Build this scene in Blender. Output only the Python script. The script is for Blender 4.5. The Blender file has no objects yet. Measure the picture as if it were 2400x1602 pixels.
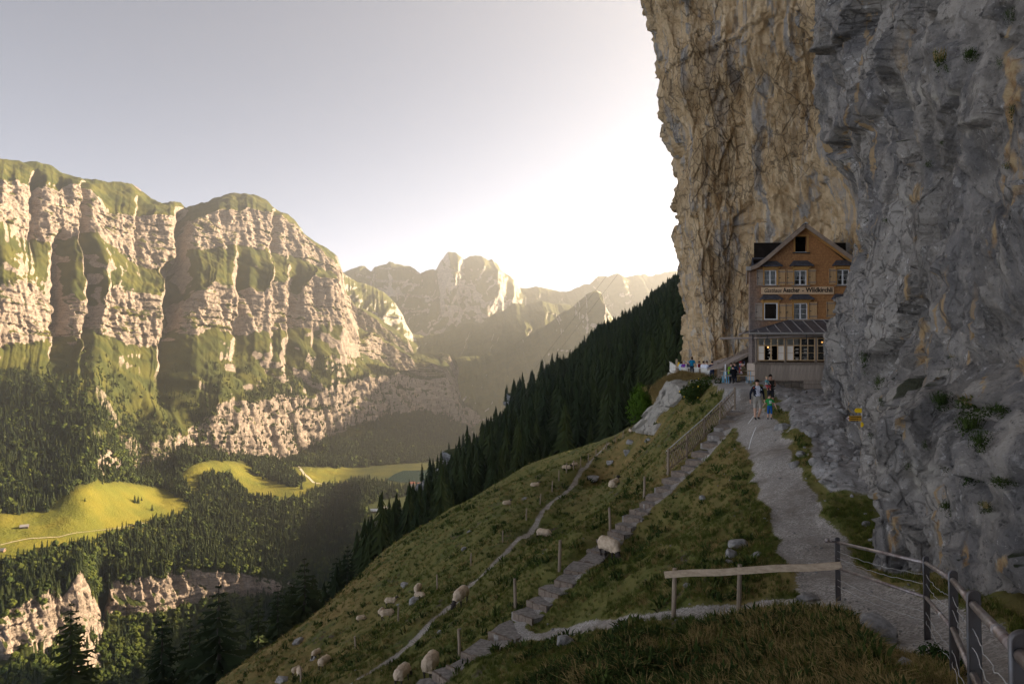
import bpy, bmesh, math, random
import numpy as np
from mathutils import Vector, Matrix, Quaternion

# ------------------------------------------------------------------ camera, sky, sun, exposure
scene = bpy.context.scene
COL = scene.collection
F, CX, HY = 1600.0, 1200.0, 840.0          # focal length and horizon, measured on the 2400 x 1602 photograph
cam_data = bpy.data.cameras.new("camera")
cam_data.sensor_width = 36.0
cam_data.lens = 36.0 * F / 2400.0
cam_data.shift_y = (HY - 801.0) / 2400.0
cam_data.clip_start = 0.1
cam_data.clip_end = 60000.0
cam = bpy.data.objects.new("camera", cam_data)
cam.rotation_euler = (math.radians(90), 0, 0)
COL.objects.link(cam)
scene.camera = cam

SUN_AZ, SUN_EL = math.radians(60.0), math.radians(17.0)
world = bpy.data.worlds.new("World")
scene.world = world
world.use_nodes = True
wn = world.node_tree.nodes
bg = wn["Background"]
sky = wn.new("ShaderNodeTexSky")
sky.sky_type = 'NISHITA'
sky.sun_disc = False
sky.sun_elevation = SUN_EL
sky.sun_rotation = SUN_AZ
sky.altitude = 4500.0
sky.air_density = 0.3
sky.dust_density = 5.0
sky.ozone_density = 0.5
hsv = wn.new("ShaderNodeHueSaturation")           # one even change over the whole sky: a little less blue
hsv.inputs["Saturation"].default_value = 0.4
world.node_tree.links.new(sky.outputs[0], hsv.inputs["Color"])
world.node_tree.links.new(hsv.outputs[0], bg.inputs[0])
bg.inputs[1].default_value = 0.05

SUN_DIR = Vector((math.sin(SUN_AZ) * math.cos(SUN_EL), math.cos(SUN_AZ) * math.cos(SUN_EL), math.sin(SUN_EL)))
sun_data = bpy.data.lights.new("sun", 'SUN')
sun_data.energy = 3.2
sun_data.angle = math.radians(0.6)
sun_data.color = (1.0, 0.80, 0.55)
sun = bpy.data.objects.new("sun", sun_data)
sun.rotation_euler = (-SUN_DIR).to_track_quat('-Z', 'Y').to_euler()
sun.location = (300, 100, 400)
COL.objects.link(sun)

scene.view_settings.view_transform = 'Standard'
scene.view_settings.look = 'None'
scene.view_settings.exposure = 3.25
scene.view_settings.gamma = 1.0
scene.view_settings.use_curve_mapping = False
scene.render.engine = 'CYCLES'
scene.cycles.max_bounces = 4
scene.cycles.diffuse_bounces = 3
scene.cycles.glossy_bounces = 2
scene.cycles.transmission_bounces = 3
scene.cycles.transparent_max_bounces = 6
scene.cycles.volume_bounces = 0
scene.cycles.sample_clamp_indirect = 4.0

# ------------------------------------------------------------------ helpers
RNG = np.random.default_rng(7)
random.seed(7)


def P(px, py, Y):
    """The point at depth Y that stands at pixel (px, py) of the 2400 x 1602 photograph."""
    return np.array([(px - CX) / F * Y, Y, (HY - py) / F * Y])


_perm = np.random.default_rng(3).permutation(512).astype(np.int64)
_perm = np.concatenate([_perm, _perm, _perm])
_grad = np.random.default_rng(5).normal(size=(512, 3))
_grad /= np.linalg.norm(_grad, axis=1)[:, None]


def _hash(ix, iy, iz):
    return _perm[(_perm[(_perm[ix & 511] + iy) & 511] + iz) & 511]


def noise(x, y=0.0, z=0.0):
    """Gradient noise, about -1 .. 1."""
    x, y, z = np.broadcast_arrays(np.asarray(x, float), np.asarray(y, float), np.asarray(z, float))
    ix, iy, iz = np.floor(x).astype(np.int64), np.floor(y).astype(np.int64), np.floor(z).astype(np.int64)
    fx, fy, fz = x - ix, y - iy, z - iz
    u, v, w = (f * f * f * (f * (f * 6 - 15) + 10) for f in (fx, fy, fz))

    def g(a, b, c):
        h = _grad[_hash(ix + a, iy + b, iz + c)]
        return h[..., 0] * (fx - a) + h[..., 1] * (fy - b) + h[..., 2] * (fz - c)

    def lerp(a, b, t):
        return a + t * (b - a)

    x00, x10 = lerp(g(0, 0, 0), g(1, 0, 0), u), lerp(g(0, 1, 0), g(1, 1, 0), u)
    x01, x11 = lerp(g(0, 0, 1), g(1, 0, 1), u), lerp(g(0, 1, 1), g(1, 1, 1), u)
    return 1.5 * lerp(lerp(x00, x10, v), lerp(x01, x11, v), w)


def fbm(x, y=0.0, z=0.0, o=4, gain=0.5):
    s, a = 0.0, 1.0
    x, y, z = np.asarray(x, float), np.asarray(y, float), np.asarray(z, float)
    for i in range(o):
        s = s + a * noise(x + 17.3 * i, y + 5.1 * i, z - 9.7 * i)
        x, y, z, a = x * 2.03, y * 2.03, z * 2.03, a * gain
    return s


def ridged(x, y=0.0, z=0.0, o=4, gain=0.5):
    s, a = 0.0, 1.0
    x, y, z = np.asarray(x, float), np.asarray(y, float), np.asarray(z, float)
    for i in range(o):
        s = s + a * (1.0 - 2.0 * np.abs(noise(x + 31.3 * i, y + 7.7 * i, z + 3.9 * i)))
        x, y, z, a = x * 2.07, y * 2.07, z * 2.07, a * gain
    return s


def worley(x, y, z):
    """(distance to the nearest cell point, to the second, a random value of the nearest cell)."""
    x, y, z = np.broadcast_arrays(np.asarray(x, float), np.asarray(y, float), np.asarray(z, float))
    ix, iy, iz = np.floor(x).astype(np.int64), np.floor(y).astype(np.int64), np.floor(z).astype(np.int64)
    f1 = np.full(x.shape, 9.0)
    f2 = np.full(x.shape, 9.0)
    val = np.zeros(x.shape)
    jit = np.random.default_rng(11).random((512, 4))
    for a in (-1, 0, 1):
        for b in (-1, 0, 1):
            for c in (-1, 0, 1):
                h = _hash(ix + a, iy + b, iz + c)
                j = jit[h]
                d = np.sqrt((ix + a + j[..., 0] - x) ** 2 + (iy + b + j[..., 1] - y) ** 2 + (iz + c + j[..., 2] - z) ** 2)
                near = d < f1
                f2 = np.where(near, f1, np.minimum(f2, d))
                val = np.where(near, j[..., 3], val)
                f1 = np.where(near, d, f1)
    return f1, f2, val


def facets(u, v, tilt=1.0, seed=0):
    """Broken, flat-faced relief on a plane: each cell has its own height and slope. About -1 .. 1; also the distance to the cell's rim."""
    u, v = np.broadcast_arrays(np.asarray(u, float), np.asarray(v, float))
    iu, iv = np.floor(u).astype(np.int64), np.floor(v).astype(np.int64)
    jit = np.random.default_rng(100 + seed).random((512, 5))
    f1 = np.full(u.shape, 9.0)
    f2 = np.full(u.shape, 9.0)
    out = np.zeros(u.shape)
    for a in (-1, 0, 1):
        for b in (-1, 0, 1):
            j = jit[_hash(iu + a, iv + b, np.full(iu.shape, seed + 3))]
            ou, ov = u - (iu + a + j[..., 0]), v - (iv + b + j[..., 1])
            d = ou * ou + ov * ov
            near = d < f1
            f2 = np.where(near, f1, np.minimum(f2, d))
            out = np.where(near, (j[..., 2] - 0.5) * 1.2 + tilt * (ou * (j[..., 3] - 0.5) + ov * (j[..., 4] - 0.5)) * 1.6, out)
            f1 = np.where(near, d, f1)
    return out, np.sqrt(f2) - np.sqrt(f1)


def sstep(a, b, x):
    t = np.clip((np.asarray(x, float) - a) / (b - a), 0, 1)
    return t * t * (3 - 2 * t)


def pl(pts):
    """A polyline as a function of its first coordinate."""
    xs, ys = [p[0] for p in pts], [p[1] for p in pts]
    return lambda x: np.interp(x, xs, ys)


def tag(o, label=None, cat=None, group=None, kind=None):
    for k, v in (("label", label), ("category", cat), ("group", group), ("kind", kind)):
        if v:
            o[k] = v
    return o


def link(name, me, mat=None, parent=None, loc=None):
    o = bpy.data.objects.new(name, me)
    COL.objects.link(o)
    if mat is not None and me is not None and not me.materials:
        me.materials.append(mat)
    if parent is not None:
        o.parent = parent
    if loc is not None:
        o.location = loc
    return o


def empty(name, loc=(0, 0, 0), rz=0.0):
    o = bpy.data.objects.new(name, None)
    o.location = loc
    o.rotation_euler = (0, 0, rz)
    o.empty_display_size = 0.2
    COL.objects.link(o)
    return o


def mesh_from(name, verts, faces, smooth=True, attrs=None):
    """A mesh from an (n,3) array and an (m,3) or (m,4) array of faces or a list of faces."""
    me = bpy.data.meshes.new(name)
    verts = np.asarray(verts, np.float32)
    if isinstance(faces, np.ndarray):
        n, k = faces.shape
        me.vertices.add(len(verts))
        me.vertices.foreach_set("co", verts.ravel())
        me.loops.add(n * k)
        me.loops.foreach_set("vertex_index", faces.astype(np.int32).ravel())
        me.polygons.add(n)
        me.polygons.foreach_set("loop_start", np.arange(0, n * k, k, dtype=np.int32))
        me.polygons.foreach_set("loop_total", np.full(n, k, np.int32))
        me.update(calc_edges=True)
        me.validate()
    else:
        me.from_pydata([tuple(v) for v in verts], [], faces)
        me.update()
    if smooth:
        me.polygons.foreach_set("use_smooth", np.ones(len(me.polygons), bool))
    for k, v in (attrs or {}).items():
        a = me.attributes.new(k, 'FLOAT', 'POINT')
        a.data.foreach_set("value", np.asarray(v, np.float32).ravel())
    return me


def grid_faces(nr, nc, flip=False):
    i = np.arange(nr - 1)[:, None] * nc + np.arange(nc - 1)[None, :]
    i = i.ravel()
    f = np.stack([i, i + 1, i + nc + 1, i + nc], axis=1)
    return f[:, ::-1] if flip else f


def grid_normals(V):
    du = np.gradient(V, axis=1)
    dv = np.gradient(V, axis=0)
    n = np.cross(du, dv)
    n /= np.linalg.norm(n, axis=-1)[..., None] + 1e-9
    return n


# ---- materials
class NT:
    """A small node-tree builder."""

    def __init__(self, name, rough=0.9, spec=0.2):
        self.m = bpy.data.materials.new(name)
        self.m.use_nodes = True
        self.t = self.m.node_tree
        self.b = self.t.nodes["Principled BSDF"]
        self.b.inputs["Roughness"].default_value = rough
        self.b.inputs["Specular IOR Level"].default_value = spec
        self._co = None

    def n(self, kind, **kw):
        nd = self.t.nodes.new(kind)
        for k, v in kw.items():
            setattr(nd, k, v)
        return nd

    def put(self, sock, v):
        if v is None:
            return
        if hasattr(v, "is_output"):
            self.t.links.new(v, sock)
        elif isinstance(v, (tuple, list)) and len(v) == 3 and sock.type == 'RGBA':
            sock.default_value = (*v, 1.0)
        else:
            sock.default_value = v

    def co(self, scale=(1, 1, 1), rot=(0, 0, 0), which="Object"):
        tc = self.n("ShaderNodeTexCoord")
        mp = self.n("ShaderNodeMapping")
        mp.inputs["Scale"].default_value = scale
        mp.inputs["Rotation"].default_value = rot
        self.t.links.new(tc.outputs[which], mp.inputs[0])
        return mp.outputs[0]

    def noise(self, co, scale, detail=4.0, rough=0.55, dist=0.0):
        nd = self.n("ShaderNodeTexNoise")
        self.put(nd.inputs["Vector"], co)
        nd.inputs["Scale"].default_value = scale
        nd.inputs["Detail"].default_value = detail
        nd.inputs["Roughness"].default_value = rough
        nd.inputs["Distortion"].default_value = dist
        return nd.outputs["Fac"]

    def voronoi(self, co, scale, feature='F1', out="Distance"):
        nd = self.n("ShaderNodeTexVoronoi", feature=feature)
        self.put(nd.inputs["Vector"], co)
        nd.inputs["Scale"].default_value = scale
        return nd.outputs[out]

    def ramp(self, fac, a, b, va=0.0, vb=1.0):
        nd = self.n("ShaderNodeMapRange", interpolation_type='SMOOTHSTEP')
        self.put(nd.inputs[0], fac)
        nd.inputs[1].default_value, nd.inputs[2].default_value = a, b
        nd.inputs[3].default_value, nd.inputs[4].default_value = va, vb
        return nd.outputs[0]

    def math(self, op, a, b=None):
        nd = self.n("ShaderNodeMath", operation=op)
        self.put(nd.inputs[0], a)
        self.put(nd.inputs[1], b)
        return nd.outputs[0]

    def mix(self, fac, a, b, mode='MIX'):
        nd = self.n("ShaderNodeMix", data_type='RGBA', blend_type=mode)
        self.put(nd.inputs[0], fac)
        self.put(nd.inputs[6], a)
        self.put(nd.inputs[7], b)
        return nd.outputs[2]

    def attr(self, name, out="Fac"):
        return self.n("ShaderNodeAttribute", attribute_name=name).outputs[out]

    def sep(self, v):
        nd = self.n("ShaderNodeSeparateXYZ")
        self.put(nd.inputs[0], v)
        return nd.outputs

    def rand(self):
        return self.n("ShaderNodeObjectInfo").outputs["Random"]

    def bump(self, h, strength=0.5, dist=0.05, prev=None):
        nd = self.n("ShaderNodeBump")
        nd.inputs["Strength"].default_value = strength
        nd.inputs["Distance"].default_value = dist
        self.put(nd.inputs["Height"], h)
        if prev is not None:
            self.put(nd.inputs["Normal"], prev)
        return nd.outputs[0]

    def done(self, color=None, normal=None, rough=None, **kw):
        self.put(self.b.inputs["Base Color"], color)
        self.put(self.b.inputs["Normal"], normal)
        self.put(self.b.inputs["Roughness"], rough)
        for k, v in kw.items():
            self.put(self.b.inputs[k], v)
        return self.m


def grain(name, a, b, scale=8.0, stretch=(1, 1, 1), rough=0.85, spec=0.2, bump=0.3, dist=0.01, metallic=0.0, vary=0.0):
    """Two-tone material with grain along an axis, for wood, metal, cloth, wool."""
    t = NT(name, rough, spec)
    co = t.co(stretch)
    f = t.ramp(t.noise(co, scale, 6.0, 0.65), 0.3, 0.7)
    c = t.mix(f, a, b)
    if vary:
        c = t.mix(t.ramp(t.rand(), 0, 1, 0.0, vary), c, (a[0] * 0.45, a[1] * 0.45, a[2] * 0.45))
    nm = t.bump(t.noise(co, scale * 2.5, 5.0), bump, dist) if bump else None
    t.b.inputs["Metallic"].default_value = metallic
    return t.done(c, nm)


# ---- mesh builder for made things
class MB:
    def __init__(self):
        self.v, self.f = [], []

    def add(self, vs, fs):
        k = len(self.v)
        self.v += [tuple(map(float, v)) for v in vs]
        self.f += [tuple(k + i for i in f) for f in fs]
        return self

    def box(self, c, s, rz=0.0, rx=0.0, ry=0.0, taper=1.0):
        m = Matrix.Rotation(rz, 3, 'Z') @ Matrix.Rotation(ry, 3, 'Y') @ Matrix.Rotation(rx, 3, 'X')
        vs = []
        for z in (-0.5, 0.5):
            k = taper if z > 0 else 1.0
            for x, y in ((-0.5, -0.5), (0.5, -0.5), (0.5, 0.5), (-0.5, 0.5)):
                vs.append(Vector(c) + m @ Vector((x * s[0] * k, y * s[1] * k, z * s[2])))
        return self.add(vs, [(3, 2, 1, 0), (4, 5, 6, 7), (0, 1, 5, 4), (1, 2, 6, 5), (2, 3, 7, 6), (3, 0, 4, 7)])

    def beam(self, a, b, w, h, up=(0, 0, 1)):
        """A rectangular bar from a to b, w wide and h tall (along up)."""
        a, b = Vector(a), Vector(b)
        d = (b - a).normalized()
        s = d.cross(Vector(up))
        s = s.normalized() if s.length > 1e-5 else Vector((1, 0, 0))
        u = s.cross(d).normalized()
        vs = [p + s * x * w + u * y * h for p in (a, b) for x, y in ((-.5, -.5), (.5, -.5), (.5, .5), (-.5, .5))]
        return self.add(vs, [(0, 1, 2, 3), (7, 6, 5, 4), (0, 4, 5, 1), (1, 5, 6, 2), (2, 6, 7, 3), (3, 7, 4, 0)])

    def tube(self, pts, r, n=8, cap=True):
        pts = [Vector(p) for p in pts]
        rs = r if isinstance(r, (list, tuple)) else [r] * len(pts)
        k = len(self.v)
        prev = None
        vs, fs = [], []
        for i, p in enumerate(pts):
            d = (pts[min(i + 1, len(pts) - 1)] - pts[max(i - 1, 0)])
            d = d.normalized() if d.length > 1e-7 else Vector((0, 0, 1))
            if prev is None:
                s = d.cross(Vector((0, 0, 1)))
                if s.length < 1e-3:
                    s = Vector((1, 0, 0))
            else:
                s = prev - d * prev.dot(d)
            s.normalize()
            prev = s
            u = d.cross(s)
            for j in range(n):
                a = 2 * math.pi * j / n
                vs.append(p + (s * math.cos(a) + u * math.sin(a)) * rs[i])
        for i in range(len(pts) - 1):
            for j in range(n):
                a, b = i * n + j, i * n + (j + 1) % n
                fs.append((a, b, b + n, a + n))
        if cap:
            fs.append(tuple(range(n))[::-1])
            fs.append(tuple((len(pts) - 1) * n + j for j in range(n)))
        return self.add(vs, fs)

    def poly_prism(self, pts, d):
        """A closed polygon of 3-D points pushed along the vector d."""
        n = len(pts)
        d = Vector(d)
        vs = [Vector(p) for p in pts] + [Vector(p) + d for p in pts]
        return self.add(vs, [tuple(range(n))[::-1], tuple(range(n, 2 * n))] + [(i, (i + 1) % n, (i + 1) % n + n, i + n) for i in range(n)])

    def ball(self, c, r, n=8, m=6, sx=1, sy=1, sz=1):
        vs, fs = [], []
        for i in range(m + 1):
            t = math.pi * i / m
            for j in range(n):
                a = 2 * math.pi * j / n
                vs.append((c[0] + r * sx * math.sin(t) * math.cos(a), c[1] + r * sy * math.sin(t) * math.sin(a), c[2] + r * sz * math.cos(t)))
        for i in range(m):
            for j in range(n):
                a, b = i * n + j, i * n + (j + 1) % n
                fs.append((a, a + n, b + n, b))
        return self.add(vs, fs)

    def mesh(self, name, smooth=False):
        me = bpy.data.meshes.new(name)
        me.from_pydata(self.v, [], self.f)
        me.update()
        if smooth:
            me.polygons.foreach_set("use_smooth", np.ones(len(me.polygons), bool))
        return me

    def obj(self, name, mat, parent=None, smooth=False, loc=None):
        return link(name, self.mesh(name, smooth), mat, parent, loc)


def copy_tree(o, parent=None):
    c = o.copy()
    COL.objects.link(c)
    c.parent = parent
    for ch in list(o.children):
        copy_tree(ch, c)
    return c


def instancer(name, pts, scales, meshes_objs, seed=0, rots=None, tilt=None, mat=None):
    """ONE object that carries instances of a few source meshes on its points (for stuff only)."""
    me = bpy.data.meshes.new(name)
    n = len(pts)
    me.vertices.add(n)
    me.vertices.foreach_set("co", np.asarray(pts, np.float32).ravel())
    r = np.random.default_rng(seed)
    a = me.attributes.new("s", 'FLOAT_VECTOR', 'POINT')
    sc = np.asarray(scales, np.float32)
    if sc.ndim == 1:
        sc = np.repeat(sc[:, None], 3, 1)
    a.data.foreach_set("vector", sc.ravel())
    a = me.attributes.new("r", 'FLOAT_VECTOR', 'POINT')
    rot = np.zeros((n, 3), np.float32)
    rot[:, 2] = r.random(n) * 6.283 if rots is None else rots
    if tilt is not None:
        rot[:, 0] = r.normal(size=n) * tilt
        rot[:, 1] = r.normal(size=n) * tilt
    a.data.foreach_set("vector", rot.ravel())
    a = me.attributes.new("k", 'INT', 'POINT')
    a.data.foreach_set("value", r.integers(0, len(meshes_objs), n).astype(np.int32))
    o = bpy.data.objects.new(name, me)
    COL.objects.link(o)
    ng = bpy.data.node_groups.new(name, 'GeometryNodeTree')
    ng.interface.new_socket("Geometry", in_out='INPUT', socket_type='NodeSocketGeometry')
    ng.interface.new_socket("Geometry", in_out='OUTPUT', socket_type='NodeSocketGeometry')
    gi, go = ng.nodes.new("NodeGroupInput"), ng.nodes.new("NodeGroupOutput")
    ip = ng.nodes.new("GeometryNodeInstanceOnPoints")
    L = ng.links.new
    g2i = ng.nodes.new("GeometryNodeGeometryToInstance")
    for so in reversed(meshes_objs):
        so_n = ng.nodes.new("GeometryNodeObjectInfo")
        so_n.inputs["Object"].default_value = so
        so_n.transform_space = 'ORIGINAL'
        L(so_n.outputs["Geometry"], g2i.inputs[0])
    at = {}
    for nm, ty in (("s", 'FLOAT_VECTOR'), ("r", 'FLOAT_VECTOR'), ("k", 'INT')):
        nd = ng.nodes.new("GeometryNodeInputNamedAttribute")
        nd.data_type = ty
        nd.inputs["Name"].default_value = nm
        at[nm] = [x for x in nd.outputs if x.enabled and x.name == "Attribute"][0]
    L(gi.outputs[0], ip.inputs["Points"])
    L(g2i.outputs[0], ip.inputs["Instance"])
    ip.inputs["Pick Instance"].default_value = True
    L(at["k"], ip.inputs["Instance Index"])
    e2r = ng.nodes.new("FunctionNodeEulerToRotation")
    L(at["r"], e2r.inputs[0])
    L(e2r.outputs[0], ip.inputs["Rotation"])
    L(at["s"], ip.inputs["Scale"])
    L(ip.outputs[0], go.inputs[0])
    md = o.modifiers.new("scatter", 'NODES')
    md.node_group = ng
    return o

# ------------------------------------------------------------------ the valley: mountains, floor, lake
def conv(ox, oy, k):
    return lambda *p: [(ox + x / k, oy + y / k) for x, y in p]


z1, z2, z3, z4 = conv(0, 300, 2.936), conv(0, 800, 2.936), conv(0, 1068, 2.936), conv(700, 500, 2.349)


def rock_grass_material(name, rock_a, rock_b, grass_a, grass_b, strata=0.05, fine=0.3):
    t = NT(name, 0.95, 0.1)
    co = t.co()
    flat = t.co((1, 1, 6))
    n1 = t.noise(flat, strata, 6.0, 0.6)
    n2 = t.noise(co, 0.016, 6.0, 0.6)
    n3 = t.noise(co, fine, 5.0, 0.65)
    rock = t.mix(t.ramp(n1, 0.35, 0.65), rock_a, rock_b)
    rock = t.mix(t.ramp(n3, 0.56, 0.72, 0, 0.7), rock, tuple(x * 0.35 for x in rock_a))
    lay = t.noise(t.co((1, 1, 9)), strata * 0.9, 5.0, 0.7)
    rock = t.mix(t.ramp(lay, 0.54, 0.66, 0, 0.6), rock, tuple(x * 0.32 for x in rock_a))
    def lines(co_, sc, w):
        nd = t.noise(co_, sc, 5.0, 0.6)
        return t.ramp(t.math('ABSOLUTE', t.math('SUBTRACT', nd, 0.5)), 0.0, w, 1.0, 0.0)
    bed = t.math('MULTIPLY', lines(t.co((1, 1, 8)), strata * 0.22, 0.022), t.ramp(n3, 0.3, 0.55))
    bed2 = t.math('MULTIPLY', lines(t.co((1, 1, 10)), strata * 0.5, 0.02), 0.7)
    crk = t.math('MULTIPLY', lines(t.co((1, 1, 0.16)), strata * 0.55, 0.022), 0.75)
    ln = t.math('MAXIMUM', bed, t.math('MAXIMUM', bed2, crk))
    rock = t.mix(t.math('MULTIPLY', ln, 0.85), rock, tuple(x * 0.20 for x in rock_a))
    grass = t.mix(t.ramp(n2, 0.38, 0.62), grass_a, grass_b)
    grass = t.mix(t.ramp(n3, 0.5, 0.8, 0, 0.6), grass, tuple(x * 0.5 for x in grass_a))
    mead = t.mix(t.ramp(n2, 0.35, 0.65), (0.150, 0.130, 0.018), (0.105, 0.107, 0.016))
    mead = t.mix(t.ramp(n3, 0.55, 0.8, 0, 0.45), mead, (0.07, 0.065, 0.016))
    grass = t.mix(t.attr("meadow"), grass, mead)
    scrub = t.mix(t.ramp(n3, 0.35, 0.65), (0.024, 0.032, 0.009), (0.048, 0.055, 0.013))
    grass = t.mix(t.attr("scrub"), grass, scrub)
    edge = t.math('ADD', t.attr("rock"), t.math('MULTIPLY', t.math('SUBTRACT', n3, 0.5), 0.9))
    c = t.mix(t.ramp(edge, 0.42, 0.58), grass, rock)
    nm = t.bump(t.math('SUBTRACT', t.math('ADD', t.noise(flat, strata * 3, 6.0, 0.65), n3), t.math('MULTIPLY', ln, t.attr('rock'))), 0.6, 0.16 / strata)
    return t.done(c, nm)


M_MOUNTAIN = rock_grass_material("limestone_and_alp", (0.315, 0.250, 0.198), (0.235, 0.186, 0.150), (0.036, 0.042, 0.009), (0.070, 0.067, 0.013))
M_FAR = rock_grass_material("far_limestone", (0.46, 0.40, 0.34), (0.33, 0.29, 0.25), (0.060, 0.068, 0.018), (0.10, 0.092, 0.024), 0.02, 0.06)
M_SLOPE = rock_grass_material("forest_floor", (0.30, 0.29, 0.28), (0.20, 0.20, 0.20), (0.035, 0.045, 0.012), (0.050, 0.056, 0.014), 0.08, 0.5)


def sheet(px, levels, rows, jitter=None):
    """Rows of ground between feature lines. levels: [(py(px), depth(px))...] from top to bottom; rows: how many rows
    between each two. Returns the (nr, nc, 3) points and the row's level value."""
    ks, lv = [], []
    for i, n in enumerate(rows):
        lv += list(i + np.arange(n) / n)
    lv.append(len(rows))
    lv = np.array(lv)
    PYS = np.array([l[0](px) for l in levels])
    YS = np.array([l[1](px) for l in levels])
    if jitter is not None:
        for i in range(len(levels)):
            a = jitter[i] if isinstance(jitter, (list, tuple)) else jitter
            if a:
                PYS[i] = PYS[i] + a * fbm(px / 28.0, i * 7.3, 1.5, 4, 0.6)
    PYS = np.maximum.accumulate(PYS + np.arange(len(levels))[:, None] * 0.0, axis=0)
    i0 = np.minimum(lv.astype(int), len(rows) - 1)
    fr = (lv - i0)[:, None]
    py = PYS[i0] * (1 - fr) + PYS[i0 + 1] * fr
    yy = YS[i0] * (1 - fr) + YS[i0 + 1] * fr
    X = (px[None, :] - CX) / F * yy
    Z = (HY - py) / F * yy
    return np.stack([X, yy, Z], -1), np.repeat(lv[:, None], len(px), 1), py


def blur(a, n, axis):
    for _ in range(n):
        b = np.concatenate([np.take(a, [0], axis), a, np.take(a, [-1], axis)], axis)
        sl = lambda s, e: b[s:e] if axis == 0 else b[:, s:e]
        m = a.shape[axis]
        a = 0.25 * sl(0, m) + 0.5 * sl(1, m + 1) + 0.25 * sl(2, m + 2)
    return a


# -- the long limestone mountain across the valley, its foot, the meadows and the gorge
def build_mountain():
    px = np.concatenate([np.linspace(-1000, -150, 90)[:-1], np.linspace(-150, 1150, 640)])
    S = pl([(-150, 345)] + z1((0, 205), (130, 235), (270, 240), (350, 265), (500, 340), (640, 355), (760, 370), (840, 390), (910, 380), (960, 410), (1010, 460),
           (1085, 505), (1110, 510), (1200, 503), (1240, 520), (1270, 548), (1400, 515), (1530, 460), (1620, 448), (1700, 450), (1790, 475), (1850, 515), (1900, 560),
           (1980, 590), (2040, 650), (2090, 720), (2200, 810), (2270, 840), (2320, 880)) + z4((235, 310), (255, 420), (290, 480), (330, 520), (400, 540), (470, 600), (600, 680), (640, 770), (830, 768), (870, 790), (910, 900), (960, 985), (1060, 1090)))
    UCT = pl([(-150, 400)] + z1((0, 355), (60, 385), (130, 375), (240, 440), (320, 385), (400, 430), (500, 380), (580, 385), (640, 440), (700, 530), (790, 590), (950, 600),
             (1080, 590), (1200, 620), (1270, 700), (1300, 760), (1340, 640), (1430, 590), (1500, 570), (1560, 555), (1680, 560), (1800, 560), (1950, 600), (2040, 665), (2200, 830)) + z4((235, 325), (255, 450), (400, 570), (600, 710), (830, 790), (910, 920), (1060, 1100)))
    UCB = pl([(-150, 480)] + z1((0, 600), (130, 740), (200, 770), (430, 755), (520, 740), (600, 650), (700, 720), (790, 800), (870, 890), (1000, 975), (1180, 945), (1290, 1000), (1330, 810),
             (1400, 840), (1640, 795), (1800, 830), (1980, 880), (2020, 850), (2150, 930), (2300, 1000)) + z4((240, 470), (330, 620), (600, 760), (830, 830), (910, 960), (1060, 1110)))
    MCT = pl([(-150, 660)] + z1((0, 1070), (120, 1040), (250, 1090), (370, 1160), (430, 1350), (480, 1180), (510, 1150), (600, 1230), (640, 1260), (700, 1170), (830, 1085), (900, 1110), (1060, 1150), (1120, 1170),
             (1190, 1340), (1230, 1400), (1280, 1250), (1350, 1120), (1480, 1055), (1580, 1080), (1640, 1150), (1720, 1100), (1800, 1130), (1860, 1070), (2000, 1065), (2050, 1150), (2090, 1080), (2180, 1010), (2349, 1060))
             + z4((330, 700), (420, 650), (640, 810), (830, 850), (910, 1000), (1060, 1120)))
    MCB = pl([(-150, 800)] + z1((0, 1480), (300, 1470), (420, 1450), (520, 1480), (640, 1400), (780, 1430), (900, 1500), (1190, 1480), (1240, 1430), (1440, 1380), (1680, 1420), (1760, 1390), (2100, 1370),
             (2349, 1345)) + z4((330, 760), (640, 900), (830, 920), (910, 1050), (1060, 1140)))
    LCT = pl([(-150, 960), (0, 960), (130, 925), (230, 900), (330, 1040), (400, 1035), (470, 1010), (520, 950), (570, 945), (640, 935), (720, 935), (780, 915), (840, 890), (930, 880), (1000, 860), (1050, 850), (1080, 930), (1150, 1010)])
    LCB = pl([(-150, 985), (0, 975), (130, 945), (230, 920), (320, 1110), (400, 1090), (470, 1040), (520, 1070), (580, 1075), (650, 1075), (700, 1060), (760, 1035), (850, 990), (950, 965), (1050, 965), (1080, 985), (1150, 1040)])
    FT = pl([(-150, 1210), (0, 1200), (110, 1190), (160, 1150), (200, 1130), (290, 1130), (400, 1150), (430, 1090), (520, 1075), (560, 1085), (640, 1105), (700, 1090), (760, 1100), (850, 1085), (950, 1084), (1080, 1076), (1150, 1076)])
    MB_ = pl([(-150, 1305), (0, 1300), (100, 1290), (200, 1268), (300, 1240), (430, 1190), (520, 1178), (600, 1176), (690, 1168), (740, 1140), (790, 1112), (900, 1115), (1150, 1115)])
    RT = pl([(-150, 1470), (0, 1450), (60, 1415), (120, 1385), (150, 1400), (190, 1350), (215, 1390), (240, 1460), (260, 1380), (330, 1350), (400, 1345), (500, 1330), (600, 1345), (700, 1360), (850, 1310), (1000, 1290), (1150, 1290)])
    RB = pl([(-150, 1600), (0, 1570), (60, 1520), (130, 1500), (215, 1460), (260, 1455), (350, 1448), (450, 1425), (600, 1405), (700, 1395), (850, 1330), (1000, 1305), (1150, 1305)])
    GB = pl([(-150, 1900), (0, 1900), (400, 1800), (700, 1640), (1150, 1500)])
    FLOOR = 322.0
    dY = lambda *p: pl(p)
    LC_t = dY((-150, 1290), (0, 1340), (200, 1460), (400, 1640), (800, 2330), (1000, 2600), (1150, 2700))
    LC_b = lambda x: LC_t(x) - np.interp(x, [0, 480, 540, 800, 1150], [12, 25, 55, 60, 40])
    yF = dY((-150, 1080), (0, 1120), (200, 1240), (430, 1570), (600, 1780), (760, 1900), (850, 2080), (950, 2110), (1150, 2170))
    yM = lambda x: np.interp(x, [-150, 0, 300, 600], [280, 285, 302, FLOOR]) * F / (MB_(x) - HY)
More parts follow.
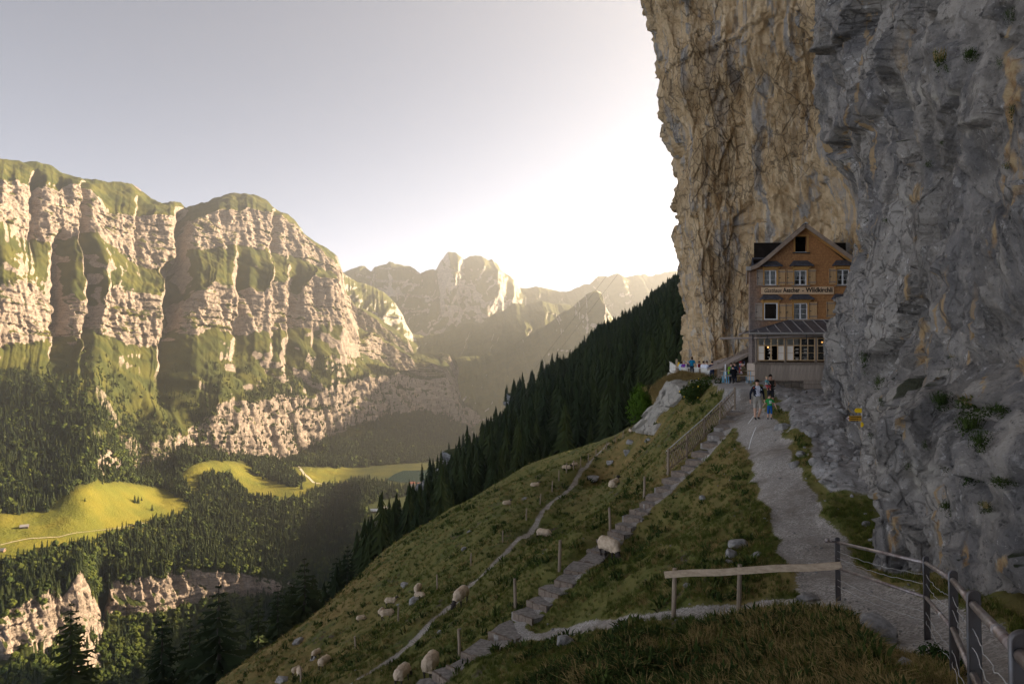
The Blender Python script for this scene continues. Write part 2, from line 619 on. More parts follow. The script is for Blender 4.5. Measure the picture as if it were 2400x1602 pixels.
    yR = dY((-150, 840), (0, 870), (130, 950), (190, 980), (240, 1075), (300, 1100), (600, 1230), (700, 1200), (1150, 1180))
    yR_b = lambda x: yR(x) - 22
    yS = dY((-150, 1920), (0, 2020), (400, 2520), (440, 2600), (800, 3000), (820, 3350), (1050, 3450), (1150, 3500))
    yUT = dY((-150, 1720), (0, 1830), (400, 2310), (440, 2390), (800, 2900), (820, 3250), (1050, 3250), (1150, 3300))
    yUB = lambda x: yUT(x) - 62
    yMT = dY((-150, 1480), (0, 1590), (400, 2040), (800, 2600), (900, 2950), (1150, 3100))
    yMB = lambda x: yMT(x) - 62
    yG = dY((-150, 700), (0, 720), (600, 900), (1150, 1000))
    levels = [(S, yS), (UCT, yUT), (UCB, yUB), (MCT, yMT), (MCB, yMB), (LCT, LC_t), (LCB, LC_b), (FT, yF), (MB_, yM), (RT, yR), (RB, yR_b), (GB, yG)]
    rows = [36, 62, 50, 66, 60, 34, 46, 40, 28, 20, 10]
    V, LV, PY = sheet(px, levels, rows, [1.5, 6, 7, 5, 6, 7, 6, 1.0, 0.8, 6, 6, 0])
    # the meadows lie smooth
    md = sstep(6.6, 7.0, LV) * (1 - sstep(8.2, 8.6, LV))
    PY = PY * (1 - md) + blur(PY, 320, 1) * md
    V[..., 1] = V[..., 1] * (1 - md) + blur(V[..., 1], 320, 1) * md
    V[..., 1] = blur(blur(V[..., 1], 3, 1), 1, 0)
    V[..., 0] = (px[None] - CX) / F * V[..., 1]
    V[..., 2] = (HY - PY) / F * V[..., 1]
    nrm = np.array([0.88, -0.475, 0.0])
    tan = np.array([0.475, 0.88, 0.0])
    A = V @ tan
    Z = V[..., 2].copy()
    L = np.arange(len(levels), dtype=float)
    # how much the rock and the slopes are pushed in and out, per level
    wall = np.interp(LV, L, [0.25, 1, 1, 1, 1, 1.0, 0.8, 0.1, 0.0, 0.8, 0.9, 0.5])
    cliff = ((LV > 0.95) & (LV < 2.05)) * 1.0 + ((LV > 2.95) & (LV < 4.05)) * 1.0 + ((LV > 8.95) & (LV < 10.05)) * 0.9
    lowc = ((LV > 4.95) & (LV < 6.05)) * np.interp(px, [420, 520, 1150], [0.35, 1.0, 1.0])[None]
    cliff = blur(np.clip(cliff + lowc * 0.8, 0, 1), 2, 0)
    pxg = np.repeat(px[None], len(V), 0)

    def gul(lst, lv0, lv1):
        g = 0.0
        for c, w, d in lst:
            cc = c + 6 * noise(PY / 25.0, c)
            g = g + d * np.exp(-np.abs((pxg - cc) / w) ** 1.6)
        return g * sstep(lv0 - 0.5, lv0, LV) * (1 - sstep(lv1, lv1 + 0.8, LV))

    def billow(x, y, z, o=4, gain=0.5):
        """Rounded bulges parted by sharp creases."""
        q, am = 0.0, 1.0
        for i in range(o):
            q = q + am * (2.2 * np.abs(noise(x + 13.1 * i, y + 4.7 * i, z + 2.3 * i)) - 0.6)
            x, y, am = x * 2.1, y * 2.1, am * gain
        return q

    d = -gul([(150, 18, 75), (212, 11, 55), (412, 22, 85), (566, 12, 30), (690, 12, 34), (640, 8, 10), (745, 8, 12)], 2.2, 4.2)
    d -= gul([(437, 13, 95), (205, 10, 45), (85, 9, 26), (330, 7, 18), (650, 7, 26)], 0.6, 2.0)
    # ledge spurs between the two cliffs: the grassy triangles
    d += gul([(225, 34, 45), (20, 40, 25), (380, 26, 16), (480, 30, 20), (545, 28, 18), (620, 26, 22), (700, 26, 24), (780, 28, 20)], 2.5, 3.0)
    # slopes below: rounded spurs and creased gullies that run down
    warp = 40 * fbm(A / 220, Z / 220, 3.0, 3)
    low = sstep(3.9, 4.6, LV) * (1 - sstep(6.2, 6.9, LV))
    d += low * (24 * billow((A + warp) / 230, Z / 700, 1.0, 4, 0.5))
    mid = sstep(1.9, 2.3, LV) * (1 - sstep(2.9, 3.1, LV))
    d += mid * 9 * billow((A + warp) / 150, Z / 600, 6.0, 4)
    d += wall * 14 * fbm(A / 150, Z / 110, 0.7, 5, 0.5)
    # cliffs: buttresses, cracks, strata
    d += cliff * 8 * billow((A + 0.5 * warp) / 95, Z / 420, 9.0, 4, 0.5)
    zz = Z + 0.10 * A + 14 * fbm(A / 160, Z / 160, 4.0, 3)
    fa, fe = facets((A + 10 * noise(Z / 30, A / 60)) / 46, zz / 62, 1.0, 1)
    d += cliff * 5 * fa
    fa, fe = facets((A + 5 * noise(Z / 14, A / 30)) / 17, zz / 24, 1.0, 2)
    d += cliff * (2.8 * fa - 2.5 * sstep(0.10, 0.0, fe))
    fa, fe = facets(A / 7.5, zz / 7.5, 1.0, 4)
    d += cliff * 1.3 * fa
    st = (zz / 27.0) % 1.0
    st2 = (zz / 10.3 + 0.4) % 1.0
    sm = sstep(-0.35, 0.45, noise(A / 140, zz / 60, 2.0))
    d += cliff * (0.35 + 0.65 * sm) * (9 * (0.5 - st) + 3.4 * (0.5 - st2))
    d += cliff * 2.4 * fbm(A / 22, Z / 22, 15.0, 5, 0.62)
    d -= cliff * 6 * sstep(0.72, 0.95, ridged(A / 38, Z / 160, 8.0, 2, 0.4))
    gra = 1 - cliff
    d += gra * wall * 4.0 * billow((A + warp) / 50, Z / 240, 19.0, 4, 0.6)
    top = (1 - sstep(0.0, 1.0, LV))
    d += top * 10 * fbm(A / 90, V[..., 1] / 90, 2.0, 4)
    # ledges and little rock bands on the wooded slopes
    zl = Z + 30 * fbm(A / 260, Z / 300, 12.0, 3)
    f = (zl / 62.0) % 1.0
    band = low * sstep(0.05, 0.35, fbm(A / 150, Z / 90, 21.0, 3)) * (1 - sstep(6.2, 7.0, LV))
    V[..., 2] += band * 17 * (sstep(0.70, 0.86, f) - f)
    V += d[..., None] * nrm
    flat = np.clip(1 - np.abs(LV - 7.8) / 0.9, 0, 1)
    V[..., 2] += 4.0 * (1 - cliff) * fbm(V[..., 0] / 60, V[..., 1] / 60, 0.0, 4, 0.5) * (1 - 0.5 * flat)
    V[..., 2] += 8 * top * fbm(V[..., 0] / 60, V[..., 1] / 60, 7.0, 4)
    # the floor round the lake is level
    lk = sstep(800, 860, pxg) * sstep(6.9, 7.0, LV) * (1 - sstep(8.6, 9.0, LV))
    V[..., 2] = V[..., 2] * (1 - lk) + lk * -(FLOOR - 1.0)
    N = grid_normals(V)
    N *= np.sign(N[..., 2:3] + 1e-9)
    nz = blur(blur(N[..., 2], 1, 0), 1, 1)
    rock = sstep(0.62, 0.42, nz + 0.10 * fbm(A / 40, Z / 25, 5.0, 3))
    rock = np.clip(rock + 0.55 * cliff * sstep(0.85, 0.5, nz), 0, 1)
    rock *= 1 - 0.75 * low * sstep(500, 440, pxg) * (1 - lowc)
    rock *= 1 - sstep(6.8, 7.1, LV) * (1 - sstep(8.8, 9.0, LV))
    mead = sstep(6.9, 7.15, LV) * (1 - sstep(8.0, 8.3, LV)) * (1 - sstep(780, 860, pxg))  # bright meadow tone fades out by the lake, valley shade put into the colour
    scrub = low * sstep(-0.1, 0.35, fbm(A / 70, Z / 50, 33.0, 4)) * 0.85
    scrub = np.clip(scrub + sstep(8.1, 8.4, LV), 0, 1)
    me = mesh_from("mountain", V.reshape(-1, 3), grid_faces(*V.shape[:2]), False, {"rock": rock, "meadow": mead, "scrub": scrub})
    tag(link("mountain", me, M_MOUNTAIN), kind="structure")
    return V, LV, PY, pxg, N, rock, cliff


MTN = build_mountain()

# -- lake
lake_pts = [P(1290, 1093, 2000)]
lake_pix = [(905, 1124), (925, 1110), (945, 1102), (990, 1101), (1040, 1097), (1085, 1093), (1150, 1092), (1200, 1100), (1190, 1135), (1100, 1140), (1040, 1136), (985, 1131), (940, 1130)]
ZL = 320.0
lv = [((px - CX) / F * (ZL * F / (py - HY)), ZL * F / (py - HY), -ZL) for px, py in lake_pix]
t = NT("lake_water", 0.08, 0.5)
M_LAKE = t.done((0.012, 0.035, 0.030), t.bump(t.noise(t.co(), 0.2, 3.0), 0.08, 0.5))
tag(link("lake", mesh_from("lake", lv, [tuple(range(len(lv)))[::-1]], False), M_LAKE), kind="structure")


# -- farther ranges
def far_range(name, sky_line, base_py, y_top, y_base, mat, amp, seed, rows=70, step=2.2, cliffs=0.68, sun_side=1.0, tilt=0.0):
    xs = [p[0] for p in sky_line]
    px = np.arange(xs[0], xs[-1], step)
    top = pl(sky_line)
    tpy = top(px) + 2.5 * fbm(px / 14.0, seed, 0.5, 4, 0.6)
    bpy_ = base_py(px) if callable(base_py) else np.full(len(px), float(base_py))
    yt = y_top(px) if callable(y_top) else np.full(len(px), float(y_top))
    yb = y_base(px) if callable(y_base) else np.full(len(px), float(y_base))
    t_ = np.linspace(0, 1, rows)[:, None]
    py = tpy + (bpy_ - tpy) * t_
    yy = yt + (yb - yt) * t_ ** 0.75
    V = np.stack([(px - CX) / F * yy, yy, (HY - py) / F * yy], -1)
    x, z = V[..., 0], V[..., 2]
    m = np.sin(np.pi * np.clip(t_, 0, 1)) ** 0.5 * (1 - 0.3 * t_)
    w = amp * 0.7 * fbm(x / (amp * 7), z / (amp * 7), seed, 3)
    d = amp * 1.5 * ridged((x + w) / (amp * 6.0), z / (amp * 12), seed + 3, 5, 0.55) + amp * 0.6 * fbm(x / (amp * 2), z / (amp * 2), seed + 1, 4)
    zz = z + 0.15 * x + w
    band = sstep(0, 0.5, fbm(x / (amp * 9), zz / (amp * 2.2), seed + 8, 3))
    d += band * amp * 0.7 * (0.5 - (zz / (amp * 1.6)) % 1.0)
    V[..., 1] -= m * d
    V[..., 0] += m * d * 0.35
    # the far side, so that it has a body
    back = V[0:1] + np.array([0, (yt.mean() - yb.mean()) * 0.8, 0]) - np.array([0, 0, 1]) * ((bpy_ - tpy) / F * yt)[None, :, None]
    V = np.concatenate([back, V], 0)
    N = grid_normals(V)
    nz = np.abs(N[..., 2])
    rock = sstep(cliffs + 0.1, cliffs - 0.1, nz + 0.10 * fbm(V[..., 0] / amp, V[..., 2] / amp, seed + 5, 3))
    zero = np.zeros(rock.shape)
    me = mesh_from(name, V.reshape(-1, 3), grid_faces(*V.shape[:2]), True, {"rock": rock, "meadow": zero + 0.15, "scrub": zero})
    return tag(link(name, me, mat), kind="structure")


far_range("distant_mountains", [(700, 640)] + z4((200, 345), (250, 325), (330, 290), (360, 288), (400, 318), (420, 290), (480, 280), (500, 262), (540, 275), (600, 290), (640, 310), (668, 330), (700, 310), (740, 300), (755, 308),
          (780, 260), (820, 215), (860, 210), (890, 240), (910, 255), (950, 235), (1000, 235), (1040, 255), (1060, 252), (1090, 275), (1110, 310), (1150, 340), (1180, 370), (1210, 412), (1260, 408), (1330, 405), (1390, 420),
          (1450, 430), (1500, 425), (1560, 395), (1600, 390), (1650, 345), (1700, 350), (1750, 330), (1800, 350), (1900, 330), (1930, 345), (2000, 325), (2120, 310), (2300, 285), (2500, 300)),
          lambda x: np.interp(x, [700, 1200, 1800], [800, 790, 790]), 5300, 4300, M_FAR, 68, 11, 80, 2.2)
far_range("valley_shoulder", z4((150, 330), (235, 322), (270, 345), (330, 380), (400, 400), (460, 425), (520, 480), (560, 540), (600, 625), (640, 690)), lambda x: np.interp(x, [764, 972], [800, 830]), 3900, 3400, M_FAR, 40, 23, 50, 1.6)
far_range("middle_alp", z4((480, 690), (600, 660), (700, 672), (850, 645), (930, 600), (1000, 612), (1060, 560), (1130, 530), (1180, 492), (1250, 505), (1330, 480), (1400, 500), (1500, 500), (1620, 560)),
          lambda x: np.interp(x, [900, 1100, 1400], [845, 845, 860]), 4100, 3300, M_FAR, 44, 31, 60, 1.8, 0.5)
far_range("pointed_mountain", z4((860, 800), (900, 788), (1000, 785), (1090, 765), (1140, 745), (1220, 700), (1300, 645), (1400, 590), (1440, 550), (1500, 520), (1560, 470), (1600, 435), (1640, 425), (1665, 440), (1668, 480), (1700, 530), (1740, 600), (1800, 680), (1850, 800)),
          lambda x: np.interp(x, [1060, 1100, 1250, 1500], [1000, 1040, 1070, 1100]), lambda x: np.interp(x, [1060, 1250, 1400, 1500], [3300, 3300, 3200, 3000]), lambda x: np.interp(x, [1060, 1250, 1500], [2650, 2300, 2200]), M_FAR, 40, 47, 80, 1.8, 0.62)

# ------------------------------------------------------------------ the shaded forest slope on this side of the valley
def build_slope():
    top = [(440, 1680, 150), (560, 1620, 165), (640, 1560, 180), (760, 1450, 220), (880, 1330, 320), (960, 1240, 450), (1010, 1170, 620), (1050, 1125, 800), (1090, 1070, 850), (1150, 1030, 880), (1195, 985, 900),
           (1225, 940, 900), (1255, 905, 880), (1300, 888, 850), (1335, 872, 830), (1400, 800, 900), (1450, 775, 950), (1500, 740, 980), (1560, 695, 1000), (1640, 632, 1020), (1700, 580, 1030), (1900, 430, 1050), (2200, 250, 1050), (2500, 120, 1000), (2900, -60, 950)]
    bot = [(440, 1800, 115), (560, 1720, 118), (700, 1560, 125), (900, 1400, 140), (1100, 1270, 160), (1240, 1180, 175), (1400, 1120, 180), (1480, 1080, 165), (1640, 980, 150), (1900, 820, 150), (2900, 500, 150)]
    px = np.linspace(440, 2900, 420)
    tp, ty = np.interp(px, [p[0] for p in top], [p[1] for p in top]), np.interp(px, [p[0] for p in top], [p[2] for p in top])
    bp, by = np.interp(px, [p[0] for p in bot], [p[1] for p in bot]), np.interp(px, [p[0] for p in bot], [p[2] for p in bot])
    tp = tp + F * (13 + 12 * np.exp(-(((px - 1030) / 70) ** 2))) / ty * sstep(1420, 1150, px)      # the trees on it, not the ground, make the outline
    t = np.linspace(0, 1, 120)[:, None]
    py = tp + (bp - tp) * t
    Y = 1.0 / ((1 / ty) * (1 - t) + (1 / by) * t)
    V = np.stack([(px - CX) / F * Y, Y, (HY - py) / F * Y], -1)
    m = np.clip(t * 6, 0, 1)
    V[..., 2] += m * (9 * fbm(V[..., 0] / 110, V[..., 1] / 110, 1.0, 4) + 6 * ridged(V[..., 0] / 60 + V[..., 1] / 300, V[..., 1] / 200, 3.0, 3)) * np.clip(Y / 500, 0.15, 1)
    crag = np.exp(-((px - 1262) / 38) ** 2)[None] * sstep(0.30, 0.05, t) + np.exp(-((px - 1135) / 45) ** 2)[None] * sstep(0.55, 0.1, t) + np.exp(-((px - 1070) / 20) ** 2)[None] * sstep(0.4, 0.05, t)
    V[..., 0] -= crag * (10 + 16 * ridged(V[..., 1] / 40, V[..., 2] / 30, 4.0, 4))
    clear = np.exp(-(((px[None] - 1485) / 40) ** 2) - ((py - 755 - (1485 - px[None]) * 0.55) / 14) ** 2) + np.exp(-(((px[None] - 1512) / 20) ** 2) - ((py - 795) / 12) ** 2) + 0.8 * np.exp(-(((px[None] - 1650) / 60) ** 2) - ((py - 850 + (px[None] - 1650) * .6) / 26) ** 2)
    hi = sstep(1420, 1640, px)[None, :, None]
    ridge = V[0:1] * (1 + hi * np.array([0.35, 0.25, 0.10])) + (1 - hi) * np.array([60, 160, -90.0])  # unseen crest carried back and up, added to throw shade over the valley
    back = ridge + np.array([150, 350, -250.0])
    V2 = np.concatenate([back, ridge, V], 0)
    N = grid_normals(V2)
    rock = np.clip(np.concatenate([crag[:2] * 0, crag], 0) * 1.3, 0, 1) * sstep(0.95, 0.6, np.abs(N[..., 2]))
    rock = np.maximum(rock, sstep(0.38, 0.25, np.abs(N[..., 2])))
    mead = np.concatenate([clear[:2] * 0, np.clip(clear, 0, 1)], 0)
    me = mesh_from("forest_slope", V2.reshape(-1, 3), grid_faces(*V2.shape[:2]), True, {"rock": rock, "meadow": mead * 0.6, "scrub": 0.7 * (1 - mead)})
    tag(link("forest_slope", me, M_SLOPE), kind="structure")
    return V, px, py, crag, clear


SLOPE = build_slope()

# ------------------------------------------------------------------ the near ground
_g = [  # (px, py, depth) read off the photograph
    (1600, 882, 56), (1720, 898, 41), (1680, 894, 43), (1850, 917, 44), (1760, 913, 38), (1700, 922, 38), (1645, 888, 52), (1900, 935, 38),
    (1800, 1060, 23.5), (1770, 985, 29.7), (1830, 1150, 19.5), (1880, 1250, 16), (1930, 1350, 13.3), (1962, 1395, 12.2), (2060, 1420, 10.8), (2190, 1490, 9.2), (2300, 1560, 7.2),
    (1930, 1200, 17.5), (1990, 1300, 14.4),
    (1583, 1440, 13.8), (1748, 1430, 13), (1400, 1460, 17), (1300, 1490, 18.5), (1170, 1480, 20),
    (1650, 1200, 22), (1700, 1100, 25.5), (1728, 1010, 30), (1600, 1300, 18), (1450, 1350, 19.5), (1780, 1300, 15.2), (1800, 1400, 13),
    (1700, 1500, 10), (1700, 1600, 8.2), (1450, 1600, 9.4), (1300, 1600, 11.2), (1450, 1490, 13.4), (2000, 1500, 9.2), (2100, 1602, 7.2), (1900, 1440, 11), (1150, 1590, 15), (1050, 1600, 17.5), (1130, 1530, 18.8),
    (1250, 1395, 21.5), (1330, 1310, 23.5), (1400, 1240, 25.5), (1480, 1180, 28), (1565, 1110, 32), (1640, 1030, 34.5), (1710, 960, 37),
    (1275, 1266, 42), (1080, 1427, 28.2), (1010, 1581, 20.5), (905, 1449, 42), (745, 1565, 38), (693, 1590, 41), (1428, 1300, 24), (1440, 1140, 58), (1253, 1140, 102), (1188, 1182, 98), (1340, 1096, 95),
    (1450, 1022, 80), (1405, 1058, 68), (1360, 1100, 60), (1310, 1160, 51), (1260, 1213, 45), (1220, 1255, 41), (1180, 1295, 37.6), (1140, 1333, 34.7), (1100, 1371, 32), (1060, 1408, 30), (1020, 1445, 28), (950, 1512, 25.3), (870, 1566, 23.3), (810, 1605, 22),
    (560, 1568, 48), (740, 1440, 60), (900, 1293, 82), (1060, 1190, 102), (1240, 1088, 118), (1400, 1035, 112), (1475, 1003, 95),
    (1500, 1002, 62), (1560, 980, 52), (1600, 1000, 43), (1625, 940, 46), (1540, 1060, 44), (1500, 1120, 38), (1400, 1180, 44),
]
_gp = [P(*g) for g in _g] + [np.array(p, float) for p in [
    (3.03, 4.5, -2.56), (1.93, 2.6, -2.12), (0, 0, -1.75), (-1.5, 1, -2.6), (0.8, 4, -2.9), (3.6, 2.6, -2.0), (4.5, 5, -2.4), (3, 0, -1.8), (4, -4, -1.8), (-2, -4, -2.4),
    (6.75, 9, -3.2), (7.65, 12.2, -3.9), (7.4, 13.4, -4.05), (9.4, 17.7, -3.55), (11.5, 23, -2.9), (14.2, 30, -2.1), (18.9, 41.5, -2.0), (5.6, 6, -2.6),
    (12.5, 27, -2.3), (10.5, 22, -3.05), (16, 37, -2.05), (-30, 85, -42), (-45, 100, -57), (-68, 100, -68), (-50, 160, -78), (-69, 220, -98), (-22, 150, -52), (5, 175, -44), (28, 160, -34), (42, 130, -22), (-40, 55, -42), (-75, 60, -70), (-20, 20, -21), (-30, 0, -26),
    (-8, 5, -9.5), (-3, 7, -7), (25, 44, -1.5), (30, 20, -1), (12, 5, -2.5), (22, 60, -1.5), (30, 100, -7), (17, 66, -3.2), (60, 100, -10), (13.5, 56, -1.5), (18, 55, -1.5)]]
_gp = np.array(_gp)
_SX = np.array([1.0, 0.7])


def _phi(r2):
    return r2 * np.log(np.maximum(r2, 1e-9)) * 0.5


def _fit(pts):
    n = len(pts)
    q = pts[:, :2] * _SX / 20.0
    d2 = ((q[:, None] - q[None]) ** 2).sum(-1)
    K = _phi(d2) + np.eye(n) * 6e-4
    A = np.zeros((n + 3, n + 3))
    A[:n, :n] = K
    A[:n, n], A[:n, n + 1:] = 1, q
    A[n, :n], A[n + 1:, :n] = 1, q.T
    return q, np.linalg.solve(A, np.concatenate([pts[:, 2], [0, 0, 0]]))


_gq, _gw = _fit(_gp)


def seg_dist(x, y, pts):
    """Distance in plan to a polyline, and the running length of the nearest point."""
    best, run = np.full(np.shape(x), 1e9), np.zeros(np.shape(x))
    acc = 0.0
    for (ax, ay), (bx, by) in zip(pts[:-1], pts[1:]):
        dx, dy = bx - ax, by - ay
        L = math.hypot(dx, dy)
        t = np.clip(((x - ax) * dx + (y - ay) * dy) / (L * L), 0, 1)
        d = np.hypot(x - ax - t * dx, y - ay - t * dy)
        near = d < best
        best = np.where(near, d, best)
        run = np.where(near, acc + t * L, run)
        acc += L
    return best, run


def g0(x, y):
    x, y = np.asarray(x, float), np.asarray(y, float)
    sh = np.broadcast(x, y).shape
    x, y = np.broadcast_to(x, sh).ravel(), np.broadcast_to(y, sh).ravel()
    out = np.empty(len(x))
    for i in range(0, len(x), 40000):
        q = np.stack([x[i:i + 40000], y[i:i + 40000]], 1) * _SX / 20.0
        d2 = ((q[:, None] - _gq[None]) ** 2).sum(-1)
        out[i:i + 40000] = _phi(d2) @ _gw[:-3] + _gw[-3] + q @ _gw[-2:]
    return out.reshape(sh)


def xy(*pts):
    out = []
    for px, py, _ in pts:
        Y = np.geomspace(3, 150, 3000)
        k = np.argmax((HY - py) / F * Y < g0((px - CX) / F * Y, Y))
        out.append(((px - CX) / F * Y[k], Y[k]))
    return out


PATH = xy((1725, 900, 40.5), (1745, 935, 35), (1762, 985, 29.7), (1795, 1040, 25), (1818, 1100, 21.6), (1860, 1180, 18.3), (1900, 1270, 15.4), (1950, 1350, 13.2), (2030, 1400, 11.6), (2170, 1455, 9.9)) + [(5.2, 7.2), (4.2, 4.8), (3.2, 2.4), (2.0, 0), (2.0, -4)]
TRAIL = xy((1960, 1392, 12.4), (1860, 1405, 12.9), (1740, 1425, 13.6), (1600, 1440, 14.6), (1480, 1452, 16), (1400, 1462, 17), (1300, 1485, 18.6), (1190, 1478, 20))
SHEEP_PATH = [tuple(P(*q)[:2]) for q in ((1475, 1003, 95), (1450, 1022, 80), (1405, 1058, 68), (1360, 1100, 60), (1310, 1160, 51), (1260, 1213, 45), (1220, 1255, 41), (1180, 1295, 37.6), (1140, 1333, 34.7), (1100, 1371, 32), (1060, 1408, 30), (1020, 1445, 28), (950, 1512, 25.3), (870, 1566, 23.3), (810, 1605, 22), (700, 1680, 19))]
_steps = [(1728, 964), (1714, 982), (1705, 999), (1694, 1018), (1678, 1039), (1657, 1061), (1640, 1081), (1626, 1095), (1607, 1109), (1588, 1125), (1566, 1143), (1547, 1163), (1528, 1181), (1508, 1198), (1491, 1213), (1472, 1230), (1455, 1247), (1432, 1268), (1408, 1290),
          (1389, 1310), (1362, 1331), (1337, 1358), (1303, 1384), (1274, 1411), (1245, 1438), (1200, 1474), (1148, 1526), (1098, 1563), (1063, 1589), (1020, 1618), (980, 1650)]
STAIRS = xy((1712, 940, 0), *[(a, b, 0) for a, b in _steps])
TERRACE = [(13.9, 58), (13.5, 50), (13.0, 44), (12.0, 39.8), (12.2, 37.6), (13.4, 37.4), (14.6, 41.5), (15.5, 43.7), (16.2, 46.5), (24, 47), (24, 52), (19, 60), (14, 60)]


def inside(x, y, poly):
    r = np.zeros(np.shape(x), bool)
    for (ax, ay), (bx, by) in zip(poly, poly[1:] + poly[:1]):
        c = (ay > y) != (by > y)
        r ^= c & (x < (bx - ax) * (y - ay) / (by - ay + 1e-12) + ax)
    return r


def masks(x, y):
    dp, sp = seg_dist(x, y, PATH)
    wob = 0.25 * fbm(x / 1.2, y / 1.2, 2.0, 3)
    wp = np.interp(sp, [0, 6, 12, 18, 26, 30, 60], [1.0, 0.85, 0.68, 0.62, 0.62, 0.60, 0.6])
    path = 1 - sstep(-0.25, 0.30, dp - wp + wob)
    dt, _ = seg_dist(x, y, TRAIL)
    trail = 1 - sstep(-0.12, 0.16, dt - 0.30 + 0.7 * wob)
    ds, ss = seg_dist(x, y, SHEEP_PATH)
    sheepp = 1 - sstep(-0.1, 0.16, ds - 0.24 + 0.5 * wob)
    dst, sst = seg_dist(x, y, STAIRS)
    stair = 1 - sstep(-0.1, 0.1, dst - np.interp(sst, [0, 9, 14, 30], [0.46, 0.44, 0.34, 0.34]) + 0.35 * wob)
    ter = inside(x, y, TERRACE) * 1.0
    # rubble between the path and the cliff
    rub = sstep(0.2, 0.8, dp - wp + wob * 2) * (x > np.interp(y, [10, 13, 20, 30, 42], [9, 7.6, 8.2, 10.9, 13.2])) * sstep(16.5, 19.5, y) * (1 - sstep(41, 43, y))
    return path, trail, sheepp, stair, ter, np.clip(rub, 0, 1), dp, dst, sst


def ground(x, y):
    """Height of the near ground with its humps, without its finest relief."""
    x, y = np.asarray(x, float), np.asarray(y, float)
    path, trail, sp, stair, ter, rub, dp, dst, sst = masks(x, y)
    z = g0(x, y)
    rough = (1 - path) * (1 - ter) * (1 - 0.7 * trail) * (1 - 0.8 * stair) * (1 - 0.6 * sp)
    z = z + rough * (0.16 * fbm(x / 2.6, y / 2.6, 1.0, 4) + 0.06 * fbm(x / 0.7, y / 0.7, 4.0, 3)) * np.clip(np.hypot(x, y) / 6.0, 0.25, 1.3)
    # little terraces trodden by the sheep
    past = sstep(17, 24, y) * sstep(9.5, 6.0, x) * rough
    s = (z + 0.25 * fbm(x / 5, y / 5, 8.0, 2)) / 0.55
    z = z + past * 0.16 * (sstep(0.55, 0.95, s % 1.0) - (s % 1.0))
    f1, f2, v = worley(x / 0.8, y / 0.8, 0.0)
    z = z + rub * (0.40 * np.clip(0.55 - f1, 0, 1) * v + 0.18 * fbm(x / 1.1, y / 1.1, 5.0, 4) + 0.1)
    z = z + ter * np.clip(-1.62 - z, -0.6, 0.6) * sstep(0.0, 0.6, np.ones_like(x))
    z = z - 0.06 * path - 0.05 * trail - 0.08 * sp
    return z


def hit(px, py, y0=1.5, y1=150.0):
    """Where the ray through a pixel of the photograph meets the near ground."""
    Y = np.geomspace(y0, y1, 2600)
    X, Z = (px - CX) / F * Y, (HY - py) / F * Y
    g = g0(X, Y)
    i = np.argmax(Z < g)
    if not (Z < g).any():
        i = len(Y) - 1
    a, b = Y[max(i - 1, 0)], Y[i]
    yy = np.linspace(a, b, 12)
    g = ground((px - CX) / F * yy, yy)
    k = np.argmin(np.abs(g - (HY - py) / F * yy))
    y = yy[k]
    x = (px - CX) / F * y
    return Vector((x, y, float(ground(np.array([x]), np.array([y]))[0])))


def gz(x, y):
    return float(ground(np.array([float(x)]), np.array([float(y)]))[0])


def ground_material():
    t = NT("pasture_and_gravel", 0.95, 0.15)
    co = t.co()
    nb = t.noise(co, 0.35, 5.0, 0.6)
    nm_ = t.noise(co, 2.2, 5.0, 0.65)
    nf = t.noise(co, 14.0, 4.0, 0.7)
    g = t.mix(t.ramp(nm_, 0.35, 0.65), (0.075, 0.098, 0.020), (0.135, 0.138, 0.032))
    g = t.mix(t.ramp(nf, 0.45, 0.75, 0, 0.7), g, (0.036, 0.044, 0.014))
    dry = t.mix(t.ramp(nm_, 0.35, 0.65), (0.30, 0.20, 0.075), (0.19, 0.14, 0.05))
    g = t.mix(t.math('MULTIPLY', t.attr("dry"), t.ramp(nb, 0.30, 0.62)), g, dry)
    soil = t.mix(nf, (0.07, 0.05, 0.035), (0.12, 0.095, 0.07))
    g = t.mix(t.ramp(t.math('MULTIPLY', nm_, t.ramp(nb, 0.55, 0.35, 0.8, 1.2)), 0.60, 0.72), g, soil)
    v = t.voronoi(co, 34.0, 'F1', "Color")
    vs = t.sep(v)[0]
    st = t.mix(t.ramp(vs, 0.1, 0.9), (0.25, 0.222, 0.192), (0.50, 0.45, 0.395))
    st = t.mix(t.ramp(nm_, 0.4, 0.7, 0, 0.6), st, (0.29, 0.26, 0.23))
    st = t.mix(t.math('MULTIPLY', t.ramp(nb, 0.42, 0.62), t.ramp(nm_, 0.35, 0.6, 0.2, 0.8)), st, (0.20, 0.165, 0.13))
    gr = t.attr("gravel")
    e = t.math('ADD', gr, t.math('MULTIPLY', t.math('SUBTRACT', nf, 0.5), 0.8))
    c = t.mix(t.ramp(e, 0.42, 0.60), g, st)
    rk = t.mix(t.ramp(nm_, 0.4, 0.65), (0.26, 0.24, 0.22), (0.42, 0.39, 0.36))
    rk = t.mix(t.ramp(nf, 0.5, 0.7, 0, 0.7), rk, (0.10, 0.085, 0.07))
    e2 = t.math('ADD', t.attr("rubble"), t.math('MULTIPLY', t.math('SUBTRACT', nm_, 0.5), 0.7))
    c = t.mix(t.ramp(e2, 0.40, 0.60), c, rk)
    slab = t.mix(t.ramp(nm_, 0.35, 0.65), (0.52, 0.48, 0.44), (0.42, 0.39, 0.36))
    c = t.mix(t.attr("slab"), c, slab)
    h = t.math('ADD', nf, t.math('MULTIPLY', t.voronoi(co, 34.0), 0.8))
    nm = t.bump(h, 0.6, 0.03)
    return t.done(c, nm)


